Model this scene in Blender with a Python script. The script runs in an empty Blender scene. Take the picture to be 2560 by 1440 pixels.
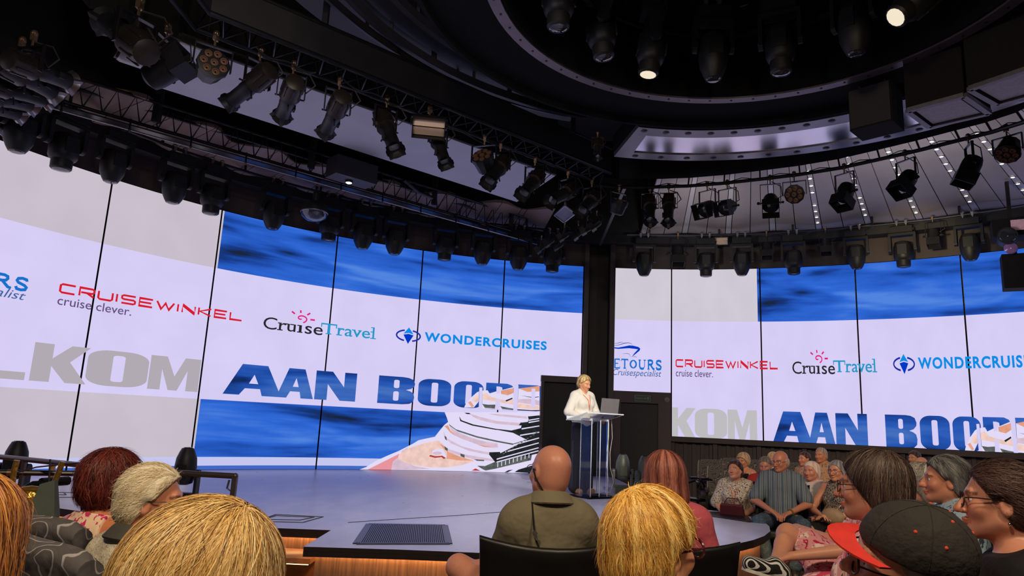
import bpy, bmesh, math, random
import numpy as np
from mathutils import Vector, Matrix, Euler

scene = bpy.context.scene
COL = scene.collection
rnd = random.Random(7)

# ---------------------------------------------------------------- camera
FPX, EYE = 1762.2, 1.42
_u = np.array([416.9, 9082.9, -FPX]); _u /= np.linalg.norm(_u)
_f = np.array([0, 0, -1.0]); _f = _f - _u * _f.dot(_u); _f /= np.linalg.norm(_f)
_r = np.cross(_f, _u)
RW = np.array([_r, _f, _u])                      # camera axes -> world
cd = bpy.data.cameras.new('camera')
cam = bpy.data.objects.new('camera', cd); COL.objects.link(cam)
cd.sensor_width = 36.0; cd.lens = FPX / 2560.0 * 36.0; cd.clip_start = 0.05; cd.clip_end = 200
m = Matrix([list(RW[0]) + [0], list(RW[1]) + [0], list(RW[2]) + [EYE], [0, 0, 0, 1]])
cam.matrix_world = m
scene.camera = cam

# ---------------------------------------------------------------- colour management, world, house lights
vs = scene.view_settings
scene.display_settings.display_device = 'sRGB'
vs.view_transform = 'Standard'; vs.look = 'None'; vs.gamma = 1.0; vs.exposure = 0.0; vs.use_curve_mapping = False
W = bpy.data.worlds.new('world'); scene.world = W; W.use_nodes = True
W.node_tree.nodes['Background'].inputs[0].default_value = (0.55, 0.55, 0.72, 1)
W.node_tree.nodes['Background'].inputs[1].default_value = 0.05

CX, CY, RR = 1.864, 5.075, 9.247                 # the round room: every ring, pipe and screen shares this centre

def lamp(name, kind, loc, target, energy, color, size=0.3, spot=50, blend=0.6):
    d = bpy.data.lights.new(name, kind); d.energy = energy; d.color = color
    if kind == 'AREA': d.shape = 'DISK'; d.size = size
    else: d.shadow_soft_size = size
    if kind == 'SPOT': d.spot_size = math.radians(spot); d.spot_blend = blend
    o = bpy.data.objects.new(name, d); COL.objects.link(o); o.location = loc
    o.rotation_euler = (Vector(target) - Vector(loc)).to_track_quat('-Z', 'Y').to_euler()
    return o

WARM = (1.0, 0.80, 0.54)
lamp('house_light', 'AREA', (-1.3, -0.6, 4.9), (-0.9, 2.4, 1.0), 120, WARM, 0.5)
lamp('house_light', 'AREA', (1.6, -0.3, 4.9), (1.0, 2.4, 1.0), 110, WARM, 0.5)
lamp('house_light', 'SPOT', (3.4, 1.5, 4.9), (5.2, 8.6, 1.0), 1000, (1.0, 0.80, 0.60), 0.15, 46, 0.8)
lamp('house_light', 'SPOT', (4.6, 8.4, 3.9), (7.2, 12.2, 4.60), 480, (1.0, 0.80, 0.46), 0.06, 30, 0.7)
lamp('key_light', 'SPOT', (2.3, 3.2, 5.0), (1.1, 10.4, 1.5), 2600, (1.0, 0.92, 0.78), 0.05, 13, 0.6)
lamp('panel_light', 'AREA', (-1.5, 3.2, 4.3), (-2.0, 8.0, 6.0), 30, (0.85, 0.86, 1.0), 1.2)  # added fill to brighten the hung grey panel, no fixture behind it
lamp('panel_light', 'AREA', (5.2, 8.9, 4.0), (6.3, 11.0, 5.5), 22, (1.0, 0.94, 0.90), 0.5)  # added fill that lifts the right ceiling panels, not a lamp of the room
lamp('panel_light', 'SPOT', (2.5, 10.2, 4.1), (3.7, 12.8, 5.5), 110, (1.0, 0.96, 0.92), 0.1, 70, 1.0)

lamp('ring_light', 'SPOT', (1.2, 6.9, 4.35), (0.2, 7.6, 0.5), 330, (0.95, 0.92, 1.0), 0.12, 88, 0.9)

# ---------------------------------------------------------------- helpers
def lin(c):
    return tuple(((v / 255.0) / 12.92 if v / 255.0 <= 0.04045 else ((v / 255.0 + 0.055) / 1.055) ** 2.4) for v in c)

def ray(x, y):
    return RW @ np.array([x - 1280.0, 720.0 - y, -FPX])

def atz(x, y, z):                                # photo pixel on a level plane
    d = ray(x, y); t = (z - EYE) / d[2]
    return Vector((d[0] * t, d[1] * t, z))

def atr(x, y, r):                                # photo pixel on the cylinder of radius r about the room's centre
    d = ray(x, y); h = math.hypot(d[0], d[1]); ux, uy = d[0] / h, d[1] / h
    b = ux * CX + uy * CY; t = b + math.sqrt(max(b * b - (CX * CX + CY * CY - r * r), 0))
    return Vector((ux * t, uy * t, EYE + d[2] / h * t))

def aty(x, y, Y):
    d = ray(x, y); t = Y / d[1]
    return Vector((d[0] * t, Y, EYE + d[2] * t))

def cyl_sz(x, y):
    p = atr(x, y, RR)
    return (math.atan2(p.x - CX, p.y - CY) * RR, p.z)

def S(s, z, off=0.0):
    a = s / RR; r = RR - off
    return (CX + r * math.sin(a), CY + r * math.cos(a), z)

def pol(r, deg, z):
    a = math.radians(deg)
    return (CX + r * math.sin(a), CY + r * math.cos(a), z)

def ang(p):
    return math.degrees(math.atan2(p[0] - CX, p[1] - CY))

class MB:
    """collects faces; every call may carry its own material slot"""
    def __init__(s): s.v = []; s.f = []; s.m = []; s.uv = {}
    def add(s, vs, fs, mi=0):
        o = len(s.v); s.v += [tuple(v) for v in vs]
        for f in fs: s.f.append(tuple(i + o for i in f)); s.m.append(mi)
        return s
    def box(s, c, size, rot=None, mi=0, taper=1.0):
        hx, hy, hz = size[0] / 2, size[1] / 2, size[2] / 2
        M = rot if rot is not None else Matrix.Identity(3)
        vs = []
        for z in (-1, 1):
            t = taper if z > 0 else 1.0
            for x, y in ((-1, -1), (1, -1), (1, 1), (-1, 1)):
                vs.append(tuple(M @ Vector((x * hx * t, y * hy * t, z * hz)) + Vector(c)))
        return s.add(vs, [(3, 2, 1, 0), (4, 5, 6, 7), (0, 1, 5, 4), (1, 2, 6, 5), (2, 3, 7, 6), (3, 0, 4, 7)], mi)
    def bar(s, a, b, w, h=None, mi=0, up=(0, 0, 1)):
        a = Vector(a); b = Vector(b); d = b - a; L = d.length
        if L < 1e-6: return s
        z = d / L; x = Vector(up).cross(z)
        if x.length < 1e-3: x = Vector((1, 0, 0)).cross(z)
        x.normalize(); y = z.cross(x)
        M = Matrix((x, y, z)).transposed()
        return s.box((a + b) / 2, (w, h or w, L), M, mi)
    def lathe(s, prof, a=(0, 0, 0), axis=(0, 0, 1), n=16, mi=0, cap0=True, cap1=True):
        """prof = [(radius, distance along axis)]"""
        a = Vector(a); z = Vector(axis).normalized(); x = Vector((1, 0, 0)) if abs(z.x) < 0.9 else Vector((0, 1, 0))
        x = (x - z * x.dot(z)).normalized(); y = z.cross(x)
        vs = []
        for r, h in prof:
            for k in range(n):
                t = 2 * math.pi * k / n
                vs.append(tuple(a + z * h + x * (r * math.cos(t)) + y * (r * math.sin(t))))
        fs = []
        for i in range(len(prof) - 1):
            for k in range(n):
                fs.append((i * n + k, i * n + (k + 1) % n, (i + 1) * n + (k + 1) % n, (i + 1) * n + k))
        if cap0: fs.append(tuple(reversed(range(n))))
        if cap1: fs.append(tuple((len(prof) - 1) * n + k for k in range(n)))
        return s.add(vs, fs, mi)
    def cyl(s, a, b, r, r2=None, n=12, mi=0):
        d = Vector(b) - Vector(a)
        return s.lathe([(r, 0), (r if r2 is None else r2, d.length)], a, d, n, mi)
    def tube(s, pts, r, n=6, mi=0, closed=False):
        pts = [Vector(p) for p in pts]; N = len(pts); vs = []; prev = None
        rr = r if isinstance(r, (list, tuple)) else [r] * N
        for i, p in enumerate(pts):
            if closed: t = pts[(i + 1) % N] - pts[i - 1]
            else: t = pts[min(i + 1, N - 1)] - pts[max(i - 1, 0)]
            t.normalize()
            if prev is None:
                x = Vector((0, 0, 1)).cross(t)
                if x.length < 0.1: x = Vector((1, 0, 0)).cross(t)
            else: x = prev - t * prev.dot(t)
            x.normalize(); prev = x; y = t.cross(x)
            for k in range(n):
                a = 2 * math.pi * k / n
                vs.append(tuple(p + x * rr[i] * math.cos(a) + y * rr[i] * math.sin(a)))
        fs = []
        for i in range(N if closed else N - 1):
            j = (i + 1) % N
            for k in range(n): fs.append((i * n + k, i * n + (k + 1) % n, j * n + (k + 1) % n, j * n + k))
        if not closed:
            fs.append(tuple(reversed(range(n)))); fs.append(tuple((N - 1) * n + k for k in range(n)))
        return s.add(vs, fs, mi)
    def ball(s, c, r, n=12, m=8, mi=0, rot=None):
        if not isinstance(r, (tuple, list)): r = (r, r, r)
        vs = [(0, 0, -1)]; 
        for i in range(1, m):
            t = math.pi * i / m - math.pi / 2
            for k in range(n):
                a = 2 * math.pi * k / n
                vs.append((math.cos(t) * math.cos(a), math.cos(t) * math.sin(a), math.sin(t)))
        vs.append((0, 0, 1))
        M = rot or Matrix.Identity(3)
        vs = [tuple(M @ Vector((v[0] * r[0], v[1] * r[1], v[2] * r[2])) + Vector(c)) for v in vs]
        fs = [(0, 1 + (k + 1) % n, 1 + k) for k in range(n)]
        for i in range(m - 2):
            for k in range(n):
                a = 1 + i * n; fs.append((a + k, a + (k + 1) % n, a + n + (k + 1) % n, a + n + k))
        L = len(vs) - 1; a = 1 + (m - 2) * n
        fs += [(a + k, a + (k + 1) % n, L) for k in range(n)]
        return s.add(vs, fs, mi)
    def prism(s, poly, z0, z1, mi=0, mi_side=None, mi_bot=None):
        n = len(poly)
        vs = [(p[0], p[1], z0) for p in poly] + [(p[0], p[1], z1) for p in poly]
        s.add(vs, [tuple(range(n, 2 * n))], mi)
        s.add(vs, [tuple(reversed(range(n)))], mi if mi_bot is None else mi_bot)
        return s.add(vs, [(i, (i + 1) % n, n + (i + 1) % n, n + i) for i in range(n)], mi if mi_side is None else mi_side)
    def ring(s, r0, r1, z0, z1, a0, a1, step=2.0, mi=0, closed=False):
        """a curved bar of rectangular section about the room's centre"""
        n = max(2, int(abs(a1 - a0) / step) + 1); vs = []
        for i in range(n):
            a = a0 + (a1 - a0) * i / (n if closed else n - 1)
            vs += [pol(r0, a, z0), pol(r1, a, z0), pol(r1, a, z1), pol(r0, a, z1)]
        fs = []
        for i in range(n if closed else n - 1):
            j = (i + 1) % n
            for k in range(4): fs.append((i * 4 + k, i * 4 + (k + 1) % 4, j * 4 + (k + 1) % 4, j * 4 + k))
        if not closed: fs += [(3, 2, 1, 0), tuple((n - 1) * 4 + k for k in range(4))]
        return s.add(vs, fs, mi)
    def build(s, name, mats, parent=None, smooth=True, world=False, sharp=35):
        me = bpy.data.meshes.new(name)
        v = s.v
        if parent is not None and world:
            iv = parent_matrix(parent).inverted(); v = [tuple(iv @ Vector(p)) for p in v]
        me.from_pydata(v, [], s.f)
        if not isinstance(mats, (list, tuple)): mats = [mats]
        for mt in mats: me.materials.append(mt)
        if len(mats) > 1: me.polygons.foreach_set('material_index', s.m)
        bm = bmesh.new(); bm.from_mesh(me); bmesh.ops.recalc_face_normals(bm, faces=bm.faces); bm.to_mesh(me); bm.free()
        if smooth:
            me.polygons.foreach_set('use_smooth', [True] * len(me.polygons))
            me.set_sharp_from_angle(angle=math.radians(sharp))
        me.update()
        return link(name, me, parent)

def parent_matrix(o):
    M = o.matrix_basis.copy(); p = o.parent
    while p is not None: M = p.matrix_basis @ M; p = p.parent
    return M

def link(name, me, parent=None):
    o = bpy.data.objects.new(name, me); COL.objects.link(o)
    if parent is not None: o.parent = parent
    return o

def thing(name, label, cat, loc=(0, 0, 0), rotz=0.0, group=None):
    o = bpy.data.objects.new(name, None); COL.objects.link(o); o.empty_display_size = 0.1
    o.location = loc; o.rotation_euler = (0, 0, rotz)
    return tag(o, label, cat, group)

def tag(o, label=None, cat=None, group=None, kind=None):
    if label: o['label'] = label
    if cat: o['category'] = cat
    if group: o['group'] = group
    if kind: o['kind'] = kind
    return o

def struct(o, label=None):
    o['kind'] = 'structure'
    if label: o['label'] = label
    return o

def dup(src, loc, rot=None, label=None, group=None):
    r = src.copy(); COL.objects.link(r); r.location = loc
    if rot is not None: r.rotation_euler = rot
    if label: r['label'] = label
    if group: r['group'] = group
    for ch in list(src.children):
        c = ch.copy(); COL.objects.link(c); c.parent = r
        for g in ch.children:
            d = g.copy(); COL.objects.link(d); d.parent = c
    return r

ORD = ['first', 'second', 'third', 'fourth', 'fifth', 'sixth', 'seventh', 'eighth', 'ninth', 'tenth', 'eleventh', 'twelfth',
       'thirteenth', 'fourteenth', 'fifteenth', 'sixteenth', 'seventeenth', 'eighteenth', 'nineteenth', 'twentieth']

# ---------------------------------------------------------------- materials
MATS = {}
def mat(name, col, rough=0.6, metal=0.0, var=0.12, scale=25.0, spec=0.5, bump=0.0, bscale=120.0, stretch=(1, 1, 1), col2=None, srgb=True, coord='Object', sheen=0.0):
    """principled surface whose colour wanders a little with a noise texture"""
    if name in MATS: return MATS[name]
    M = bpy.data.materials.new(name); M.use_nodes = True; nt = M.node_tree; N = nt.nodes; L = nt.links
    b = N['Principled BSDF']; c = lin(col) if srgb else col
    tc = N.new('ShaderNodeTexCoord'); mp = N.new('ShaderNodeMapping'); mp.inputs['Scale'].default_value = stretch
    L.new(tc.outputs[coord], mp.inputs[0])
    nz = N.new('ShaderNodeTexNoise'); nz.inputs['Scale'].default_value = scale; nz.inputs['Detail'].default_value = 3
    L.new(mp.outputs[0], nz.inputs['Vector'])
    rp = N.new('ShaderNodeValToRGB'); e = rp.color_ramp.elements
    e[0].position = 0.3; e[1].position = 0.7
    if col2 is not None: c2 = lin(col2); e[0].color = (*c, 1); e[1].color = (*c2, 1)
    else:
        e[0].color = (*[max(v * (1 - var), 0) for v in c], 1); e[1].color = (*[min(v * (1 + var), 1) for v in c], 1)
    L.new(nz.outputs['Fac'], rp.inputs[0]); L.new(rp.outputs[0], b.inputs['Base Color'])
    b.inputs['Roughness'].default_value = rough; b.inputs['Metallic'].default_value = metal
    b.inputs['Specular IOR Level'].default_value = spec
    if sheen: b.inputs['Sheen Weight'].default_value = sheen
    if bump:
        n2 = N.new('ShaderNodeTexNoise'); n2.inputs['Scale'].default_value = bscale; L.new(mp.outputs[0], n2.inputs['Vector'])
        bp = N.new('ShaderNodeBump'); bp.inputs['Strength'].default_value = bump; bp.inputs['Distance'].default_value = 0.01
        L.new(n2.outputs['Fac'], bp.inputs['Height']); L.new(bp.outputs[0], b.inputs['Normal'])
    MATS[name] = M; return M

def emis(name, col, strength=1.0, var=0.0, scale=4.0):
    if name in MATS: return MATS[name]
    M = bpy.data.materials.new(name); M.use_nodes = True; nt = M.node_tree; N = nt.nodes; L = nt.links
    N.remove(N['Principled BSDF']); e = N.new('ShaderNodeEmission'); out = N['Material Output']
    c = lin(col); e.inputs[0].default_value = (*c, 1); e.inputs[1].default_value = strength
    if var:
        tc = N.new('ShaderNodeTexCoord'); nz = N.new('ShaderNodeTexNoise'); nz.inputs['Scale'].default_value = scale
        L.new(tc.outputs['UV'], nz.inputs['Vector']); rp = N.new('ShaderNodeValToRGB')
        rp.color_ramp.elements[0].color = (*[v * (1 - var) for v in c], 1); rp.color_ramp.elements[1].color = (*[min(v * (1 + var), 1) for v in c], 1)
        rp.color_ramp.elements[0].position = .3; rp.color_ramp.elements[1].position = .7
        L.new(nz.outputs['Fac'], rp.inputs[0]); L.new(rp.outputs[0], e.inputs[0])
    L.new(e.outputs[0], out.inputs[0]); M.cycles.emission_sampling = 'AUTO'
    MATS[name] = M; return M

BLACK = mat('black_paint', (26, 24, 26), 0.55, 0, 0.2, 6)
BLACKM = mat('black_metal', (34, 32, 36), 0.38, 0.5, 0.2, 8)
SATIN = mat('satin_black', (22, 22, 25), 0.3, 0.2, 0.25, 10)
FIXT = mat('fixture_black', (25, 25, 27), 0.5, 0.05, 0.25, 12, bump=0.05, spec=.35)
STEEL = mat('bare_steel', (150, 148, 155), 0.32, 0.9, 0.1, 20)
BRASS = mat('brass_bolt', (150, 122, 96), 0.4, 0.8, 0.1, 20)
GREYMET = mat('grey_metal', (70, 68, 74), 0.4, 0.6, 0.15, 9)
DARKGLASS = mat('lens_glass', (40, 42, 50), 0.05, 0.0, 0.1, 4, spec=0.9)
BROWNWALL = mat('brown_wall', (62, 50, 48), 0.6, 0, 0.08, 3)
# ================================================================ SETTING
CARPET = mat('carpet', (74, 58, 52), 0.95, 0, 0.3, 40, bump=0.3, bscale=300)
b = MB(); b.add([(-16, -3, 0), (18, -3, 0), (18, 18, 0), (-16, 18, 0)], [(0, 1, 2, 3)])
struct(b.build('floor', CARPET), 'dark brown carpeted auditorium floor')

# curved back wall behind and above the screens
b = MB()
b.ring(RR + 0.12, RR + 0.3, 0.0, 6.9, -95, -3.0, 2)          # behind the stage screen
b.ring(RR + 0.02, RR + 0.12, 4.735, 5.7, -95, -2.25, 2)      # band over it
struct(b.build('wall_back', BROWNWALL), 'dark brown curved wall behind the wide stage screen')
WALLR = mat('ribbed_wall', (64, 52, 49), 0.6, 0, 0.1, 6, stretch=(1, 1, 0.02))
b = MB()
b.ring(RR + 0.12, RR + 0.3, 0.0, 6.9, 1.0, 75, 2)
b.ring(RR + 0.02, RR + 0.12, 4.735, 5.7, 1.0, 75, 2)
b.ring(RR - 0.05, RR + 0.12, 1.24, 1.335, 8.75, 75, 2)       # ledge under the screen
for k in range(9, 74, 5): b.ring(RR + 0.02, RR + 0.12, 0.0, 1.24, k - .25, k + .25, 1)
for k in range(9, 74): b.ring(RR + 0.08, RR + 0.12, 0.0, 1.24, k + .32, k + .72, 1)
struct(b.build('wall_right', WALLR), 'dark brown ribbed curved wall under and above the side screen')

# black slot between the screens and the frames on each side of it
b = MB()
b.ring(RR + 0.3, RR + 0.5, 0.0, 6.9, -3.2, 1.2, 1)
b.ring(RR - 0.02, RR + 0.3, 0.5, 6.9, -1.95, -1.75, .2); b.ring(RR - 0.02, RR + .3, .5, 6.9, 1.05, 1.2, .2)
struct(b.build('wall_slot', BLACK), 'black gap between the two screens')
b = MB()
b.ring(RR - 0.08, RR + 0.3, 0.5, 6.2, -2.32, -1.78, .3)
b.ring(RR - 0.08, RR + 0.3, 0.5, 6.2, 1.0, 1.62, .3)
b.ring(RR - 0.09, RR + 0.1, 2.30, 2.42, -7.5, -2.3, .5); b.ring(RR - 0.09, RR + 0.1, .5, 2.42, -7.45, -7.1, .3)
b.ring(RR - 0.09, RR + .1, .5, 2.30, -3.1, -2.3, .3)
b.ring(RR - 0.05, RR + 0.1, 1.96, 2.18, 1.6, 8.75, .5)
b.ring(RR - 0.05, RR + 0.1, 0.5, 1.96, 1.6, 2.6, .3); b.ring(RR - .05, RR + .1, .5, 1.96, 7.2, 8.75, .3)
struct(b.build('trim_1', mat('frame_brown', (70, 58, 58), 0.5, 0.1, 0.08, 4)), 'dark brown frames around the stage doors')
DOORM = mat('door_black', (14, 14, 19), 0.5, 0, 0.2, 3)
b = MB(); b.ring(RR + 0.03, RR + 0.08, 0.5, 2.30, -7.1, -3.1, .5)
struct(b.build('door_1', DOORM), 'black stage door at the end of the wide screen')
b = MB(); b.ring(RR + 0.03, RR + 0.08, 0.5, 2.02, 2.6, 7.2, .5)
struct(b.build('door_2', DOORM), 'black exit door under the side screen')

# roof and the ring of folded ceiling panels round the room
b = MB(); b.add([(-16, -3, 7.0), (18, -3, 7.0), (18, 18, 7.0), (-16, 18, 7.0)], [(3, 2, 1, 0)])
struct(b.build('ceiling', mat('ceiling_black', (20, 18, 20), 0.8, 0, 0.2, 2)), 'black painted ceiling void')
PANEL = mat('ceiling_panel', (158, 148, 144), 0.55, 0.15, 0.05, 2)
PANELB = mat('ceiling_panel_bronze', (140, 118, 108), 0.5, 0.15, 0.05, 2)
STRIP = mat('ceiling_strip', (184, 178, 180), 0.5, 0.1, 0.05, 2)
PERIOD = 5.42; A0R = -0.51; PERIODL = 7.62; A0L = 3.2
def wave(a):                                                 # the folded outer edge
    if a > 0: return 0.035 * math.cos(math.radians((a - A0R) / PERIOD * 180.0))
    return 0.055 * math.cos(math.radians((a - A0L) / PERIODL * 360.0))
def panel_ring(b, a_list, r_in, mi_of):
    for (a0, a1, mi) in a_list:
        n = 4; vs = []
        for i in range(n + 1):
            a = a0 + (a1 - a0) * i / n
            w = wave(a)
            zi = 5.66 if a > 0 else 5.47
            vs += [pol(r_in(a), a, zi + .4 * w), pol(8.95, a, 5.38 + w), pol(9.0, a, 5.42 + w), pol(r_in(a), a, zi + .04)]
        fs = []
        for i in range(n):
            for k in range(4): fs.append((i * 4 + k, i * 4 + (k + 1) % 4, i * 4 + 4 + (k + 1) % 4, i * 4 + 4 + k))
        fs += [(3, 2, 1, 0), tuple(n * 4 + k for k in range(4))]
        b.add(vs, fs, mi)
def ring_parts(lo, hi, A, PER, gap=0.05):
    out = []; k = math.floor((lo - A) / PER)
    while A + k * PER < hi:
        a = A + k * PER
        for (x0, x1, mi) in ((0, .37, 1), (.37, PER / 2, 0), (PER / 2, PER - .37, 0), (PER - .37, PER, 1)):
            p0, p1 = a + x0 + (gap if x0 else 0), a + x1 - (gap if x1 < PER - .01 else 0)
            if p0 >= lo and p1 <= hi: out.append((p0, p1, mi))
        k += 1
    return out
b = MB(); panel_ring(b, ring_parts(3.6, 75, A0R, PERIOD), lambda a: 5.6, None)
struct(b.build('ceiling_cladding', [PANEL, STRIP], smooth=False), 'grey folded ceiling panels over the side screen')
b = MB(); panel_ring(b, [(p[0], p[1], 0) for p in ring_parts(-66, -7, A0L, PERIODL)], lambda a: 7.95 + 3.4 * wave(a), None)
struct(b.build('ceiling_cladding', [PANELB], smooth=False), 'bronze folded ceiling panels over the stage')
b = MB(); b.ring(8.97, RR + .15, 5.2, 6.9, -95, 75, 2)
struct(b.build('trim_2', BLACK), 'black band where the ceiling meets the curved wall')

# ---------------------------------------------------------------- stage
ST = 0.5
DECK = bpy.data.materials.new('stage_deck'); DECK.use_nodes = True
nt = DECK.node_tree; N = nt.nodes; L = nt.links; P = N['Principled BSDF']
tc = N.new('ShaderNodeTexCoord'); nz = N.new('ShaderNodeTexNoise'); nz.inputs['Scale'].default_value = 3.5; nz.inputs['Detail'].default_value = 8; nz.inputs['Roughness'].default_value = .7
mp = N.new('ShaderNodeMapping'); mp.inputs['Scale'].default_value = (1, .45, 1); L.new(tc.outputs['Object'], mp.inputs[0]); L.new(mp.outputs[0], nz.inputs[0])
rp = N.new('ShaderNodeValToRGB'); rp.color_ramp.elements[0].color = (.42, .42, .56, 1); rp.color_ramp.elements[1].color = (.55, .54, .69, 1)
rp.color_ramp.elements[0].position = .35; rp.color_ramp.elements[1].position = .65
L.new(nz.outputs['Fac'], rp.inputs[0]); L.new(rp.outputs[0], P.inputs['Base Color'])
rr = N.new('ShaderNodeMapRange'); rr.inputs['To Min'].default_value = .24; rr.inputs['To Max'].default_value = .36
L.new(nz.outputs['Fac'], rr.inputs[0]); L.new(rr.outputs[0], P.inputs['Roughness'])
P.inputs['Specular IOR Level'].default_value = 0.75
EDGE = mat('stage_edge', (44, 36, 36), 0.35, 0.1, 0.2, 9)
WOODM = bpy.data.materials.new('walnut_veneer'); WOODM.use_nodes = True
nt = WOODM.node_tree; N = nt.nodes; L = nt.links; P = N['Principled BSDF']
tc = N.new('ShaderNodeTexCoord'); mp = N.new('ShaderNodeMapping'); mp.inputs['Scale'].default_value = (26, 26, 1.2); L.new(tc.outputs['Object'], mp.inputs[0])
nz = N.new('ShaderNodeTexNoise'); nz.inputs['Scale'].default_value = 2.2; nz.inputs['Detail'].default_value = 5; L.new(mp.outputs[0], nz.inputs[0])
rp = N.new('ShaderNodeValToRGB'); rp.color_ramp.elements[0].color = (*lin((106, 74, 58)), 1); rp.color_ramp.elements[1].color = (*lin((154, 114, 90)), 1)
rp.color_ramp.elements[0].position = .3; rp.color_ramp.elements[1].position = .7
L.new(nz.outputs['Fac'], rp.inputs[0]); L.new(rp.outputs[0], P.inputs['Base Color']); P.inputs['Roughness'].default_value = .38
LEDW = emis('warm_led', (255, 198, 132), 85.0)

def arc_pts(a0, a1, r, n): return [pol(r, a0 + (a1 - a0) * i / n, 0)[:2] for i in range(n + 1)]
FRONT = [(-7.2, 7.2), (-6.2, 7.1), (-5.0, 6.95), (-4.07, 6.68), (-3.3, 6.32), (-2.49, 6.13), (-1.83, 6.08), (-1.40, 6.10),
         (-1.40, 5.30), (-0.7, 5.36), (0.0, 5.38), (0.7, 5.46), (1.15, 5.72), (1.44, 5.93), (1.67, 6.06), (1.89, 6.24), (2.08, 6.42), (2.28, 6.65), (2.48, 6.94), (2.67, 7.3), (2.8, 7.68), (2.89, 8.11), (2.9, 8.49), (2.81, 8.8), (2.62, 8.98), (2.42, 9.1)]
outline = FRONT + [(2.3, 9.7), (2.1, 11.0), (2.15, 12.6)] + list(reversed(arc_pts(-76, 1.8, RR - 0.005, 40)))
stage = thing('stage', 'low round stage with glossy grey deck and lit walnut front', 'stage', (0, 9, 0))
b = MB(); b.prism(outline, ST - 0.03, ST, 0, 1, 1); b.build('deck', [DECK, EDGE], stage, smooth=False, world=True)
cen = Vector((-1.0, 9.5))
def inset(p, d):
    return p
def offset_poly(poly, d):
    out = []
    for i, p in enumerate(poly):
        a = Vector(poly[max(i - 1, 0)]); c = Vector(poly[min(i + 1, len(poly) - 1)])
        t = (c - a).normalized(); nrm = Vector((-t.y, t.x)); out.append(tuple(Vector(p) + nrm * d))
    return out
inner = offset_poly(FRONT, 0.10)
b = MB(); b.prism(inner + [(2.2, 9.7), (2.0, 11.0), (2.0, 12.4)] + [(-5.5, 10.2), (-6.6, 8.4)], 0.0, ST - 0.03)
b.build('riser', WOODM, stage, smooth=False, world=True)
b = MB(); in2 = offset_poly(FRONT, .018)
for i in range(len(FRONT) - 1):
    p, q, r_, u = FRONT[i], FRONT[i + 1], in2[i + 1], in2[i]
    b.add([(*v, z) for z in (ST - .068, ST - .031) for v in (p, q, r_, u)], [(0, 1, 2, 3), (0, 1, 5, 4), (2, 3, 7, 6)])
b.build('edge_band', EDGE, stage, smooth=False, world=True)
b = MB(); lip = offset_poly(FRONT, 0.072)
b.tube([(p[0], p[1], ST - 0.045) for p in lip], 0.006, 4); b.build('light_strip', LEDW, stage, world=True)
for x, y in ((-0.92, 5.44), (0.2, 5.475)):
    b = MB(); b.box((x, y - .003, .2), (.008, .006, .4)); b.build('trim_joint', BRASS, stage, smooth=False, world=True)
# floor grilles and the trap outlines let into the deck
GR = mat('grille_steel', (50, 50, 60), 0.35, 0.7, 0.2, 12)
def grille(name, pts, nb, label):
    A, B, C_, D = [Vector((p[0], p[1], ST + .004)) for p in pts]      # near-left, near-right, far-right, far-left
    b = MB()
    for p, q in ((A, B), (B, C_), (C_, D), (D, A)): b.bar(p, q, .05, .006)
    for i in range(1, nb): b.bar(A.lerp(B, i / nb), D.lerp(C_, i / nb), .009, .008)
    b.add([tuple(v + Vector((0, 0, -.003))) for v in (A, B, C_, D)], [(0, 1, 2, 3)], 1)
    o = b.build('floor_grille', [GR, mat('grille_dark', (18, 18, 24), .7)], stage, smooth=False, world=True)
    o['label'] = label
grille('g', [atz(890, 1360, ST), atz(1123, 1360, ST), atz(1113, 1314, ST), atz(922, 1311, ST)], 46, 'steel slotted floor grille')
grille('g', [atz(1770, 1290, ST), atz(1876, 1306, ST), atz(1862, 1288, ST), atz(1760, 1279, ST)], 30, 'steel slotted floor grille')
JOINT = mat('joint_dark', (30, 30, 40), .6)
def trap(px):
    ps = [atz(x, y, ST + .002) for x, y in px]; b = MB()
    for i in range(len(ps)): b.bar(ps[i], ps[(i + 1) % len(ps)], .012, .004)
    b.build('trap_joint', JOINT, stage, smooth=False, world=True)
trap([(640, 1303), (757, 1306), (808, 1292), (690, 1286)]); trap([(660, 1298), (750, 1300), (785, 1293), (690, 1289)])
trap([(120, 1243), (205, 1243), (180, 1231), (120, 1231)]); trap([(120, 1236), (165, 1237), (160, 1231), (120, 1231)])
ps = [atz(x, y, ST + .002) for x, y in ((870, 1306), (930, 1302), (1020, 1296), (1150, 1288), (1300, 1276))]
b = MB()
for i in range(4): b.bar(ps[i], ps[i + 1], .008, .003)
b.build('deck_joint', JOINT, stage, smooth=False, world=True)
b = MB()
for k in range(46):
    x, y = rnd.uniform(-5, 1.6), rnd.uniform(6.6, 13); a = rnd.uniform(0, 3)
    b.box((x, y, ST + .002), (rnd.uniform(.01, .05), .012, .003), Matrix.Rotation(a, 3, 'Z'))
o = b.build('confetti', mat('paper_white', (225, 222, 230), .7), None); tag(o, 'tiny white paper scraps scattered on the glossy stage deck', 'confetti', kind='stuff')
for k, (x0, x1, y0, y1, z) in enumerate(((-2.9, -1.45, 5.72, 6.12, .34), (-3.0, -1.45, 5.36, 5.74, .17))):
    b = MB(); b.box(((x0 + x1) / 2, (y0 + y1) / 2, z - .02), (x1 - x0, y1 - y0, .04), mi=0)
    b.box(((x0 + x1) / 2, y1 - .06, (z - .04) / 2), (x1 - x0, .1, z - .04), mi=0)
    b.tube([(x0 + .02, y0 + .03, z - .045), (x1 - .02, y0 + .03, z - .045)], .006, 4, mi=1)
    o = b.build('step_tread', [mat('step_wood', (128, 84, 56), .4, 0, .2, 12, stretch=(1, 14, 1)), emis('step_led', (255, 196, 128), 6.0)], stage, smooth=False, world=True)

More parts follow.
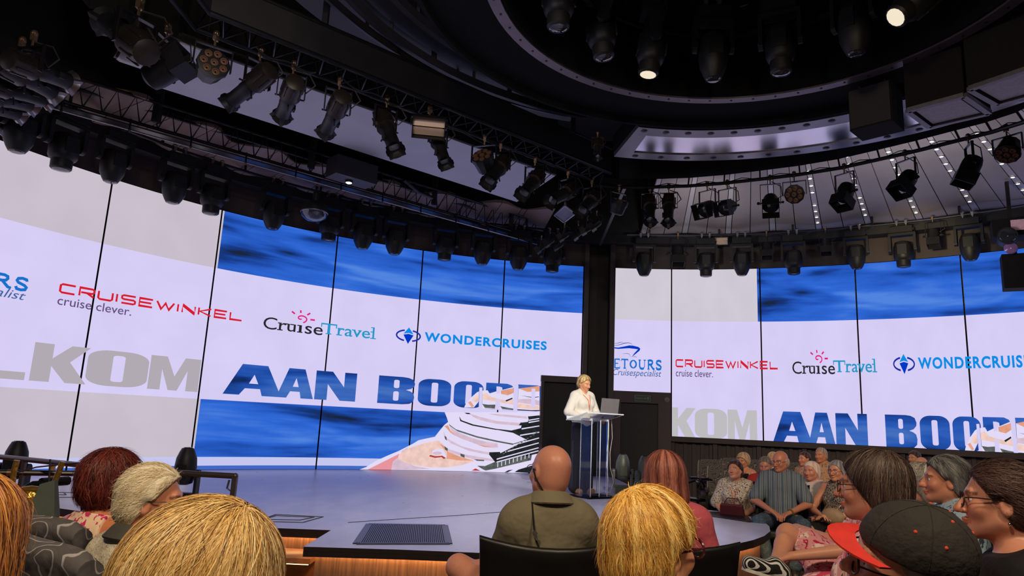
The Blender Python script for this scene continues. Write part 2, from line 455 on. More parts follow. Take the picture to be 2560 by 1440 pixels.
RED = mat('red_carpet', (178, 62, 36), .95, 0, .25, 60, bump=.3, bscale=300)
b = MB(); ps = [(-4.7, 6.75), (-3.95, 6.6), (-3.4, 6.15), (-3.2, 5.4), (-3.35, 4.4), (-4.7, 4.4)]
b.prism([(p[0], p[1]) for p in ps], 0.001, .012)
o = b.build('carpet_runner', RED); tag(o, 'orange red carpet runner on the floor beside the stage steps', 'carpet')
# ================================================================ LED SCREENS
SW = emis('screen_white', (214, 205, 244), 1.0, .03, 1.5)
SGL = emis('screen_grey', (200, 190, 203), 1.0, .03, 1.5)
SGR = emis('screen_grey_pale', (206, 201, 212), 1.0, .03, 1.5)
SKOM = emis('screen_letter_grey', (178, 170, 178)); SKOMR = emis('screen_letter_grey_pale', (190, 188, 190))
SRED = emis('screen_red', (216, 28, 48)); SBLK = emis('screen_ink', (40, 38, 44)); SCYAN = emis('screen_cyan', (36, 150, 200))
SPINK = emis('screen_pink', (228, 30, 128)); SAZ = emis('screen_azure', (12, 140, 228)); SNAVY = emis('screen_navy', (24, 46, 160))
SBLUE = emis('screen_royal', (0, 56, 196)); SSERIF = emis('screen_serif_blue', (24, 112, 205)); SPURP = emis('screen_violet', (98, 76, 128))
SITAL = emis('screen_steel_blue', (62, 98, 160))
PEACH = emis('ship_deck', (236, 200, 190), 1, .10, 8); PEACH2 = emis('ship_deck_orange', (226, 158, 130), 1, .1, 8); LILAC = emis('ship_lilac', (214, 188, 206), 1, .08, 9)
SHW = emis('ship_white', (226, 218, 246)); SHD = emis('ship_dark', (34, 38, 40), 1, .4, 9); SHG = emis('ship_olive', (88, 94, 92), 1, .3, 9); SHR = emis('ship_red', (176, 62, 60)); SHP = emis('ship_pink', (232, 148, 156))
SSTRIP = emis('screen_strip', (196, 198, 238)); SBAND = emis('screen_low_blue', (66, 104, 196))
SCREENB = mat('screen_back', (16, 16, 18), .5)

def water(name, base_z, dim=1.0):
    M = bpy.data.materials.new(name); M.use_nodes = True; nt = M.node_tree; N = nt.nodes; L = nt.links
    N.remove(N['Principled BSDF']); e = N.new('ShaderNodeEmission')
    tc = N.new('ShaderNodeTexCoord'); mp = N.new('ShaderNodeMapping'); L.new(tc.outputs['UV'], mp.inputs[0])
    mp.inputs['Scale'].default_value = (.26, 2.1, 1); mp.inputs['Location'].default_value = (base_z, 3.1, 0)
    n1 = N.new('ShaderNodeTexNoise'); n1.inputs['Scale'].default_value = 1.15; n1.inputs['Detail'].default_value = 2.5; n1.inputs['Distortion'].default_value = .7
    n2 = N.new('ShaderNodeTexNoise'); n2.inputs['Scale'].default_value = 5.0; n2.inputs['Detail'].default_value = 3
    L.new(mp.outputs[0], n1.inputs[0]); L.new(mp.outputs[0], n2.inputs[0])
    mx = N.new('ShaderNodeMath'); mx.operation = 'MULTIPLY_ADD'; mx.inputs[1].default_value = .22
    L.new(n2.outputs['Fac'], mx.inputs[0]); L.new(n1.outputs['Fac'], mx.inputs[2])
    rp = N.new('ShaderNodeValToRGB'); cr = rp.color_ramp
    cr.elements[0].position = .40; cr.elements[0].color = (*lin((26 * dim, 40 * dim, 66 * dim)), 1)
    cr.elements[1].position = .80; cr.elements[1].color = (*lin((86 * dim, 140 * dim, 236 * dim)), 1)
    for p, c in ((.455, (24, 60, 140)), (.545, (38, 92, 200)), (.66, (50, 110, 226))):
        q = cr.elements.new(p); q.color = (*lin([v * dim for v in c]), 1)
    L.new(mx.outputs[0], rp.inputs[0]); L.new(rp.outputs[0], e.inputs[0]); L.new(e.outputs[0], N['Material Output'].inputs[0])
    MATS[name] = M; return M
WATER = water('screen_water', 0.0, .94); WATER2 = water('screen_water_letters', 1.7, .80)

class Disp:
    """one LED wall; graphics are given in the wide screen's own (along, up) metres and mapped with f"""
    def __init__(s, root, f, inv, clip): s.root, s.f, s.inv, s.clip = root, f, inv, clip
    def rect_panel(s, seg, rects, mats):
        """rects: (s0,s1,z0,z1,slot) in real screen metres"""
        b = MB(); uvs = []
        for (s0, s1, z0, z1, mi) in rects:
            a0, a1 = max(s0, seg[0]), min(s1, seg[1])
            if a1 - a0 < 1e-4: continue
            n = max(1, int((a1 - a0) / .2)); vs = []
            for i in range(n + 1):
                q = a0 + (a1 - a0) * i / n; vs += [S(q, z0), S(q, z1)]; uvs += [s.inv(q, z0), s.inv(q, z1)]
            b.add(vs, [(2 * i, 2 * i + 2, 2 * i + 3, 2 * i + 1) for i in range(n)], mi)
        nfront = len(b.v)
        zs = sorted(set([r[2] for r in rects if r[1] > seg[0] and r[0] < seg[1]] + [r[3] for r in rects if r[1] > seg[0] and r[0] < seg[1]]))
        segs = s.solid(seg)
        for (a0, a1, z0, z1) in segs:
            n = max(2, int((a1 - a0) / .3)); vs = []
            for i in range(n + 1):
                q = a0 + (a1 - a0) * i / n
                vs += [S(q, z0, -.004), S(q, z0, -.09), S(q, z1, -.09), S(q, z1, -.004)]
            fs = []
            for i in range(n):
                for k in range(4): fs.append((i * 4 + k, i * 4 + (k + 1) % 4, i * 4 + 4 + (k + 1) % 4, i * 4 + 4 + k))
            fs += [(3, 2, 1, 0), tuple(n * 4 + k for k in range(4))]
            b.add(vs, fs, len(mats))
        uvs += [(0, 0)] * (len(b.v) - nfront)
        o = b.build('display_panel', list(mats) + [SCREENB], s.root, smooth=False, world=True)
        setuv(o, uvs); return o
    def solid(s, seg): return [(seg[0], seg[1], s.clip[2], s.clip[3])]
    def art(s, name, polys, m, layer=1, label=None):
        return s.art_(name, polys, m, layer, label, s.low if s.low and max(v[1] for v in polys[0][0]) < 2.3 else s.clip)
    low = None
    def art_(s, name, polys, m, layer, label, clip):
        """polys: list of polygons (with optional holes: list of loops) in layout metres"""
        b = MB(); uvs = []
        for vs, fs in polys:
            me = clip_mesh(vs, fs, s.f, clip)
            if me is None: continue
            V, Fc = me
            b.add([S(v[0], v[1], .002 + .0015 * layer) for v in V], Fc); uvs += [s.inv(v[0], v[1]) for v in V]
        if not b.f: return None
        o = b.build(name, m, s.root, smooth=False, world=True); setuv(o, uvs)
        if label: o['label'] = label
        return o

def setuv(o, uvs):
    me = o.data; ul = me.uv_layers.new(name='UVMap')
    for lp in me.loops: ul.data[lp.index].uv = uvs[lp.vertex_index]

def clip_mesh(vs, fs, f, clip):
    bm = bmesh.new(); q = [bm.verts.new((*f(*v), 0)) for v in vs]
    for fc in fs:
        try: bm.faces.new([q[i] for i in fc])
        except ValueError: pass
    s0, s1, z0, z1 = clip
    for co, no in (((s0, 0, 0), (-1, 0, 0)), ((s1, 0, 0), (1, 0, 0)), ((0, z0, 0), (0, -1, 0)), ((0, z1, 0), (0, 1, 0))):
        bmesh.ops.bisect_plane(bm, geom=bm.verts[:] + bm.edges[:] + bm.faces[:], plane_co=co, plane_no=no, clear_outer=True)
    if bm.faces:                                            # keep long shapes on the curve
        xs = [v.co.x for v in bm.verts]; x = math.ceil(min(xs) / .3) * .3
        while x < max(xs):
            bmesh.ops.bisect_plane(bm, geom=bm.verts[:] + bm.edges[:] + bm.faces[:], plane_co=(x, 0, 0), plane_no=(1, 0, 0)); x += .3
    bm.verts.index_update(); V = [(v.co.x, v.co.y) for v in bm.verts]; Fc = [tuple(v.index for v in fc.verts) for fc in bm.faces]
    for i, fc in enumerate(bm.faces):
        if fc.normal.z < 0: Fc[i] = tuple(reversed(Fc[i]))
    bm.free(); return (V, Fc) if Fc else None

def fill(loops):
    """outline with holes -> flat mesh"""
    cu = bpy.data.curves.new('outline', 'CURVE'); cu.dimensions = '2D'; cu.fill_mode = 'BOTH'
    for lp in loops:
        sp = cu.splines.new('POLY'); sp.points.add(len(lp) - 1)
        for p, q in zip(sp.points, lp): p.co = (q[0], q[1], 0, 1)
        sp.use_cyclic_u = True
    return curve_mesh(cu)

def curve_mesh(cu):
    o = bpy.data.objects.new('outline', cu); COL.objects.link(o); bpy.context.view_layer.update()
    me = o.to_mesh(); V = [(v.co.x, v.co.y) for v in me.vertices]; Fc = [tuple(p.vertices) for p in me.polygons]
    o.to_mesh_clear(); bpy.data.objects.remove(o); bpy.data.curves.remove(cu); return V, Fc

def words(text, box, bold=0.0, shear=0.0, space=1.0):
    """built-in lettering stretched to box = (s0, s1, z0, z1)"""
    cu = bpy.data.curves.new('text', 'FONT'); cu.body = text; cu.offset = bold; cu.shear = shear; cu.space_character = space; cu.fill_mode = 'FRONT'; cu.resolution_u = 4
    V, Fc = curve_mesh(cu)
    x0, x1 = min(v[0] for v in V), max(v[0] for v in V); y0, y1 = min(v[1] for v in V), max(v[1] for v in V)
    s0, s1, z0, z1 = box
    return [(s0 + (v[0] - x0) / (x1 - x0) * (s1 - s0), z0 + (v[1] - y0) / (y1 - y0) * (z1 - z0)) for v in V], Fc

def strokes(lines, w, closed=False):
    """flat ribbons along polylines; w may be (start, middle, end)"""
    out = []
    for ln in lines:
        n = len(ln); vs = []
        for i, p in enumerate(ln):
            a = ln[max(i - 1, 0)]; c = ln[min(i + 1, n - 1)]
            tx, ty = c[0] - a[0], c[1] - a[1]; l = math.hypot(tx, ty) or 1
            ww = w if not isinstance(w, tuple) else (w[0] + (w[1] - w[0]) * min(1, 2 * i / (n - 1)) if i * 2 < n - 1 else w[1] + (w[2] - w[1]) * (2 * i / (n - 1) - 1))
            if 0 < i < n - 1:
                d1 = (p[0] - a[0], p[1] - a[1]); d2 = (c[0] - p[0], c[1] - p[1])
                l1, l2 = math.hypot(*d1), math.hypot(*d2)
                cs = max(.5, math.sqrt(max(0, (1 + (d1[0] * d2[0] + d1[1] * d2[1]) / max(l1 * l2, 1e-9)) / 2))); ww = ww / cs
            nx, ny = -ty / l * ww / 2, tx / l * ww / 2
            vs += [(p[0] + nx, p[1] + ny), (p[0] - nx, p[1] - ny)]
        out.append((vs, [(2 * i, 2 * i + 1, 2 * i + 3, 2 * i + 2) for i in range(n - 1)]))
    return out

def rrect(x0, x1, y0, y1, rx, ry, n=6):
    p = []
    for cx, cy, a in ((x1 - rx, y1 - ry, 0), (x0 + rx, y1 - ry, 90), (x0 + rx, y0 + ry, 180), (x1 - rx, y0 + ry, 270)):
        for k in range(n + 1):
            t = math.radians(a + 90 * k / n); p.append((cx + rx * math.cos(t), cy + ry * math.sin(t)))
    return p

def heavy(ch, x0, x1, z0, z1):
    """poster lettering drawn in a unit box"""
    G = {'A': [[(0, 0), (.27, 0), (.36, .22), (.62, .22), (.66, 0), (1, 0), (.72, 1), (.28, 1)], [(.42, .38), (.50, .68), (.58, .38)]],
         'N': [[(0, 0), (.30, 0), (.30, .55), (.62, 0), (1, 0), (1, 1), (.70, 1), (.70, .48), (.40, 1), (0, 1)]],
         'O': [rrect(0, 1, 0, 1, .36, .24, 7), rrect(.40, .60, .13, .87, .06, .05, 3)],
         'B': [[(0, 0), (.68, 0), (.88, .03), (.98, .12), (1, .28), (.97, .42), (.88, .49), (.76, .53), (.90, .58), (.99, .68), (1, .78), (.95, .92), (.82, .98), (.66, 1), (0, 1)],
               rrect(.42, .57, .12, .46, .05, .05, 3), rrect(.42, .57, .58, .88, .05, .05, 3)],
         'R': [[(0, 0), (.42, 0), (.42, .40), (.58, .40), (.60, 0), (1, 0), (.99, .36), (.92, .47), (.80, .52), (.94, .58), (1, .70), (.99, .84), (.92, .94), (.75, 1), (0, 1)], rrect(.42, .58, .56, .86, .05, .05, 3)],
         'D': [[(0, 0), (.60, 0), (.84, .04), (.97, .16), (1, .3), (1, .7), (.97, .84), (.84, .96), (.60, 1), (0, 1)], rrect(.42, .60, .13, .87, .06, .05, 3)],
         'W': [[(.14, 0), (.42, 0), (.5, .5), (.58, 0), (.86, 0), (1, 1), (.74, 1), (.70, .5), (.62, 1), (.38, 1), (.30, .5), (.26, 1), (0, 1)]],
         'E': [[(0, 0), (1, 0), (1, .2), (.45, .2), (.45, .42), (.9, .42), (.9, .6), (.45, .6), (.45, .8), (1, .8), (1, 1), (0, 1)]],
         'L': [[(0, 0), (1, 0), (1, .2), (.45, .2), (.45, 1), (0, 1)]],
         'K': [[(0, 0), (.34, 0), (.34, .42), (.62, 0), (1, 0), (.66, .56), (1, 1), (.66, 1), (.34, .62), (.34, 1), (0, 1)]],
         'M': [[(0, 0), (.24, 0), (.24, .62), (.40, 0), (.58, 0), (.75, .62), (.75, 0), (1, 0), (1, 1), (.68, 1), (.50, .42), (.32, 1), (0, 1)]]}
    return fill([[(x0 + p[0] * (x1 - x0), z0 + p[1] * (z1 - z0)) for p in lp] for lp in G[ch]])

def wide(text, s0, s1, z0, z1, gapf=.32, w=.028):
    """wide squared capitals"""
    G = {'C': [[(1, 1), (.12, 1), (0, .86), (0, .14), (.12, 0), (1, 0)]], 'R': [[(0, 0), (0, 1), (.88, 1), (1, .88), (1, .58), (.88, .44), (.1, .44)], [(.5, .44), (1, 0)]],
         'U': [[(0, 1), (0, .14), (.12, 0), (.88, 0), (1, .14), (1, 1)]], 'I': [[(0, 0), (0, 1)]],
         'S': [[(1, 1), (.12, 1), (0, .88), (0, .62), (.12, .5), (.88, .5), (1, .38), (1, .12), (.88, 0), (0, 0)]], 'E': [[(1, 1), (0, 1), (0, 0), (1, 0)], [(0, .5), (.9, .5)]],
         'W': [[(0, 1), (.28, 0), (.5, .85), (.72, 0), (1, 1)]], 'N': [[(0, 0), (0, 1), (1, 0), (1, 1)]], 'K': [[(0, 0), (0, 1)], [(1, 1), (.08, .5), (1, 0)]], 'L': [[(0, 1), (0, 0), (1, 0)]]}
    ws = {'I': .05, 'W': 1.35}
    tot = sum(ws.get(c, 1) for c in text) + gapf * (len(text) - 1); u = (s1 - s0) / tot; x = s0; out = []
    for c in text:
        cw = ws.get(c, 1) * u
        for ln in G[c]: out += strokes([[(x + p[0] * cw, z0 + p[1] * (z1 - z0)) for p in ln]], w)
        x += cw + gapf * u
    return out

def serif_caps(text, s0, s1, z0, z1, w=.03, lower=False):
    """roman capitals: thick and thin strokes with slab feet"""
    T, t = w, w * .5; sf = .16
    G = {'E': (.8, [('T', [(.12, 0), (.12, 1)]), ('t', [(0, 0), (1, 0), (1, .2)]), ('t', [(0, 1), (.95, 1), (.95, .82)]), ('t', [(.12, .52), (.7, .52)])]),
         'T': (.95, [('T', [(.5, 0), (.5, 1)]), ('t', [(0, .8), (0, 1), (1, 1), (1, .8)]), ('t', [(.3, 0), (.7, 0)])]),
         'O': (1.05, [('o', None)]), 'C': (.95, [('c', None)]),
         'U': (1.05, [('T', [(.15, 1), (.15, .3), (.25, .08), (.5, 0), (.72, .08)]), ('t', [(.72, .08), (.82, .3), (.82, 1)]), ('t', [(0, 1), (.32, 1)]), ('t', [(.68, 1), (1, 1)])]),
         'R': (1.0, [('T', [(.15, 0), (.15, 1)]), ('T', [(.15, 1), (.5, 1), (.7, .9), (.72, .75), (.62, .58), (.4, .52), (.15, .52)]), ('T', [(.4, .52), (.8, .05), (1, 0)]), ('t', [(0, 0), (.32, 0)]), ('t', [(0, 1), (.3, 1)])]),
         'S': (.75, [('T', [(.9, .78), (.85, .93), (.5, 1), (.15, .92), (.08, .75), (.2, .6), (.75, .42), (.92, .27), (.85, .08), (.5, 0), (.15, .05), (.05, .25)])])}
    tot = sum(G[c][0] for c in text) + .22 * (len(text) - 1); u = (s1 - s0) / tot; x = s0; out = []
    for c in text:
        cw = G[c][0] * u
        for k, ln in G[c][1]:
            if k in 'oc':
                n = 24; st, en = (0, 24) if k == 'o' else (3, 21)
                pts = [(x + cw / 2 + cw / 2 * math.cos(2 * math.pi * i / n), (z0 + z1) / 2 + (z1 - z0) / 2 * math.sin(2 * math.pi * i / n)) for i in range(st, en + 1)]
                vs = []; fs = []
                for i, (px_, pz_) in enumerate(pts):
                    dx, dz = px_ - (x + cw / 2), pz_ - (z0 + z1) / 2; th = t + (T * 1.2 - t) * abs(dx) / (cw / 2)
                    l = math.hypot(dx, dz); vs += [(px_, pz_), (px_ - dx / l * th, pz_ - dz / l * th)]
                out.append((vs, [(2 * i, 2 * i + 1, 2 * i + 3, 2 * i + 2) for i in range(len(pts) - 1)]))
            else: out += strokes([[(x + p[0] * cw, z0 + p[1] * (z1 - z0)) for p in ln]], T if k == 'T' else t)
        x += cw + .22 * u
    return out

def bump_serifs(xs, z, w, h):
    return [([(x - w / 2, z), (x + w / 2, z), (x + w / 2, z + h), (x - w / 2, z + h)], [(0, 1, 2, 3)]) for x in xs]

def crop(pts):                                             # ship picture points, traced as (along, up) on the wide screen
    return [cyl_sz(880 + p[0] / 5.12, 920 + p[1] / 5.12) for p in pts]

SHIP = [   # material, layer, polygon
 (SHW, 1, [(1185, 566), (2400, 566), (2400, 1345), (90, 1345), (90, 1300), (180, 1268), (300, 1190), (480, 1110), (600, 1060), (780, 968), (850, 925), (960, 900), (1060, 880), (1130, 790), (1180, 730), (1230, 690), (1215, 640)]),
 (SHP, 2, [(195, 1302), (470, 1165), (600, 1100), (610, 1125), (520, 1200), (505, 1302)]),
 (LILAC, 2, [(500, 1300), (520, 1200), (610, 1125), (640, 1060), (720, 1010), (640, 1180), (800, 1255), (1000, 1290), (800, 1300)]),
 (PEACH, 3, [(595, 1170), (592, 1120), (640, 1075), (720, 1030), (900, 970), (1110, 925), (1180, 990), (1240, 1080), (1400, 1140), (1570, 1190), (1400, 1245), (1200, 1272), (1000, 1270), (800, 1245), (660, 1205)]),
 (PEACH2, 4, [(1110, 960), (1180, 1000), (1240, 1080), (1400, 1140), (1560, 1185), (1390, 1185), (1210, 1160), (1215, 1070), (1170, 1030)]),
 (SHR, 5, [(985, 1130), (1060, 1150), (1150, 1140), (1150, 1125), (1060, 1128), (1000, 1112)]), (SHR, 5, [(1130, 1130), (1150, 1120), (1200, 1150), (1175, 1165)]),
 (SHW, 5, [(1030, 1060), (1080, 1035), (1160, 1035), (1180, 1065), (1210, 1140), (1190, 1150), (1150, 1110), (1090, 1120), (1020, 1110)]),
 (LILAC, 6, [(1025, 1095), (1050, 1075), (1100, 1068), (1140, 1078), (1150, 1095), (1120, 1110), (1070, 1113)]),
 (SHD, 3, [(2400, 605), (2400, 1090), (1840, 1215), (1760, 1115), (1760, 1080), (1900, 1090), (2060, 1010), (2240, 920), (2060, 830), (1850, 790), (2040, 800), (2160, 770), (2170, 735), (2130, 735), (2150, 700), (2250, 690), (2260, 655), (2250, 620)]),
 (SHG, 3, [(1600, 1250), (1700, 1255), (1820, 1205), (2310, 1065), (2290, 1180), (1830, 1290), (1710, 1312), (1680, 1300)]),
 (SHD, 4, [(2080, 1332), (2130, 1300), (2330, 1240), (2330, 1345)]), (SHD, 4, [(1950, 1335), (2000, 1308), (2060, 1300), (1990, 1335)]),
 (SHR, 4, [(1530, 1312), (1580, 1285), (1645, 1316)]),
 (SHG, 4, [(1235, 715), (1330, 785), (1600, 872), (1840, 925), (2062, 968), (2245, 912), (2062, 985), (1840, 945), (1600, 892), (1350, 810), (1250, 740)]),
 (LILAC, 3, [(1245, 740), (1350, 815), (1500, 885), (1700, 940), (1860, 965), (1870, 1020), (1620, 985), (1400, 905), (1290, 850)]),
 (PEACH2, 4, [(1608, 985), (1700, 995), (1850, 1022), (1700, 1012)]), (PEACH2, 4, [(1180, 745), (1225, 730), (1260, 800), (1330, 870), (1260, 830), (1215, 775)]),
 (LILAC, 3, [(1170, 812), (1215, 900), (1400, 1000), (1560, 1045), (1755, 1080), (1755, 1112), (1500, 1062), (1260, 962), (1180, 880)]),
 (LILAC, 3, [(1500, 580), (1620, 620), (1850, 680), (2160, 705), (2130, 738), (1850, 716), (1640, 668), (1550, 625)]),
 (LILAC, 3, [(1740, 586), (1870, 588), (2230, 620), (2250, 650), (1900, 618)]),
 (LILAC, 3, [(1180, 1000), (1230, 1035), (1450, 1108), (1822, 1170), (1822, 1192), (1560, 1170), (1250, 1085)]),
 (SHD, 4, [(1370, 615), (1400, 668), (1550, 722), (1840, 778), (2040, 800), (1840, 792), (1540, 738), (1385, 680)]),
 (SHD, 4, [(1435, 572), (1500, 575), (1520, 592), (1470, 590)]),
 (SHD, 4, [(1755, 1078), (1895, 1074), (1900, 1108), (1755, 1114)]), (SHG, 4, [(1560, 1168), (1690, 1175), (1690, 1192), (1600, 1188)]),
 (SHG, 5, [(1180, 870), (1205, 880), (1215, 930), (1190, 910)]), (SHG, 5, [(1180, 1000), (1225, 1030), (1222, 1062), (1190, 1045)]), (SHG, 5, [(1385, 1095), (1440, 1110), (1440, 1150), (1390, 1130)]),
]
for yR in (640, 668, 735, 815, 888, 950, 1012, 1050):
    x0 = 2260 if yR < 700 else (2170 if yR < 760 else (2150 if yR < 840 else (2060 if yR < 900 else (1960 if yR < 990 else 1850))))
    k = .16 if yR < 840 else .27
    SHIP.append((SHW, 6, [(x0, yR + k * (2395 - x0)), (2395, yR), (2395, yR + 13), (x0, yR + k * (2395 - x0) + 16)]))
for i in range(9): SHIP.append((SHW, 6, [(1860 + i * 50, 1215 - i * 14), (1870 + i * 50, 1212 - i * 14), (1868 + i * 50, 1268 - i * 15), (1858 + i * 50, 1270 - i * 15)]))
for i in range(12): SHIP.append((SHG, 7, [(1930 + i * 38, 1090 - i * 24), (1955 + i * 38, 1084 - i * 24), (1955 + i * 38, 1098 - i * 24), (1930 + i * 38, 1104 - i * 24)]))
INLET = [   # the ship seen through the big letters
 (SHW, 1, [(1435, 505), (1450, 470), (1520, 380), (1600, 310), (1625, 300), (1620, 430), (1560, 505)]),
 (PEACH, 2, [(1530, 420), (1560, 370), (1618, 345), (1618, 430), (1580, 440)]), (PEACH2, 3, [(1482, 440), (1520, 425), (1560, 490), (1530, 500)]),
 (SHW, 1, [(1668, 290), (1735, 285), (1760, 325), (1845, 300), (1905, 285), (2065, 245), (2065, 535), (1665, 518)]),
 (PEACH, 2, [(1668, 340), (1720, 320), (1780, 370), (1850, 390), (1990, 420), (2062, 400), (2062, 470), (1665, 400)]),
 (PEACH2, 2, [(1905, 290), (2065, 258), (2065, 320), (1990, 350), (1905, 330)]), (SHG, 3, [(1665, 460), (1740, 470), (1835, 468), (1828, 520), (1700, 510)]), (SHG, 3, [(1895, 488), (2000, 510), (2070, 520), (2060, 535), (1920, 522)]),
 (SHD, 4, [(1960, 415), (2050, 380), (2055, 395), (1975, 430)]),
 (PEACH2, 1, [(2132, 262), (2300, 242), (2400, 228), (2400, 300), (2240, 305)]), (SHW, 1, [(2132, 262), (2240, 305), (2400, 300), (2400, 548), (2115, 530)]),
 (LILAC, 2, [(2118, 400), (2300, 395), (2400, 420), (2400, 480), (2118, 440)]), (PEACH, 2, [(2116, 450), (2300, 480), (2400, 490), (2400, 530), (2116, 510)]), (SHD, 3, [(2116, 528), (2300, 540), (2400, 538), (2400, 548), (2180, 540)]),
 (SHD, 3, [(2150, 350), (2320, 375), (2390, 365), (2390, 372), (2320, 385)]),
]
MASK = [    # the white gaps between and inside those letters
 [(1628, 250), (1668, 250), (1660, 520), (1620, 520)], [(1848, 235), (1898, 240), (1895, 300), (1892, 325), (1845, 330)], [(1838, 400), (1892, 405), (1888, 535), (1832, 535)],
 [(2068, 230), (2130, 230), (2112, 545), (2062, 540)], [(2297, 265), (2345, 265), (2340, 500), (2290, 500)]]

def draw(D, wide_screen):
    g = lambda p: (p, [tuple(range(len(p)))])
    grey = SKOM if wide_screen else SKOMR
    zt, zb = 2.215, 1.705
    for ch, x0, x1 in (('W', -13.9, -12.95), ('E', -12.85, -12.15), ('L', -12.05, -11.4), ('L', -10.95, -10.08), ('K', -10.02, -9.28), ('O', -9.30, -8.42), ('M', -8.40, -7.62)):
        if ch == 'L' and x0 < -11: continue
        D.art('lettering', [heavy(ch, x0, x1, zb, zt)], grey, 2)
    for ch, x0, x1 in (('A', -7.21, -6.21), ('A', -6.30, -5.64), ('N', -5.62, -4.86), ('B', -4.44, -3.73), ('O', -3.66, -3.01), ('O', -2.95, -2.36), ('R', -2.31, -1.74), ('D', -1.66, -1.02)):
        D.art('lettering', [heavy(ch, x0, x1, zb, zt)], WATER2, 2)
    lay = {}
    for m_, l_, p_ in INLET: lay.setdefault((m_.name, l_ + 2), []).append((m_, g(crop(p_))))
    for (n_, l_), it in lay.items(): D.art('ship_picture', [q[1] for q in it], it[0][0], l_)
    D.art('ship_picture', [g(crop(p_)) for p_ in MASK], SW, 8)
    if wide_screen:
        lay = {}
        for m_, l_, p_ in SHIP: lay.setdefault((m_.name, l_), []).append((m_, g(crop(p_))))
        for (n_, l_), it in lay.items(): D.art('ship_picture', [q[1] for q in it], it[0][0], l_)
    D.art('logo', wide('CRUISEWINKEL', -9.82, -7.04, 2.93, 3.045), SRED, 2, 'red lettering')
    D.art('logo', [words('cruise clever.', (-9.83, -8.79, 2.755, 2.88), .004)], SPURP, 2, 'small violet lettering')
    # the pair of slab lettered words with a spiral sun
    V1 = [words('C', (-6.66, -6.42, 2.845, 3.055), .0), words('ru', (-6.38, -6.08, 2.85, 2.985), .006), words('\u0131', (-6.02, -5.97, 2.85, 2.985), .01), words('se', (-5.91, -5.58, 2.845, 2.988), .006)]
    D.art('logo', V1 + bump_serifs([-6.36, -6.0, -6.245, -6.135], 2.85, .1, .018)[:2] + bump_serifs([-6.37, -6.25, -6.15, -6.02], 2.967, .07, .018), SBLK, 2, 'black lettering')
    V2 = [words('T', (-5.62, -5.32, 2.88, 3.075), .0), words('rave', (-5.30, -4.68, 2.88, 3.02), .006), words('l', (-4.635, -4.6, 2.88, 3.10), .01)]
    D.art('logo', V2 + bump_serifs([-5.47, -5.27, -4.617], 2.88, .11, .018) + bump_serifs([-5.27, -5.0, -4.88, -4.64], 3.0, .07, .018) + bump_serifs([-5.61, -5.33], 3.0, .02, .07) + bump_serifs([-4.64], 3.083, .06, .017), SCYAN, 2, 'cyan lettering')
    sp = [(-6.0 + (.13 - .018 * t) * math.cos(t * 1.0 - 1.2) * .95, 3.105 + (.075 - .0105 * t) * math.sin(t * 1.0 - 1.2)) for t in np.linspace(0, 6.6, 30)]
    rays = [[(-6.0 + .17 * math.cos(a) * 1.0, 3.105 + .095 * math.sin(a)), (-6.0 + .255 * math.cos(a) * 1.0, 3.105 + .145 * math.sin(a))] for a in [math.radians(q) for q in (135, 95, 52, 0)]]
    D.art('logo', strokes([sp], .024) + strokes(rays, .03), SPINK, 3, 'pink spiral sun')
    # diamond in a broken ring
    el = lambda a0, a1: [(-3.93 + .235 * math.cos(math.radians(q)), 3.01 + .105 * math.sin(math.radians(q))) for q in np.linspace(a0, a1, 22)]
    D.art('logo', strokes([el(-70, 70), el(110, 250)], .03), SNAVY, 2, 'navy ring')
    D.art('logo', [g([(-3.93, 3.17), (-3.83, 3.04), (-3.93, 3.062), (-4.03, 3.04)])], SAZ, 3); D.art('logo', [g([(-3.93, 3.045), (-3.83, 3.022), (-3.93, 2.85), (-4.03, 3.022)])], SBLUE, 3)
    D.art('logo', [words('WONDERCRUISES', (-3.61, -1.11, 2.93, 3.112), .034, 0, 1.16)], SAZ, 2, 'azure lettering')
    # travel firm with the ship's bow
    x0, x1 = -12.1, -10.24
    D.art('logo', serif_caps('CETOURS', -11.84, -10.24, 2.865, 3.02, .038), SSERIF, 2, 'blue lettering')
    D.art('logo', [words('Cruisespecialist', (-11.64, -10.24, 2.70, 2.85), 0.0, .3)], SITAL, 2, 'steel blue slanted lettering')
    a = lambda pts: [(-11.61 + p[0] / 557.0 * .82 * 1.0 - .06, 3.02 + .22 * (400 - p[1]) / 210.0 + .045) for p in pts]
    D.art('logo', [g(a([(-80, 225), (40, 242), (120, 245), (220, 225), (340, 200), (420, 203), (520, 222), (557, 250), (540, 285), (480, 330), (380, 405), (440, 330), (510, 262), (440, 255), (330, 248), (220, 258), (120, 268), (40, 262), (-80, 240)]))], SBLUE, 3, 'blue ship outline')
    D.art('logo', strokes([a([(-60, 205), (60, 212), (150, 195), (240, 165), (320, 155), (380, 170), (405, 200)])], (.004, .014, .004)) + strokes([a([(-60, 170), (60, 178), (140, 160), (190, 150), (220, 160)]), a([(210, 348), (280, 340), (340, 348), (366, 400)]), a([(410, 400), (440, 388), (475, 390), (490, 402)])], (.003, .01, .003)), SITAL, 3)

FRAMEM = mat('screen_frame', (20, 19, 21), .45, .2)
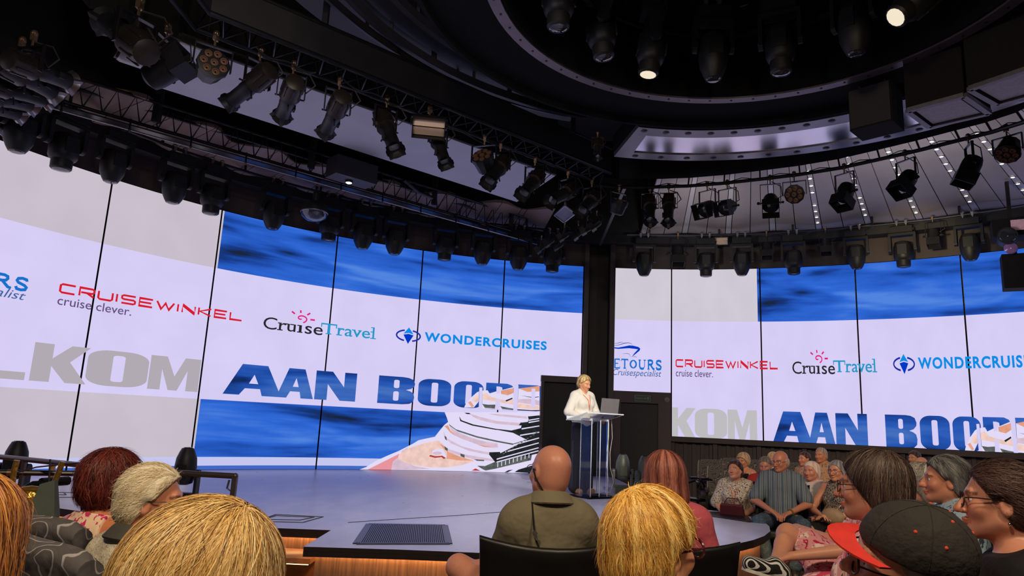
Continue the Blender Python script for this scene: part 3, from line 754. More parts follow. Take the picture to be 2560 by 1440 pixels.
# --- wide screen behind the stage
scrL = thing('led_screen', 'wide curved screen behind the stage with white band, blue water and a ship', 'screen', (CX, CY + RR, ST))
DL = Disp(scrL, lambda s, z: (s, z), lambda s, z: (s, z), (-14.6, -0.39, ST + .004, 4.72))
def solidL(seg):
    if seg[1] > -1.19: return [(seg[0], -1.19, ST + .004, 4.72), (-1.19, seg[1], 2.42, 4.72)]
    return [(seg[0], seg[1], ST + .004, 4.72)]
DL.solid = solidL
zz = [ST + .004, .565, .70, 1.60, 3.735, 4.72]
R_ = []
for (s0, s1, gr) in ((-15, -7.55, 1), (-7.55, -1.19, 0)):
    g_ = 1 if gr else 2
    R_ += [(s0, s1, zz[0], zz[1], 5), (s0, s1, zz[1], zz[2], 4), (s0, s1, zz[2], zz[3], g_), (s0, s1, zz[3], zz[4], 0), (s0, s1, zz[4], zz[5], g_)]
R_ += [(-1.19, -.3, 2.42, zz[4], 0), (-1.19, -.3, zz[4], zz[5], 2)]
SEAML = [-14.6, -12.85, -11.10, -9.352, -7.592, -5.464, -3.755, -2.052, -0.385]
for i in range(8): DL.rect_panel((SEAML[i] + .013, SEAML[i + 1] - .013), R_, [SW, SGL, WATER, SGL, SSTRIP, SBAND])
DL.low = (-14.6, -1.2, ST + .004, 4.72)
draw(DL, True)
# --- side screen
scrR = thing('led_screen', 'side screen above the right seats with the same logos, cut lower edge', 'screen', (CX + 4, CY + 8.3, 1.34))
fR = lambda s, z: (8.32 + .693 * s, 1.14 * z - .62)
iR = lambda s, z: ((s - 8.32) / .693, (z + .62) / 1.14)
DR = Disp(scrR, fR, iR, (0.275, 11.9, 1.34, 4.72))
def solidR(seg): return [(seg[0], seg[1], 2.19 if seg[1] < 1.45 else 1.34, 4.72)]
DR.solid = solidR
R_ = [(.2, 1.422, 2.19, 3.645, 0), (.2, 1.422, 3.645, 4.72, 1), (1.422, 13, 1.34, 3.645, 0), (1.422, 3.095, 3.645, 4.72, 1), (3.095, 13, 3.645, 4.72, 2)]
SEAMR = [.275, 1.422, 3.15, 4.872, 6.58, 8.30, 10.02, 11.74]
for i in range(7): DR.rect_panel((SEAMR[i] + (.013 if i else 0), SEAMR[i + 1] - .013), R_, [SW, SGR, WATER])
DR.low = (1.437, 11.9, 1.34, 4.72)
draw(DR, False)
# ================================================================ RIGGING
def rig(name, label, cat='truss', loc=(0, 0, 5)): return thing(name, label, cat, loc)

# --- ring over the audience: metal rail, black soffit, mirror-bright annulus
LAV = mat('ring_metal', (118, 108, 116), .38, .75, .1, 5)
MIRROR = mat('soffit_metal', (205, 202, 210), .2, 1.0, .04, 2, bump=.02, bscale=3)
MIRF = mat('soffit_frame', (150, 148, 156), .42, .9, .05, 4)
t = rig('ring_truss', 'round lighting ring of grey rail and black plates over the front seats', 'truss', (CX, CY, 5.05))
b = MB(); b.ring(2.13, 2.24, 5.03, 5.09, -180, 180, 4, closed=True); b.build('rail', LAV, t, world=True)
MATTE = mat('matte_black', (15, 14, 16), .9, 0, .2, 6, spec=.15)
b = MB(); b.ring(2.24, 2.82, 5.07, 5.15, -180, 180, 4, closed=True); b.build('soffit_plate', MATTE, t, world=True)
b = MB(); b.ring(2.80, 2.84, 4.99, 5.5, -180, 180, 4, closed=True); b.ring(2.1, 2.13, 5.05, 5.9, -180, 180, 4, closed=True); b.build('fascia', MATTE, t, world=True)
b = MB(); b.ring(1.72, 1.77, 5.55, 5.6, -180, 180, 4, closed=True); b.ring(1.5, 2.1, 5.88, 5.95, -180, 180, 6, closed=True)
for k in range(12): b.bar(pol(1.75, k * 30, 5.58), pol(1.75, k * 30, 5.9), .05)
b.build('inner_pipe', BLACKM, t, world=True)
b = MB()
for k in range(12):
    p = pol(2.55, k * 30 + 9, 5.15); b.bar(p, (p[0], p[1], 7.0), .06)
b.build('hanger', BLACK, t, world=True)
b = MB()
for k in range(60):
    p = Vector(pol(2.185, k * 6, 5.03)); b.cyl(p, p - Vector((0, 0, .006)), .012, n=6)
b.build('bolt', SATIN, t, world=True)

A_S = ang(atz(1562, 357, 5.0))
t = rig('soffit', 'curved bright metal soffit with round bolts under the lighting ring', 'soffit', pol(3.35, 30, 5.0))
b = MB(); b.ring(2.88, 3.10, 4.99, 5.05, A_S, 82, 1.5); b.ring(3.66, 3.86, 4.99, 5.05, A_S, 82, 1.5); b.ring(3.10, 3.66, 4.99, 5.05, A_S, A_S + 3.2, 1); b.build('border', MIRF, t, world=True)
b = MB(); b.ring(3.10, 3.66, 5.005, 5.05, A_S + 3.2, 82, 1.5); b.build('panel', MIRROR, t, world=True)
b = MB(); b.ring(2.9, 3.9, 5.06, 5.3, A_S, 82, 2); b.build('housing', MATTE, t, world=True)
k = 0
a = A_S + 2.0
while a < 80:
    for r in (2.97, 3.77):
        b = MB(); p = Vector(pol(r, a + (0 if r < 3 else 2), 4.992)); b.lathe([(.042, 0), (.042, .004), (.03, .012), (.012, .014)], p, (0, 0, -1), 12)
        b.build('bolt', GREYMET, t, world=True)
    a += 5.2

# --- curved tracks above the stage side
ARC = mat('track_grey', (60, 57, 62), .45, .4, .12, 6)
for r, z, w, a0, a1, lab in ((3.42, 5.55, .07, -82, -14, 'inner dark grey curved ceiling track beside the lighting ring'), (3.78, 5.45, .06, -82, -15, 'middle dark grey curved ceiling track beside the lighting ring'),
                             (4.15, 5.6, .035, -82, -17, 'thin outer curved ceiling track beside the lighting ring')):
    t = rig('ceiling_track', lab, 'track', pol(r, -40, z))
    b = MB(); b.ring(r, r + w, z, z + .1, a0, a1, 2); b.build('rail', ARC, t, world=True)
    for q in (-60, -40, -22):
        b = MB(); p = pol(r + w / 2, q, z); b.bar((p[0], p[1], z + .1), (p[0], p[1], 7.0), .035); b.build('hanger', BLACK, t, world=True)
t = rig('ceiling_plate', 'dark plate ring stepping down between the curved ceiling tracks', 'plate', pol(3.2, -40, 5.7))
b = MB(); b.ring(2.9, 3.4, 5.7, 5.76, -82, -12, 2); b.ring(3.5, 3.78, 5.62, 5.7, -82, -14, 2); b.ring(3.86, 4.7, 5.8, 5.86, -82, -14, 2); b.build('plates', BLACK, t, world=True)

# --- straight front truss
FA, FB = atz(492, 70, 5.02), Vector((1.1, 9.86, 5.02)); FE = atz(372, -75, 5.02); fd = (FB - FA).normalized(); fn = Vector((-fd.y, fd.x, 0))   # fn points to the stage
t = rig('lighting_truss', 'long straight black front truss carrying the profile spots', 'truss', (FA + FB) / 2)
for off, z in ((.02, 0), (-.36, 0), (.02, .36), (-.36, .36)):
    b = MB(); b.tube([FE + fn * off + Vector((0, 0, z)), FA + fn * off + Vector((0, 0, z)), FB + fn * off + Vector((0, 0, z))], .026, 8); b.build('chord', SATIN, t, world=True)
for off in (-.36,):
    b = MB(); M3 = Matrix((fd, fn, Vector((0, 0, 1)))).transposed()
    b.box((FA + FB) / 2 + fn * off + Vector((0, 0, .19)), ((FB - FA).length, .02, .33), M3); b.bar(FE + fn * off + Vector((0, 0, .19)), FA + fn * off + Vector((0, 0, .19)), .02, .33); b.build('side_plate', BLACK, t, smooth=False, world=True)
b = MB(); L_ = (FB - FA).length; n = 22
for i in range(n):
    p, q = FA + fd * (L_ * i / n), FA + fd * (L_ * (i + 1) / n)
    for off in (.02,): b.tube([p + fn * off, (p + q) / 2 + fn * off + Vector((0, 0, .36)), q + fn * off], .012, 5)
    b.tube([p + fn * .02, (p + q) / 2 - fn * .36, q + fn * .02], .012, 5)
b.build('lattice', BLACKM, t, world=True)
b = MB()
for i in range(1, 14):
    p = FA + fd * (L_ * i / 14) + fn * .05; M3 = Matrix((fd, fn, Vector((0, 0, 1)))).transposed()
    b.box(p + Vector((0, 0, .012)), (.17, .012, .045), M3)
b.build('socket_label', mat('label_grey', (150, 148, 160), .5), t, smooth=False, world=True)
for i in (3, 6.5, 9.5, 12.5):
    b = MB(); p = FA + fd * (L_ * i / 14) - fn * .17; b.bar(p + Vector((0, 0, .36)), (p.x, p.y, 7.0), .06); b.build('hanger', BLACK, t, world=True)
# --- the pipe that carries on round to the right, with its black fascia
PR = [atz(x, y, 5.0) for x, y in ((1500, 462), (1540, 468), (1620, 468), (1720, 465), (1810, 458), (1900, 448), (2000, 436), (2100, 420), (2200, 398), (2300, 375), (2400, 350), (2480, 330), (2560, 305))] + [Vector((5.9, 5.6, 5.0))]
t = rig('lighting_pipe', 'black curved pipe over the side screen carrying theatre spots', 'pipe', PR[5])
b = MB(); b.tube(PR, .026, 8); b.build('pipe', SATIN, t, world=True)
b = MB()
for i, p in enumerate(PR[:-1]):
    q = PR[i + 1]; d = Vector((CX - p.x, CY - p.y, 0)).normalized() * .18; d2 = Vector((CX - q.x, CY - q.y, 0)).normalized() * .18
    b.add([p + d + Vector((0, 0, .06)), q + d2 + Vector((0, 0, .06)), q + d2 + Vector((0, 0, .62)), p + d + Vector((0, 0, .62))], [(0, 1, 2, 3)])
    b.add([p + d * 1.15 + Vector((0, 0, .06)), q + d2 * 1.15 + Vector((0, 0, .06)), q + d2 * 1.15 + Vector((0, 0, .62)), p + d * 1.15 + Vector((0, 0, .62))], [(3, 2, 1, 0)])
b.build('fascia', BLACK, t, world=True)
b = MB()
for i, p in enumerate(PR[:-1]):
    d = Vector((CX - p.x, CY - p.y, 0)).normalized() * .18; b.bar(p, p + d + Vector((0, 0, .1)), .02); b.tube([p, (p + PR[i + 1]) / 2 + Vector((0, 0, .05)), PR[i + 1]], .006, 4)
b.build('bracket', BLACKM, t, world=True)
# --- lattice truss over the stage
LA, LB = Vector((-7.2, 6.9, 5.0)), Vector((0.46, 13.74, 5.0)); ld = (LB - LA).normalized(); ln = Vector((-ld.y, ld.x, 0)); L_ = (LB - LA).length
t = rig('lattice_truss', 'long lattice truss above the stage with a bright lower tube', 'truss', (LA + LB) / 2)
for off, z, m_ in ((0, 0, STEEL), (.05, .14, BLACKM), (-.05, .46, BLACKM), (.3, .46, BLACKM)):
    b = MB(); b.tube([LA + ln * off + Vector((0, 0, z)), LB + ln * off + Vector((0, 0, z))], .012 if m_ is STEEL else .024, 8); b.build('chord', m_, t, world=True)
b = MB(); n = 46
for i in range(n):
    p, q = LA + ld * (L_ * i / n), LA + ld * (L_ * (i + 1) / n)
    b.tube([p + ln * .05 + Vector((0, 0, .14)), (p + q) / 2 - ln * .05 + Vector((0, 0, .46)), q + ln * .05 + Vector((0, 0, .14))], .011, 5)
b.build('lattice', BLACKM, t, world=True)
b = MB(); M3 = Matrix((ld, ln, Vector((0, 0, 1)))).transposed(); b.box((LA + LB) / 2 + ln * .07 + Vector((0, 0, .07)), (L_, .14, .02), M3); b.build('cable_tray', SATIN, t, smooth=False, world=True)
for f in (.30, .52, .75, .93):
    b = MB(); p = LA + ld * (L_ * f); b.bar(p + Vector((0, 0, .2)), (p.x, p.y, 7.0), .09); b.build('hanger', BLACK, t, world=True)
for f in np.linspace(.12, .95, 12):
    b = MB(); p = LA + ld * (L_ * f); b.cyl(p + Vector((0, 0, .02)), p + Vector((0, 0, .15)), .014, n=6); b.ball(p + Vector((0, 0, .0)), .022, 8, 5); b.build('clamp', BLACKM, t, world=True)
# --- hung grey panel
GZ = 5.42
gp = [atz(x, y, GZ) for x, y in ((370, 210), (450, 108), (1388, 440), (1292, 505))]
t = rig('hanging_panel', 'long flat pale grey panel hung between the two straight trusses', 'panel', sum(gp, Vector()) / 4)
b = MB(); b.prism([(p.x, p.y) for p in gp], GZ, GZ + .05); b.build('board', mat('panel_grey', (190, 190, 200), .7, 0, .04, 2), t, smooth=False, world=True)
for i in range(4):
    b = MB(); p, q = gp[i], gp[(i + 1) % 4]; b.bar(p + Vector((0, 0, .07)), q + Vector((0, 0, .07)), .05, .1); b.build('frame_bar', BLACK, t, smooth=False, world=True)
for i in range(4):
    b = MB(); p = gp[i].lerp(sum(gp, Vector()) / 4, .1); b.bar((p.x, p.y, GZ + .05), (p.x, p.y, 7.0), .02); b.build('hanger', BLACK, t, world=True)
t = rig('track_box', 'black chain motor box beside the grey hanging panel', 'motor', atz(880, 430, 5.15))
p = atz(880, 430, 5.15); M3 = Matrix((ld, ln, Vector((0, 0, 1)))).transposed()
b = MB(); b.box(p, (.7, .35, .3), M3); b.build('case', BLACK, t, smooth=False, world=True)
b = MB(); b.tube([p + Vector((.1, .1, .1)), (p.x + .1, p.y + .1, 7.0)], .015, 6); b.build('chain', BLACKM, t, world=True)
b = MB(); q0, q1 = atz(1010, 450, 5.3), atz(1080, 495, 5.2); b.tube([q0, (q0 + q1) / 2 + Vector((0, 0, -.05)), q1], .03, 8); o = b.build('cable_chain', BLACKM); tag(o, 'ribbed black cable chain looped under the grey hanging panel', 'cable')
# dark drapes filling the void behind the grey panel
b = MB(); pts = []
for i in range(60):
    a = -80 + 70 * i / 59; pts.append(pol(6.9 + .12 * math.sin(i * 1.35), a, 5.75))
for i, p in enumerate(pts): b.v += [p, (p[0], p[1], 6.95)]
b.add([], []); b.f += [(2 * i, 2 * i + 2, 2 * i + 3, 2 * i + 1) for i in range(59)]; b.m += [0] * 59
o = b.build('drape', mat('black_drape', (16, 15, 18), .95)); tag(o, 'black gathered drape hiding the void above the stage panels', 'drape')
# --- curved pipes for the moving heads next to the screens
PZ = 5.27
for a0, a1, lab in ((-86, -3.4, 'curved black pipe along the top of the wide screen'), (2.6, 74, 'curved black pipe along the top of the side screen')):
    t = rig('lighting_pipe', lab, 'pipe', pol(8.6, (a0 + a1) / 2, PZ))
    b = MB(); b.tube([pol(8.6, a, PZ) for a in np.arange(a0, a1, 2.0)], .025, 8); b.build('pipe', BLACKM, t, world=True)
    for a in np.arange(a0 + 3, a1, 9.0): b = MB(); b.bar(pol(8.6, a, PZ + .02), pol(8.6, a, 5.5), .03); b.bar(pol(8.6, a, PZ + .02), pol(8.95, a, PZ + .1), .03); b.build('hanger', BLACK, t, world=True)

# ---------------------------------------------------------------- fixture builders: root at the clamp, light leaves along -Z of the tilting parts
FIXED = ('clamp', 'yoke', 'base', 'cable')
def aim(root, d):
    d = Vector(d).normalized(); rz = math.atan2(d.x, -d.y) if math.hypot(d.x, d.y) > .05 else 0
    q = d.to_track_quat('-Z', 'Y')
    for c in root.children:
        nm = c.name.split('.')[0]
        if nm == 'yoke' or nm == 'base': c.rotation_euler = (0, 0, rz)
        elif nm not in FIXED: c.rotation_euler = q.to_euler()
    return root

def at_pivot(o, z): o.location = (0, 0, z); return o

def clamp_mb(b, x=0, y=0, top=.05):
    b.box((x, y, -.005), (.03, .05, .06)); b.cyl((x, y, -.03), (x, y, -.1), .01, n=6); b.ball((x, y, top - .02), .03, 8, 5); return b

def make_moving_head(kind, matl=None, label='', group=None):
    m_ = matl or FIXT
    t = thing('moving_head_light', label, 'stage light', (0, 0, 0), 0, group)
    for x in (-.06, .06): clamp_mb(MB(), x).build('clamp', STEEL, t)
    b = MB(); b.box((0, 0, -.145), (.29, .22, .10)); b.box((0, 0, -.09), (.24, .17, .02)); b.box((.15, 0, -.14), (.02, .1, .04)); b.build('base', m_, t, sharp=30)
    b = MB()
    for s in (-1, 1):
        b.box((s * .162, 0, -.35), (.034, .11, .27)); b.cyl((s * .145, 0, -.47), (s * .185, 0, -.47), .05, n=12)
    b.box((0, 0, -.215), (.35, .12, .045)); b.build('yoke', m_, t, sharp=30)
    b = MB()
    if kind == 1: prof = [(.05, .14), (.10, .12), (.124, .05), (.130, -.06), (.126, -.14), (.112, -.175), (.094, -.19), (.092, -.285), (.080, -.30)]
    else: prof = [(.05, .14), (.10, .12), (.126, .04), (.130, -.08), (.120, -.18), (.092, -.255), (.070, -.30)]
    b.lathe([(r, h) for r, h in prof], (0, 0, 0), (0, 0, 1), 18); b.box((0, .105, -.02), (.12, .05, .17)); b.box((0, -.105, -.02), (.12, .05, .17))
    hd = at_pivot(b.build('head', m_, t, sharp=32), -.47)
    b = MB(); b.lathe([(.072 if kind == 1 else .062, -.301), (.05, -.312), (.01, -.316)], (0, 0, 0), (0, 0, 1), 14, cap0=False); b.build('lens', DARKGLASS, hd)
    b = MB(); b.tube([(.1, .05, -.1), (.2, .1, -.02), (.28, .1, .02), (.34, .06, .02)], .008, 5); b.build('cable', BLACK, t)
    return t

def make_profile(label='', group=None):
    t = thing('profile_spot', label, 'stage light', (0, 0, 0), 0, group)
    clamp_mb(MB()).build('clamp', BRASS, t)
    b = MB()
    for s in (-1, 1): b.box((s * .125, 0, -.20), (.008, .035, .24))
    b.box((0, 0, -.095), (.25, .035, .01)); b.build('yoke', BLACKM, t, sharp=30)
    PV = -.27
    b = MB(); b.lathe([(.05, .20), (.085, .185), (.095, .12), (.095, -.02), (.10, -.05), (.075, -.06)], (0, 0, 0), (0, 0, 1), 14)
    for k in range(8):
        a = k * math.pi / 4; b.box((.097 * math.cos(a), .097 * math.sin(a), .09), (.012, .012, .15), Matrix.Rotation(a, 3, 'Z'))
    at_pivot(b.build('lamp_housing', mat('fixture_bronze', (46, 39, 35), .42, .4, .2, 14), t, sharp=32), PV)
    b = MB(); b.lathe([(.07, -.05), (.075, -.10), (.075, -.17), (.07, -.20), (.07, -.36), (.075, -.38)], (0, 0, 0), (0, 0, 1), 14); b.box((0, 0, -.08), (.26, .012, .012)); b.box((.0, 0, -.1), (.012, .28, .012)); b.box((.08, 0, -.25), (.02, .05, .06))
    at_pivot(b.build('barrel', FIXT, t, sharp=32), PV)
    b = MB(); b.lathe([(.075, -.38), (.115, -.43), (.118, -.44)], (0, 0, 0), (0, 0, 1), 4, cap0=False, cap1=False); b.lathe([(.06, -.385), (.10, -.43)], (0, 0, 0), (0, 0, 1), 12, cap0=False, cap1=False)
    at_pivot(b.build('colour_frame', FIXT, t, sharp=32), PV)
    b = MB(); b.lathe([(.06, -.383), (.03, -.392)], (0, 0, 0), (0, 0, 1), 12, cap0=False); at_pivot(b.build('lens', DARKGLASS, t), PV)
    b = MB(); b.tube([(.02, .0, -.05), (.14, .05, -.06), (.2, .06, -.16), (.12, .06, -.24), (.05, .05, -.14)], .008, 5); b.build('cable', BLACK, t)
    return t

def make_led_par(label='', group=None):
    t = thing('led_par', label, 'stage light', (0, 0, 0), 0, group)
    clamp_mb(MB()).build('clamp', BRASS, t)
    b = MB()
    for s in (-1, 1): b.box((s * .15, 0, -.19), (.01, .03, .2))
    b.box((0, 0, -.095), (.30, .03, .01)); b.build('yoke', BLACKM, t, sharp=30)
    PV = -.27
    b = MB(); b.lathe([(.06, .16), (.10, .14), (.12, .02), (.135, -.02), (.135, -.06), (.12, -.065)], (0, 0, 0), (0, 0, 1), 10); hd = at_pivot(b.build('body', FIXT, t, sharp=30), PV)
    for k in range(8):
        r, a = (0, 0) if k == 7 else (.083, k * 2 * math.pi / 7)
        b = MB(); c = (r * math.cos(a), r * math.sin(a), -.064)
        b.lathe([(.032, 0), (.032, .012), (.022, .014), (.020, .003), (.008, .001)], c, (0, 0, -1), 10); b.build('lens', mat('amber_lens', (120, 88, 70), .25, .3, .1, 5), hd)
    return t

def make_fresnel(label='', group=None):
    t = thing('fresnel_spot', label, 'stage light', (0, 0, 0), 0, group)
    clamp_mb(MB()).build('clamp', BRASS, t)
    b = MB()
    for s in (-1, 1): b.box((s * .14, 0, -.25), (.01, .03, .32))
    b.box((0, 0, -.095), (.28, .03, .01)); b.build('yoke', BLACKM, t, sharp=30)
    PV = -.38
    b = MB(); b.lathe([(.04, .15), (.10, .12), (.115, .05), (.115, -.07), (.12, -.09), (.105, -.095)], (0, 0, 0), (0, 0, 1), 14); b.cyl((-.17, 0, 0), (.17, 0, 0), .012, n=6); b.ball((.17, 0, 0), .025, 8, 5); b.ball((-.17, 0, 0), .02, 8, 5)
    at_pivot(b.build('housing', FIXT, t, sharp=32), PV)
    b = MB(); w = .115
    for s in (-1, 1):
        b.box((s * w, 0, -.17), (.008, 2 * w, .16)); b.box((0, s * w, -.17), (2 * w, .008, .16))
    at_pivot(b.build('snoot', FIXT, t, sharp=30), PV)
    b = MB(); b.lathe([(.10, -.096), (.05, -.115), (.01, -.12)], (0, 0, 0), (0, 0, 1), 14, cap0=False); at_pivot(b.build('lens', DARKGLASS, t), PV)
    b = MB(); b.tube([(.02, .0, -.05), (.18, .05, -.1), (.2, .06, -.24), (.1, .06, -.3)], .007, 5); b.build('cable', BLACK, t)
    return t

def make_flood(label=''):
    t = thing('flood_light', label, 'stage light')
    clamp_mb(MB()).build('clamp', BRASS, t)
    b = MB()
    for s in (-1, 1): b.box((s * .19, 0, -.14), (.01, .03, .1))
    b.box((0, 0, -.095), (.38, .03, .01)); b.build('yoke', BLACKM, t, sharp=30)
    PV = -.19
    b = MB()
    for s in (-1, 1): b.box((s * .17, 0, -.02), (.01, .22, .12)); b.box((0, s * .11, -.02), (.35, .01, .12))
    b.box((0, 0, .04), (.35, .22, .01)); at_pivot(b.build('housing', FIXT, t, sharp=30), PV)
    b = MB(); b.box((0, .052, .0), (.33, .10, .006), Matrix.Rotation(.5, 3, 'X')); b.box((0, -.052, .0), (.33, .10, .006), Matrix.Rotation(-.5, 3, 'X')); at_pivot(b.build('reflector', mat('reflector_peach', (238, 206, 186), .45, .0, .08, 9, stretch=(.3, 3, 3)), t, sharp=30), PV)
    b = MB(); b.cyl((-.15, 0, -.01), (.15, 0, -.01), .007, n=6); at_pivot(b.build('bulb', BRASS, t), PV)
    return t

def towards(root_loc, pxl, L):
    """point on the ray of a pixel that lies L from the pivot, on the near-vertical side"""
    d = Vector(ray(*pxl)).normalized(); o = Vector((0, 0, EYE)); oc = o - Vector(root_loc)
    b_ = oc.dot(d); disc = b_ * b_ - (oc.dot(oc) - L * L)
    t_ = -b_ - (math.sqrt(disc) if disc > 0 else 0)
    t2 = -b_ + (math.sqrt(disc) if disc > 0 else 0)
    return o + d * t_, o + d * t2

# --- moving heads along both screens
HL = [(40, 385, 2), (150, 430, 1), (275, 460, 2), (430, 512, 2), (525, 540, 1), (680, 577, 2), (820, 607, 1), (905, 626, 2), (985, 640, 2), (1110, 655, 1), (1205, 665, 2), (1295, 678, 2), (1380, 684, 1)]
KIND = {1: 'barrel-nosed', 2: 'cone-nosed'}
proto = {}
for i, (x, y, k) in enumerate(HL):
    p = atr(x, y, 8.6); loc = (p.x, p.y, PZ); lab = '%s black moving head hanging over the wide screen, %s from its far left' % (KIND[k], ORD[i])
    sc = (PZ - p.z) / .80
    if k not in proto: proto[k] = make_moving_head(k); o = proto[k]; o.location = loc
    else: o = dup(proto[k], loc)
    tag(o, lab, 'stage light', 'moving heads along the wide screen'); o.rotation_euler = (0, 0, -math.radians(ang(p))); o.scale = (sc * 1.24, sc * 1.2, sc)
HR = [(1610, 693, 2), (1765, 695, 1), (1855, 692, 2), (1985, 690, 1), (2143, 676, 2), (2260, 672, 1), (2428, 655, 2)]
for i, (x, y, k) in enumerate(HR):
    p = atr(x, y, 8.6); lab = '%s moving head hanging over the side screen, %s from the black gap' % (KIND[k], ORD[i])
    o = dup(proto[k], (p.x, p.y, PZ), (0, 0, -math.radians(ang(p))), lab, 'moving heads along the side screen'); sc = (PZ - p.z) / .80; o.scale = (sc * 1.14, sc * 1.1, sc)
# --- moving heads inside the ring
for i, (x, y, tilt) in enumerate(((1395, 72, (.0, 0, -1)), (1510, 146, (.12, 0, -1)), (1620, 188, (-.12, 0, -1)), (1783, 199, (0, 0, -1)), (1953, 184, (0, 0, -1)), (2140, 135, (0, 0, -1)), (2238, 44, (-.75, -.1, -.7)))):
    p = atz(x, y, 4.93); lab = '%s from the left of the large moving heads inside the overhead ring' % ORD[i]
    pv = p - Vector(tilt).normalized() * .34
    k = 1 if i in (0, 1, 2, 4, 6) else 2
    o = dup(proto[k], (pv.x, pv.y, pv.z + .47 * 1.12), (0, 0, -math.radians(ang(p))), lab, 'moving heads inside the ring'); o.scale = (1.12,) * 3
    M3 = Matrix.Rotation(math.radians(ang(p)), 3, 'Z'); aim(o, M3 @ Vector(tilt))
    if i in (2, 6):
        for c in o.children:
            for g in c.children:
                g.data = g.data.copy(); g.data.materials[0] = emis('lens_glow', (255, 240, 214), 0.9)
# --- profile spots: pixel of the clamp, pixel of the lens end
def hang(src, clamp_px, end_px, z, L, label, group, scale=1.0, pv=.27, prefer=0):
    c = atz(*clamp_px, z); piv = c - Vector((0, 0, pv * scale)); a1, a2 = towards(piv, end_px, L * scale)
    d = ((a1 if prefer == 0 else a2) - piv)
    o = dup(src, c, (0, 0, 0), label, group); o.scale = (scale,) * 3; aim(o, d); return o
prof0 = make_profile('x'); par0 = make_led_par('x'); fre0 = make_fresnel('x')
PF = [((652, 132), (572, 258)), ((735, 165), (704, 292)), ((850, 205), (813, 332)), ((968, 250), (990, 378)), ((1252, 362), (1220, 458)), ((1338, 398), (1305, 487)), ((1420, 430), (1374, 505)), ((1480, 452), (1452, 530))]
for i, (c, e) in enumerate(PF):
    hang(prof0, c, e, 5.0, .44, 'black profile spot on the straight front truss, %s from the upper left' % ORD[i], 'profile spots on the front truss', 1.12, .27, 1 if i in (0, 1, 2) else 0)
PF2 = [((1625, 470), (1626, 556)), ((1672, 468), (1671, 558))]
for i, (c, e) in enumerate(PF2): hang(prof0, c, e, 5.0, .44, ('shaded' if i == 0 else 'white-rimmed') + ' profile spot on the curved pipe, %s from the black gap' % ORD[i], 'profile spots on the curved pipe', 1.0)
hang(prof0, (1098, 300), (1115, 412), 5.0, .44, 'black spot with a square snoot beside the peach flood light', 'profile spots on the front truss', 1.0)
hang(par0, (540, 92), (538, 152), 5.0, .1, 'round LED par with amber lenses at the upper left of the truss', 'LED pars', 1.15)
hang(par0, (1212, 345), (1203, 382), 5.0, .1, 'round LED par with amber lenses in the middle of the front truss', 'LED pars', 1.1)
hang(par0, (1548, 468), (1552, 494), 5.0, .1, 'round LED par at the corner where truss meets curved pipe', 'LED pars', 1.0)
hang(par0, (1985, 438), (1985, 487), 5.0, .1, 'round LED par between two fresnels on the curved pipe', 'LED pars', 1.0)
hang(par0, (2515, 322), (2516, 392), 5.0, .1, 'round LED par at the far right end of the curved pipe', 'LED pars', 1.0)
FR = [((1768, 462), (1748, 530)), ((1818, 458), (1802, 522)), ((1925, 446), (1927, 528)), ((2110, 418), (2102, 516)), ((2262, 384), (2246, 482)), ((2420, 345), (2405, 462))]
for i, (c, e) in enumerate(FR): hang(fre0, c, e, 5.0, .25, 'black fresnel with square snoot on the curved pipe, %s from the left' % ORD[i], 'fresnels on the curved pipe', .95, .38)
hang(fre0, (420, 75), (470, 142), 5.15, .25, 'black fresnel with square hood at the top left of the truss', 'fresnels', 1.2, .38)
# flood lights
fl = make_flood('peach-lit flood light hung on the front truss'); c = atz(1075, 275, 5.0); fl.location = c; fl.rotation_euler = (0, 0, math.radians(40)); fl.scale = (1.1,) * 3
d = Vector((0, 0, EYE)) - c; aim(fl, Matrix.Rotation(math.radians(-40), 3, 'Z') @ (d.normalized() + Vector((0, 0, -.25))))
f2 = dup(fl, (0, 0, 0), None, 'small peach-lit flood light above the grey part of the side screen'); p = atr(1803, 604, 8.6); f2.location = (p.x, p.y, p.z + .15); f2.rotation_euler = (0, 0, math.radians(-8)); f2.scale = (.72,) * 3
aim(f2, Matrix.Rotation(math.radians(8), 3, 'Z') @ (Vector((0, 0, EYE)) - p))
# small spots on the pipe by the side screen
BRIGHT = 0
for i, (x, y) in enumerate(((1695, 668), (1918, 650), (2066, 640), (2336, 622))):
    p = atr(x, y, 8.55); o = dup(fre0, (p.x, p.y, PZ), (0, 0, -math.radians(ang(p))), 'small black fresnel between the moving heads of the side screen, %s from the gap' % ORD[i], 'small fresnels over the side screen'); o.scale = (.72,) * 3
    o.scale = ((PZ - p.z) / .66 * 1.0,) * 3
    aim(o, (0, -.25, -1))
# cluster of small spots in the corner and at the far left
for i, (x, y, ex, ey) in enumerate(((1340, 622, 1325, 640), (1362, 605, 1347, 622), (1385, 615, 1378, 622), (1398, 590, 1388, 602), (1432, 585, 1425, 600), (1455, 572, 1446, 584), (1478, 560, 1475, 572))):
    hang(fre0, (x + 14, y - 30), (ex, ey), 4.72, .25, 'tiny square-faced spot in the corner cluster, %s from the left' % ORD[i], 'corner cluster spots', .5, .38)
for i, (c, e) in enumerate((((85, 92), (181, 208)), ((56, 108), (142, 236)), ((18, 146), (127, 252)), ((-6, 172), (84, 264)), ((-36, 190), (54, 286)), ((-58, 222), (8, 314)))):
    o = hang(prof0, c, e, 5.0, .44, 'black profile spot with silver frame in the slanting left cluster, %s from its right' % ORD[i], 'spots in the left cluster', 1.2, .27, 1)
    for ch in o.children:
        if ch.name.startswith('colour_frame'): ch.data = ch.data.copy(); ch.data.materials[0] = STEEL
hang(prof0, (350, 10), (262, 52), 5.2, .44, 'large black profile spot at the upper left pointing down left', 'profile spots', 1.5, .27, 1)
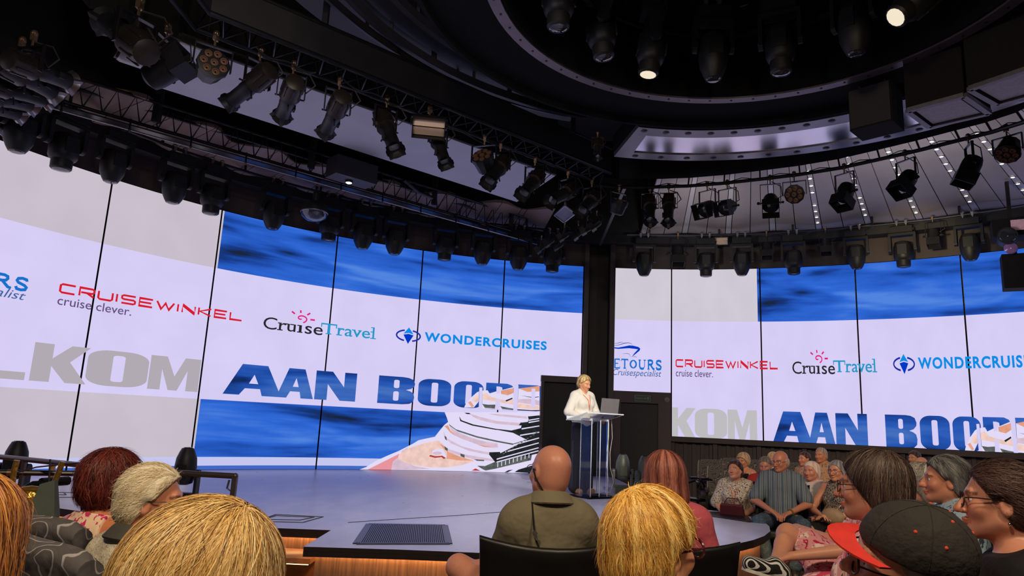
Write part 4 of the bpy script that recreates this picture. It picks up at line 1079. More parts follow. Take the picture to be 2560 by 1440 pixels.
hang(prof0, (1494, 335), (1494, 378), 4.95, .2, 'pale short hanging lamp in front of the dark slot', 'profile spots', .55)
for src in (prof0, par0, fre0):
    for c in list(src.children):
        for g in list(c.children): bpy.data.objects.remove(g)
        bpy.data.objects.remove(c)
    bpy.data.objects.remove(src)
# dome-like glass moving light in front of the wide screen
p = atr(785, 540, 7.9); t = thing('dome_light', 'glass-domed black light over the blue part of the wide screen', 'stage light', (p.x, p.y, p.z + .45))
b = MB(); clamp_mb(b); b.cyl((0, 0, -.05), (0, 0, -.2), .05); b.lathe([(.06, -.2), (.17, -.24), (.2, -.3), (.2, -.38)], (0, 0, 0), (0, 0, 1), 20); b.build('housing', FIXT, t)
b = MB(); b.lathe([(.2, -.38), (.215, -.40), (.19, -.47), (.12, -.52), (.02, -.54)], (0, 0, 0), (0, 0, 1), 20, cap0=False); b.build('glass_dome', mat('dome_glass', (70, 72, 84), .04, .3, .1, 5, spec=.9), t)
b = MB(); b.lathe([(.208, -.375), (.222, -.385), (.222, -.40), (.208, -.405)], (0, 0, 0), (0, 0, 1), 20, cap0=False, cap1=False); b.build('rim', STEEL, t)
# square gel frame in the corner
c = [atz(1386, 538, 4.85), atz(1412, 514, 4.85), atz(1438, 534, 4.78), atz(1410, 556, 4.78)]; t = thing('gel_frame', 'flat square grey colour-gel frame in the corner cluster', 'frame', sum(c, Vector()) / 4)
b = MB(); b.add(c + [v + Vector((0, 0, .02)) for v in c], [(0, 1, 2, 3), (7, 6, 5, 4), (0, 4, 5, 1), (1, 5, 6, 2), (2, 6, 7, 3), (3, 7, 4, 0)]); b.build('gel', mat('gel_grey', (92, 94, 108), .4), t, smooth=False, world=True)
b = MB(); [b.bar(c[i], c[(i + 1) % 4], .02) for i in range(4)]; b.bar(sum(c, Vector()) / 4, sum(c, Vector()) / 4 + Vector((0, 0, .35)), .02); b.build('rim', STEEL, t, smooth=False, world=True)

# --- loudspeakers under the ring
CAB = mat('cabinet_black', (20, 18, 20), .85, 0, .15, 30, bump=.1, spec=.2)
p = Vector(pol(3.5, 36, 4.95)); c0 = [atr(x, y, 2.35) for x, y in ((2124, 326), (2232, 312), (2120, 218))]
ctr = (c0[1] + c0[2]) / 2; wv = (c0[1] - c0[0]); wv.z = 0; wid = wv.length; rz = math.atan2(wv.y, wv.x); hgt = (c0[2].z - c0[0].z) * .92
t = thing('loudspeaker', 'square black loudspeaker hanging in front of the bright soffit', 'speaker', ctr, rz)
b = MB(); b.box((0, .17, 0), (wid, .34, hgt)); b.build('cabinet', CAB, t, smooth=False)
b = MB(); b.box((0, -.008, 0), (wid * .94, .016, hgt * .94)); b.build('grille', mat('grille_cloth', (34, 31, 32), .8, 0, .2, 200), t, smooth=False)
b = MB(); b.bar((-wid * .5, .1, hgt * .72), (wid * .55, .1, hgt * .72), .02); [b.bar((s * wid * .3, .1, hgt * .5), (s * wid * .3, .1, hgt * .72), .015) for s in (-1, 1)]; b.bar((0, .1, hgt * .72), (0, .1, hgt * .72 + .6), .03); b.build('bracket', STEEL, t, smooth=False)
b = MB(); b.tube([(-wid * .4, .2, hgt * .5), (-wid * .55, .2, hgt * .6), (-wid * .5, .2, hgt * .8), (-wid * .4, .2, hgt * 1.0)], .01, 5); b.build('cable', BLACK, t)
def bass(label, px, z):
    q = [atz(x, y, z) for x, y in px]; ctr = sum(q, Vector()) / 4
    t = thing('bass_cabinet', label, 'speaker', ctr)
    b = MB(); b.prism([(v.x, v.y) for v in q], z + .02, z + .62); b.build('cabinet', CAB, t, smooth=False, world=True)
    b = MB(); [b.bar(q[i] + (ctr - q[i]) * .05, q[(i + 1) % 4] + (ctr - q[(i + 1) % 4]) * .05, .05, .04) for i in range(4)]; b.build('frame', mat('cabinet_frame', (112, 108, 114), .4, .6), t, smooth=False, world=True)
    b = MB(); r_ = [v.lerp(ctr, .24) + Vector((0, 0, .01)) for v in q]; b.prism([(v.x, v.y) for v in r_], z - .005, z + .018); b.build('panel', mat('cabinet_panel', (168, 164, 172), .5, .3), t, smooth=False, world=True)
    b = MB(); b.bar((ctr.x, ctr.y, z + .6), (ctr.x, ctr.y, 7), .05); b.build('hanger', BLACK, t, smooth=False, world=True)
bass('black bass cabinet with a pale framed underside right of the square loudspeaker', [(2265, 276), (2412, 236), (2478, 282), (2322, 318)], 4.55)
bass('second pale-bottomed bass cabinet at the right edge of the picture', [(2418, 222), (2600, 160), (2660, 215), (2490, 262)], 4.55)
# --- projector rig at the right edge
p = atr(2532, 600, 7.6); q = atr(2532, 690, 7.6); t = thing('projector', 'black projector with a round lens hanging at the right edge', 'projector', p, math.radians(-30))
b = MB(); b.box((0, .1, .18), (.5, .4, .26)); b.box((.02, .1, -.48), (.36, .3, .52)); b.build('case', CAB, t, smooth=False)
b = MB(); b.cyl((-.08, -.22, .02), (-.08, .0, .02), .13, n=18); b.cyl((.0, .1, -.2), (0, .1, .1), .05); b.build('lens_barrel', FIXT, t)
b = MB(); b.lathe([(.11, 0), (.1, .012), (.02, .03)], (-.08, -.225, .02), (0, -1, 0), 16); b.build('lens', DARKGLASS, t)
b = MB(); b.lathe([(.09, 0), (.08, .02), (.02, .04)], (-.05, -.16, -.16), (0, -1, 0), 16); b.build('violet_lens', mat('violet_glass', (150, 110, 168), .1, .2), t)
b = MB(); b.bar((0, .1, .3), (0, .1, .95), .05); b.build('bracket', BLACKM, t, smooth=False)
b = MB(); b.box((.08, -.11, .2), (.2, .012, .16)); b.build('label_plate', mat('label_pink', (226, 178, 196), .5), t, smooth=False)

# --- downlights in the lit ceiling strips
DLM = emis('downlight_glow', (255, 244, 222), 9.0); DLR = mat('downlight_rim', (176, 170, 176), .4, .4)
rim = MB(); rim.lathe([(.03, 0), (.045, 0), (.045, .012), (.03, .012)], (0, 0, 0), (0, 0, -1), 12, cap0=False, cap1=False)
glow = MB(); glow.lathe([(.031, .002), (.02, .012), (.004, .015)], (0, 0, 0), (0, 0, -1), 10, cap0=False)
first = None
for k, sa in enumerate((26.55, 31.97, 37.39, 42.81, 48.2)):
    rs = [r for r in np.arange(5.9, 8.75, .285)]; del rs[len(rs) // 2]
    for j, r in enumerate(rs):
        f_ = (8.95 - r) / (8.95 - 5.6); z = 5.38 + wave(sa) * (1 - .6 * f_) + (5.66 - 5.38) * f_ - .001
        lab = 'round downlight %s from the inner end of the %s lit ceiling strip' % (ORD[j], ORD[k])
        if first is None:
            first = thing('downlight', lab, 'downlight', pol(r, sa, z), 0, 'downlights in the lit strips'); rim.build('rim', DLR, first); glow.build('lamp', DLM, first)
        else: dup(first, pol(r, sa, z), None, lab)
# ================================================================ FIGURES: blended rounded shapes meshed as one skin
def smin(a, b, k):
    if k <= 0: return np.minimum(a, b)
    h = np.maximum(k - np.abs(a - b), 0) / k
    return np.minimum(a, b) - h * h * k * .25

class Sdf:
    def __init__(s): s.p = []
    def cap(s, a, b, ra, rb=None, k=.03, op=1):
        s.p.append(('c', np.array(a, float), np.array(b, float), ra, ra if rb is None else rb, k, op)); return s
    def ell(s, c, r, R=None, k=.03, op=1):
        if not isinstance(r, (tuple, list)): r = (r, r, r)
        s.p.append(('e', np.array(c, float), np.array(r, float), np.eye(3) if R is None else np.array(R, float), None, k, op)); return s
    def pln(s, c, n, k=.0):                                      # keep the side behind the plane
        n = np.array(n, float); s.p.append(('p', np.array(c, float), n / np.linalg.norm(n), None, None, k, 0)); return s
    def dist(s, q, P):
        if q[0] == 'c':
            a, b = q[1], q[2]; d = b - a; L2 = d.dot(d) + 1e-12
            w = P - a; h = np.clip((w @ d) / L2, 0, 1)
            return np.sqrt(((w - h[..., None] * d) ** 2).sum(-1)) - (q[3] + (q[4] - q[3]) * h)
        if q[0] == 'e':
            w = (P - q[1]) @ q[3]; r = q[2]
            k0 = np.sqrt(((w / r) ** 2).sum(-1)); k1 = np.sqrt(((w / (r * r)) ** 2).sum(-1)) + 1e-9
            return k0 * (k0 - 1) / k1
        return (P - q[1]) @ q[2]
    def box(s, q):
        if q[0] == 'c': r = max(q[3], q[4]); return np.minimum(q[1], q[2]) - r, np.maximum(q[1], q[2]) + r
        if q[0] == 'e': e = np.abs(q[3]) @ q[2]; return q[1] - e, q[1] + e
        return None
    def bounds(s):
        lo = np.full(3, 9.0); hi = -lo
        for q in s.p:
            if q[6] == 1: l, h = s.box(q); lo = np.minimum(lo, l); hi = np.maximum(hi, h)
        return lo, hi
    def comb(s, F, d, q):
        if q[6] == 1: return smin(F, d, q[5])
        if q[6] == -1: return -smin(-F, d, q[5])
        return -smin(-F, -d, q[5])
    def at(s, P):
        F = np.full(P.shape[:-1], 1.0)
        for q in s.p: F = s.comb(F, s.dist(q, P), q)
        return F
    def grad(s, P, e=.002):
        g = np.stack([s.at(P + np.eye(3)[i] * e) - s.at(P - np.eye(3)[i] * e) for i in range(3)], -1)
        return g / (np.linalg.norm(g, axis=-1, keepdims=True) + 1e-9)
    def mesh(s, h, disp=None):
        lo, hi = s.bounds(); lo = lo - 3 * h; hi = hi + 3 * h
        n = np.ceil((hi - lo) / h).astype(int) + 1
        ax = [lo[i] + h * np.arange(n[i]) for i in range(3)]
        F = np.full(n, 1.0, np.float32)
        for q in s.p:
            bx = s.box(q)
            if bx is None: sl = [slice(0, n[i]) for i in range(3)]
            else:
                m_ = q[5] + 3 * h
                sl = [slice(max(0, int((bx[0][i] - m_ - lo[i]) / h)), min(n[i], int((bx[1][i] + m_ - lo[i]) / h) + 2)) for i in range(3)]
                if any(v.stop <= v.start for v in sl): continue
            G = np.stack(np.meshgrid(ax[0][sl[0]], ax[1][sl[1]], ax[2][sl[2]], indexing='ij'), -1)
            F[tuple(sl)] = s.comb(F[tuple(sl)], s.dist(q, G), q)
        return nets(F, lo, h)

_E = [(0, 1), (2, 3), (4, 5), (6, 7), (0, 2), (1, 3), (4, 6), (5, 7), (0, 4), (1, 5), (2, 6), (3, 7)]
_C = np.array([(i & 1, (i >> 1) & 1, (i >> 2) & 1) for i in range(8)])
def nets(F, lo, h):
    s = F < 0; n = np.array(F.shape)
    cnt = np.zeros(n - 1, np.int8)
    for c in _C: cnt += s[c[0]:n[0] - 1 + c[0], c[1]:n[1] - 1 + c[1], c[2]:n[2] - 1 + c[2]]
    act = (cnt > 0) & (cnt < 8); idx = np.argwhere(act)
    vals = np.stack([F[idx[:, 0] + c[0], idx[:, 1] + c[1], idx[:, 2] + c[2]] for c in _C], 1)
    acc = np.zeros((len(idx), 3)); num = np.zeros(len(idx))
    for a, b in _E:
        va, vb = vals[:, a], vals[:, b]; m_ = (va < 0) != (vb < 0)
        t = np.where(m_, va / np.where(va - vb == 0, 1, va - vb), 0)
        p = _C[a] + (_C[b] - _C[a]) * t[:, None]; acc += np.where(m_[:, None], p, 0); num += m_
    V = lo + h * (idx + acc / num[:, None])
    ids = np.full(n - 1, -1, np.int32); ids[act] = np.arange(len(idx))
    Q = []
    for ax in range(3):
        u, w = (ax + 1) % 3, (ax + 2) % 3
        A = np.take(s, range(n[ax] - 1), ax); B = np.take(s, range(1, n[ax]), ax); e = np.argwhere(A != B)
        e = e[(e[:, u] > 0) & (e[:, w] > 0) & (e[:, u] < n[u] - 1) & (e[:, w] < n[w] - 1)]
        sg = A[e[:, 0], e[:, 1], e[:, 2]]
        def cell(du, dw):
            q = e.copy(); q[:, u] -= du; q[:, w] -= dw; return ids[q[:, 0], q[:, 1], q[:, 2]]
        q = np.stack([cell(1, 1), cell(0, 1), cell(0, 0), cell(1, 0)], 1); q[~sg] = q[~sg][:, ::-1]; Q.append(q)
    Q = np.concatenate(Q); return V, Q[(Q >= 0).all(1)]

def np_mesh(name, V, Q, m_, parent=None, col=None):
    me = bpy.data.meshes.new(name); k = Q.shape[1]
    me.vertices.add(len(V)); me.vertices.foreach_set('co', np.ascontiguousarray(V, np.float32).ravel())
    me.loops.add(Q.size); me.loops.foreach_set('vertex_index', np.ascontiguousarray(Q, np.int32).ravel())
    me.polygons.add(len(Q)); me.polygons.foreach_set('loop_start', np.arange(0, Q.size, k, dtype=np.int32)); me.polygons.foreach_set('loop_total', np.full(len(Q), k, np.int32))
    me.polygons.foreach_set('use_smooth', np.ones(len(Q), bool)); me.update(calc_edges=True)
    if col is not None:
        a = me.color_attributes.new('Col', 'FLOAT_COLOR', 'POINT'); a.data.foreach_set('color', np.concatenate([col, np.ones((len(V), 1))], 1).astype(np.float32).ravel())
    me.materials.append(m_); return link(name, me, parent)

def vcol_mat(name, rough=.5, spec=.4, nscale=60, namt=.12, aniso=0.0, sss=0.0, bump=0.0):
    M = bpy.data.materials.new(name); M.use_nodes = True; nt = M.node_tree; N = nt.nodes; L = nt.links; P = N['Principled BSDF']
    at = N.new('ShaderNodeAttribute'); at.attribute_name = 'Col'
    tc = N.new('ShaderNodeTexCoord'); nz = N.new('ShaderNodeTexNoise'); nz.inputs['Scale'].default_value = nscale; L.new(tc.outputs['Object'], nz.inputs[0])
    mr = N.new('ShaderNodeMapRange'); mr.inputs['To Min'].default_value = 1 - namt; mr.inputs['To Max'].default_value = 1 + namt; L.new(nz.outputs['Fac'], mr.inputs[0])
    mx = N.new('ShaderNodeVectorMath'); mx.operation = 'SCALE'; L.new(at.outputs['Color'], mx.inputs[0]); L.new(mr.outputs[0], mx.inputs['Scale'])
    L.new(mx.outputs[0], P.inputs['Base Color']); P.inputs['Roughness'].default_value = rough; P.inputs['Specular IOR Level'].default_value = spec
    if bump:
        bp = N.new('ShaderNodeBump'); bp.inputs['Strength'].default_value = bump; bp.inputs['Distance'].default_value = .004; L.new(nz.outputs['Fac'], bp.inputs['Height']); L.new(bp.outputs[0], P.inputs['Normal'])
    if sss: P.inputs['Subsurface Weight'].default_value = sss; P.inputs['Subsurface Radius'].default_value = (1.0, .38, .22); P.inputs['Subsurface Scale'].default_value = .012
    MATS[name] = M; return M
SKINM = vcol_mat('skin', .42, .42, 70, .07, bump=.10, sss=.18)
HAIRM = vcol_mat('hair', .48, .35, 30, .08)
EYEW = mat('eye_white', (225, 218, 212), .25); EYED = mat('eye_iris', (52, 44, 42), .2)

def rot(yaw=0, pitch=0, roll=0):
    return np.array(Matrix.Rotation(math.radians(yaw), 3, 'Z') @ Matrix.Rotation(math.radians(pitch), 3, 'X') @ Matrix.Rotation(math.radians(roll), 3, 'Y'))

def hand(B, w, d, n, side, curl=.5, sc=1.0):
    d = np.array(d, float); d /= np.linalg.norm(d); n = np.array(n, float); n = n - d * n.dot(d); n /= np.linalg.norm(n)
    t = np.cross(d, n) * side; w = np.array(w, float)
    for i in range(4):
        kn = w + sc * (d * (.088 - .004 * abs(i - 1)) + t * (.030 - .020 * i)); B.cap(w + sc * (d * .015 + t * (.014 - .009 * i)), kn, .017 * sc, .0125 * sc, .012)
        c1, c2 = curl * .7 + .05 * i, curl * 1.5 + .08 * i; l = (.042, .047, .043, .034)[i] * sc
        m_ = kn + l * (d * math.cos(c1) + n * math.sin(c1) + t * (.06 - .04 * i)); B.cap(kn, m_, .0095 * sc, .0085 * sc, .006)
        B.cap(m_, m_ + l * .85 * (d * math.cos(c2) + n * math.sin(c2)), .0085 * sc, .007 * sc, .004)
    b0 = w + sc * (d * .028 + t * .022); b1 = b0 + .042 * sc * (d * .55 + t * .75 + n * .3); B.cap(b0, b1, .0135 * sc, .011 * sc, .012)
    B.cap(b1, b1 + .032 * sc * (d * .85 + t * .25 + n * .4), .0105 * sc, .0085 * sc, .004)

HEADC = np.array([0, .02, 1.185]); NECK = np.array([0, -.012, 1.06])
class Figure:
    """seated or standing adult; local frame faces +Y, origin on the floor below the hips"""
    def __init__(s, sex='f', fat=1.0, head=(0, 0, 0), lean=0.0, arms=None, legs=None, stand=False, hs=1.0, h=.0068, lower=True, hands=True, neckf=0.0):
        s.sex, s.fat, s.h = sex, fat, h; s.stand = stand; s.hs = hs
        s.Rh = rot(*head); s.L = rot(0, lean, 0); s.piv = np.array([0, 0, .52 if not stand else .98])
        s.dz = .46 if stand else 0.0
        up = lambda p: s.L @ (np.array(p, float) + [0, 0, s.dz] - s.piv) + s.piv
        s.up = up
        s.Hc = up(HEADC + [0, neckf, 0]); s.Rh = s.L @ s.Rh if False else s.Rh
        w = 1.0 if sex == 'm' else .92
        J = {}
        for sd, q in ((1, 'R'), (-1, 'L')):
            J['sh' + q] = up((sd * .160 * w * (1 + .3 * (fat - 1)), -.02, .985))
            J['el' + q] = up((sd * (.215 + .06 * (fat - 1)), .0, .755)); J['wr' + q] = up((sd * .13, .24, .655))
            J['hd' + q] = np.array((-sd * .5, .85, -.15)); J['pn' + q] = np.array((0, 0, -1.0)); J['cu' + q] = .5
            if stand:
                J['hip' + q] = np.array((sd * .09, 0, .96)); J['kn' + q] = np.array((sd * .10, .01, .52)); J['an' + q] = np.array((sd * .10, -.02, .08)); J['to' + q] = np.array((sd * .12, .13, .035))
            else:
                J['hip' + q] = np.array((sd * .092, .02, .545)); J['kn' + q] = np.array((sd * .13, .44, .53)); J['an' + q] = np.array((sd * .13, .42, .09)); J['to' + q] = np.array((sd * .14, .57, .04))
        for src, f in ((arms or {}, up), (legs or {}, None)):
            for k_, v in src.items():
                J[k_] = f(v) if (f and k_[:2] in ('el', 'wr', 'sh')) else (v if k_[:2] == 'cu' else np.array(v, float))
        s.J = J; B = Sdf(); s.B = B
        f = fat
        pz = .98 - .43 if stand else 0
        s.torso = []
        def T(kind, *a, **k): getattr(B, kind)(*a, **k); s.torso.append(B.p[-1])
        LR = s.L
        T('ell', (0, 0, .55 + pz), (.165 * (.6 + .4 * f), .125 * f, .115), k=.06)
        T('ell', up((0, .015 * (f - 1) * 4, .70)), (.142 * f, .108 * f, .15), LR, k=.07)
        T('ell', up((0, -.012, .89)), (.160 * w * (.5 + .5 * f), .112 * (.6 + .4 * f), .165), LR, k=.06)
        T('cap', up((-.11 * w, -.025, .99)), up((.11 * w, -.025, .99)), .066, k=.05)
        for q in 'LR': T('cap', up((0, -.03, .995)), J['sh' + q], .058, .052, k=.04)
        for sd in (-1, 1): T('cap', up((0, -.03, 1.055)), up((sd * .11 * w, -.025, 1.0)), .038, .034, k=.05)
        if sex == 'f':
            for sd in (-1, 1): T('ell', up((sd * .072, .085, .875)), (.060 * f, .040 * f, .058), LR, k=.055)
        B.cap(up((0, -.025, 1.03)), s.Hc + s.Rh @ np.array((0, -.022, -.06)), .056 if sex == 'm' else .050, .050 if sex == 'm' else .045, k=.035)
        s.head()
        s.armp = {}
        for sd, q in ((1, 'R'), (-1, 'L')):
            ar = .050 * (.6 + .4 * f)
            B.cap(J['sh' + q], J['el' + q], ar + .004, ar - .008, k=.03); s.armp[q] = B.p[-1]
            B.cap(J['el' + q], J['wr' + q], ar - .008, .026, k=.02)
            if hands: hand(B, J['wr' + q], J['hd' + q], J['pn' + q], sd, J['cu' + q])
        s.legp = {}
        if lower:
            for q in 'LR':
                tr = .078 * (.5 + .5 * f) + .006
                B.cap(J['hip' + q], J['kn' + q], tr + .012, .056 * (.7 + .3 * f), k=.05); t1 = B.p[-1]
                B.cap(J['kn' + q], J['an' + q], .056 * (.7 + .3 * f), .036, k=.03); t2 = B.p[-1]
                cm = J['kn' + q] * .65 + J['an' + q] * .35; dirn = J['an' + q] - J['kn' + q]; back = np.array((0, -1, 0)) if abs(dirn[2]) > .2 else np.array((0, 0, -1)); B.ell(cm + back * .022, (.043, .046, .09), k=.03)
                B.cap(J['an' + q] + (0, -.03, -.03), J['to' + q], .038, .030, k=.03); t3 = B.p[-1]; s.legp[q] = (t1, t2, t3)
    def hp(s, c): return s.Hc + s.hs * (s.Rh @ np.array(c, float))
    def head(s):
        B, R, hp, z = s.B, s.Rh, s.hp, s.hs; n0 = len(B.p)
        E = lambda c, r, k=.02, op=1: B.ell(hp(c), tuple(v * z for v in (r if isinstance(r, tuple) else (r,) * 3)), R, k * z, op)
        C = lambda a, b, ra, rb=None, k=.02, op=1: B.cap(hp(a), hp(b), ra * z, (ra if rb is None else rb) * z, k * z, op)
        E((0, -.014, .028), (.077, .096, .088), .03); E((0, .024, -.03), (.060, .066, .082), .035); E((0, -.04, -.03), (.064, .06, .06), .03)
        for sd in (-1, 1):
            C((sd * .047, .004, -.058), (sd * .012, .062, -.094), .021, .018, .025); E((sd * .037, .060, -.03), (.024, .024, .024), .02)
        E((0, .068, -.092), (.019, .018, .016), .015); C((-.032, .080, .018), (.032, .080, .018), .012, None, .014)
        for sd in (-1, 1): E((sd * .031, .101, -.003), (.018, .016, .013), .012, -1)
        C((0, .088, .004), (0, .112, -.036), .008, .0125, .012)
        for sd in (-1, 1): E((sd * .0125, .099, -.039), .0095, .008)
        E((0, .092, -.063), (.021, .010, .0055), .005); E((0, .089, -.073), (.018, .010, .006), .005)
        for sd in (-1, 1): E((sd * .078, -.008, -.008), (.010, .020, .032), .010); E((sd * .086, -.004, -.006), (.005, .011, .019), .006, -1)
        s.nhead = (n0, len(B.p))
    def skin(s, name, root, tone, lip=None, brow=None, scalp=None):
        V, Q = s.B.mesh(s.h); tone = np.array(lin(tone)); col = np.tile(tone, (len(V), 1))
        q = ((V - s.Hc) @ s.Rh) / s.hs
        lip = np.array(lin(lip)) if lip is not None else tone * np.array((.86, .64, .62)); brow = np.array(lin(brow)) if brow is not None else tone * .35
        near = np.abs(q).max(1) < .16
        d = ((q[:, 0] / .024) ** 2 + ((q[:, 2] + .068) / .012) ** 2); m_ = near & (d < 1) & (q[:, 1] > .07); col[m_] = lip
        for sd in (-1, 1):
            bz = .020 - .006 * ((q[:, 0] * sd - .030) / .02) ** 2; m_ = near & (np.abs(q[:, 0] * sd - .031) < .020) & (np.abs(q[:, 2] - bz) < .0045) & (q[:, 1] > .06); col[m_] = brow
            c = np.exp(-(((q[:, 0] * sd - .042) / .02) ** 2 + ((q[:, 2] + .03) / .02) ** 2)) * (near & (q[:, 1] > .03)); col = col * (1 - c[:, None] * np.array((.0, .16, .14)))
        m_ = near & (np.abs(q[:, 0]) < .02) & (np.abs(q[:, 2] + .036) < .014) & (q[:, 1] > .095); col[m_] *= (1, .88, .86)
        if scalp is not None:
            m_ = near & (q[:, 1] < .02) & (q[:, 2] > -.075) & (q[:, 2] < .02 + .03 * np.sin(q[:, 0] * 60)); a = .45 * np.clip((.03 - q[:, 2]) / .04, 0, 1) * m_; col = col * (1 - a[:, None]) + np.array(lin(scalp)) * a[:, None]
        return np_mesh(name, V, Q, SKINM, root, col)
    def eyes(s, root):
        for sd in (-1, 1):
            b = MB(); b.ball((0, 0, 0), .0122 * s.hs, 10, 8); e = b.build('eye', EYEW, root); e.location = s.hp((sd * .031, .0738, -.003)); e.rotation_euler = Matrix(s.Rh.tolist()).to_euler()
            b = MB(); b.ball((0, .0086 * s.hs, 0), (.0062 * s.hs, .0045 * s.hs, .0062 * s.hs), 10, 6); b.build('iris', EYED, e)
    def shirt(s, root, m_, sleeve=.62, t=.013, neck=(0, .04, 1.06), tilt=.55, hem=.50, name='shirt', h=None, low=None):
        C = Sdf()
        for q in s.torso: C.p.append(grow(q, t))
        fl = .0
        for q in 'LR':
            a, b = s.J['sh' + q], s.J['el' + q]
            if sleeve > 0: C.cap(a, a + (b - a) * min(sleeve, 1), s.armp[q][3] + t * 1.1, s.armp[q][3] + t * (1.2 if sleeve < 1 else .6), k=.03)
            if sleeve > 1: C.cap(b, b + (s.J['wr' + q] - b) * (sleeve - 1), s.armp[q][4] + t, .026 + t * 1.1, k=.02)
        nk = s.up(np.array(neck)); nn = s.L @ np.array((0, tilt, 1.0)); C.pln(nk, nn)
        if sleeve <= 0:
            for sd in (-1, 1): C.pln(s.up((sd * .108, 0, .98)), s.L @ np.array((sd * 1.0, 0, .12)))
        C.pln((0, 0, hem + (.42 if s.stand else 0)), (0, 0, -1))
        V, Q = C.mesh(h or s.h * 1.1); return np_mesh(name, V, Q, m_, root)
    def collar(s, root, m_, r=.066, hgt=.035, gap=46):
        c = np.array(s.up((0, -.026, 1.072))); ax = (s.Hc - c) * (1, .4, 1); ax /= np.linalg.norm(ax)
        fy = np.array((0, 1.0, 0)); fy = fy - ax * fy.dot(ax); fy /= np.linalg.norm(fy); fx = np.cross(fy, ax)
        rows = [(r * 1.05, -.01), (r * 1.06, hgt * .6), (r * 1.02, hgt), (r * 1.2, hgt * .62), (r * 1.5, -.012), (r * 1.45, -.018)]; n = 26; vs = []
        for rr_, h_ in rows:
            for k in range(n + 1):
                a = math.radians(gap * .5 + (360 - gap) * k / n); e = 1 + .25 * max(0, math.cos(a)) ** 4 * (rr_ > r * 1.3); vs.append(c + ax * (h_ - .030 * max(0, math.cos(a)) ** 2) + rr_ * e * (fy * math.cos(a) + fx * math.sin(a)))
        m1 = n + 1; b = MB(); b.add([tuple(v) for v in vs], [(j * m1 + i, j * m1 + i + 1, (j + 1) * m1 + i + 1, (j + 1) * m1 + i) for j in range(5) for i in range(n)]); return b.build('collar', m_, root, sharp=60)
    dressed = False
    def trousers(s, root, m_, upto=2.0, t=.012, name='trousers', merge=.05):
        s.dressed = True; C = Sdf(); C.p.append(grow(s.torso[0], t))
        for q in 'LR':
            t1, t2, t3 = s.legp[q]; f = min(upto, 1.0)
            C.cap(t1[1], t1[1] + (t1[2] - t1[1]) * f, t1[3] + t, t1[3] + (t1[4] - t1[3]) * f + t, k=merge)
            if upto > 1: f = upto - 1; C.cap(t2[1], t2[1] + (t2[2] - t2[1]) * min(f, .92), t2[3] + t, t2[3] + (t2[4] - t2[3]) * f + t * 1.6, k=.03)
        C.pln((0, 0, s.torso[0][1][2] + .07), (0, 0, 1)); V, Q = C.mesh(s.h * 1.15); return np_mesh(name, V, Q, m_, root)
    def shoes(s, root, m_):
        for q in 'LR':
            t3 = s.legp[q][2]; C = Sdf(); C.cap(t3[1], t3[2], t3[3] + .008, t3[4] + .010, k=.02); C.cap(t3[1], t3[1] + (0, 0, .03), t3[3] + .007, k=.02); V, Q = C.mesh(.008); np_mesh('shoe', V, Q, m_, root)
    # hair as a volume in the head's own frame
    def hair_sdf(s, style, puff=1.0):
        C = Sdf(); p = puff
        if style in ('short', 'crop'):
            t = (.016 if style == 'short' else .007) * p
            C.ell((0, -.016, .030), (.077 + t, .096 + t, .088 + t), k=.03); C.ell((0, -.045, -.03), (.066 + t, .060 + t * 1.2, .062), k=.03)
            C.pln((0, .070, .070), (0, .75, -.66)); C.pln((0, -.05, -.078), (0, .25, -1))
            for sd in (-1, 1): C.ell((sd * .105, .012, -.022), (.040, .034, .040), k=.012, op=-1)
        elif style == 'thick':
            C.ell((0, -.018, .036), (.092 * p, .112 * p, .098 * p), k=.03); C.ell((0, -.045, -.03), (.082 * p, .078 * p, .075), k=.04)
            C.pln((0, .078, .060), (0, .80, -.6)); C.pln((0, -.05, -.092), (0, .2, -1))
        elif style == 'bob':
            C.ell((0, -.018, .034), (.093 * p, .112 * p, .094 * p), k=.03); C.ell((0, -.040, -.045), (.094 * p, .082 * p, .095), k=.05)
            for sd in (-1, 1): C.ell((sd * .070, -.005, -.055), (.028 * p, .045, .075), k=.03)
            C.pln((0, .072, .062), (0, .84, -.54)); C.pln((0, -.05, -.135), (0, .1, -1))
        elif style == 'long':
            C.ell((0, -.018, .034), (.092 * p, .112 * p, .094 * p), k=.03); C.ell((0, -.045, -.08), (.096 * p, .075 * p, .14), k=.05)
            C.cap((0, -.05, -.10), (0, -.06, -.24), .075, .055, k=.06)
            for sd in (-1, 1): C.cap((sd * .072, -.005, -.02), (sd * .085, -.01, -.20), .030 * p, .026, k=.03)
            C.pln((0, .075, .062), (0, .86, -.5))
        elif style == 'fringe':                               # hair only round the back and sides
            C.ell((0, -.018, .0), (.0835, .098, .07), k=.02); C.ell((0, -.045, -.03), (.072, .066, .055), k=.03)
            C.pln((0, .0, .028), (0, .1, 1)); C.pln((0, .02, 0), (0, 1, -.1)); C.pln((0, -.05, -.075), (0, .2, -1))
        elif style == 'tied':
            C.ell((0, -.016, .030), (.085 * p, .104 * p, .092 * p), k=.03); C.ell((0, -.045, -.02), (.076 * p, .072 * p, .066), k=.03); C.ell((0, -.125, -.035), (.035, .042, .05), k=.03); C.cap((0, -.135, -.05), (0, -.13, -.17), .026, .012, k=.02)
            C.pln((0, .070, .066), (0, .80, -.6)); C.pln((0, -.05, -.20), (0, .2, -1))
            for sd in (-1, 1): C.ell((sd * .105, .010, -.022), (.045, .036, .042), k=.012, op=-1)
        return C
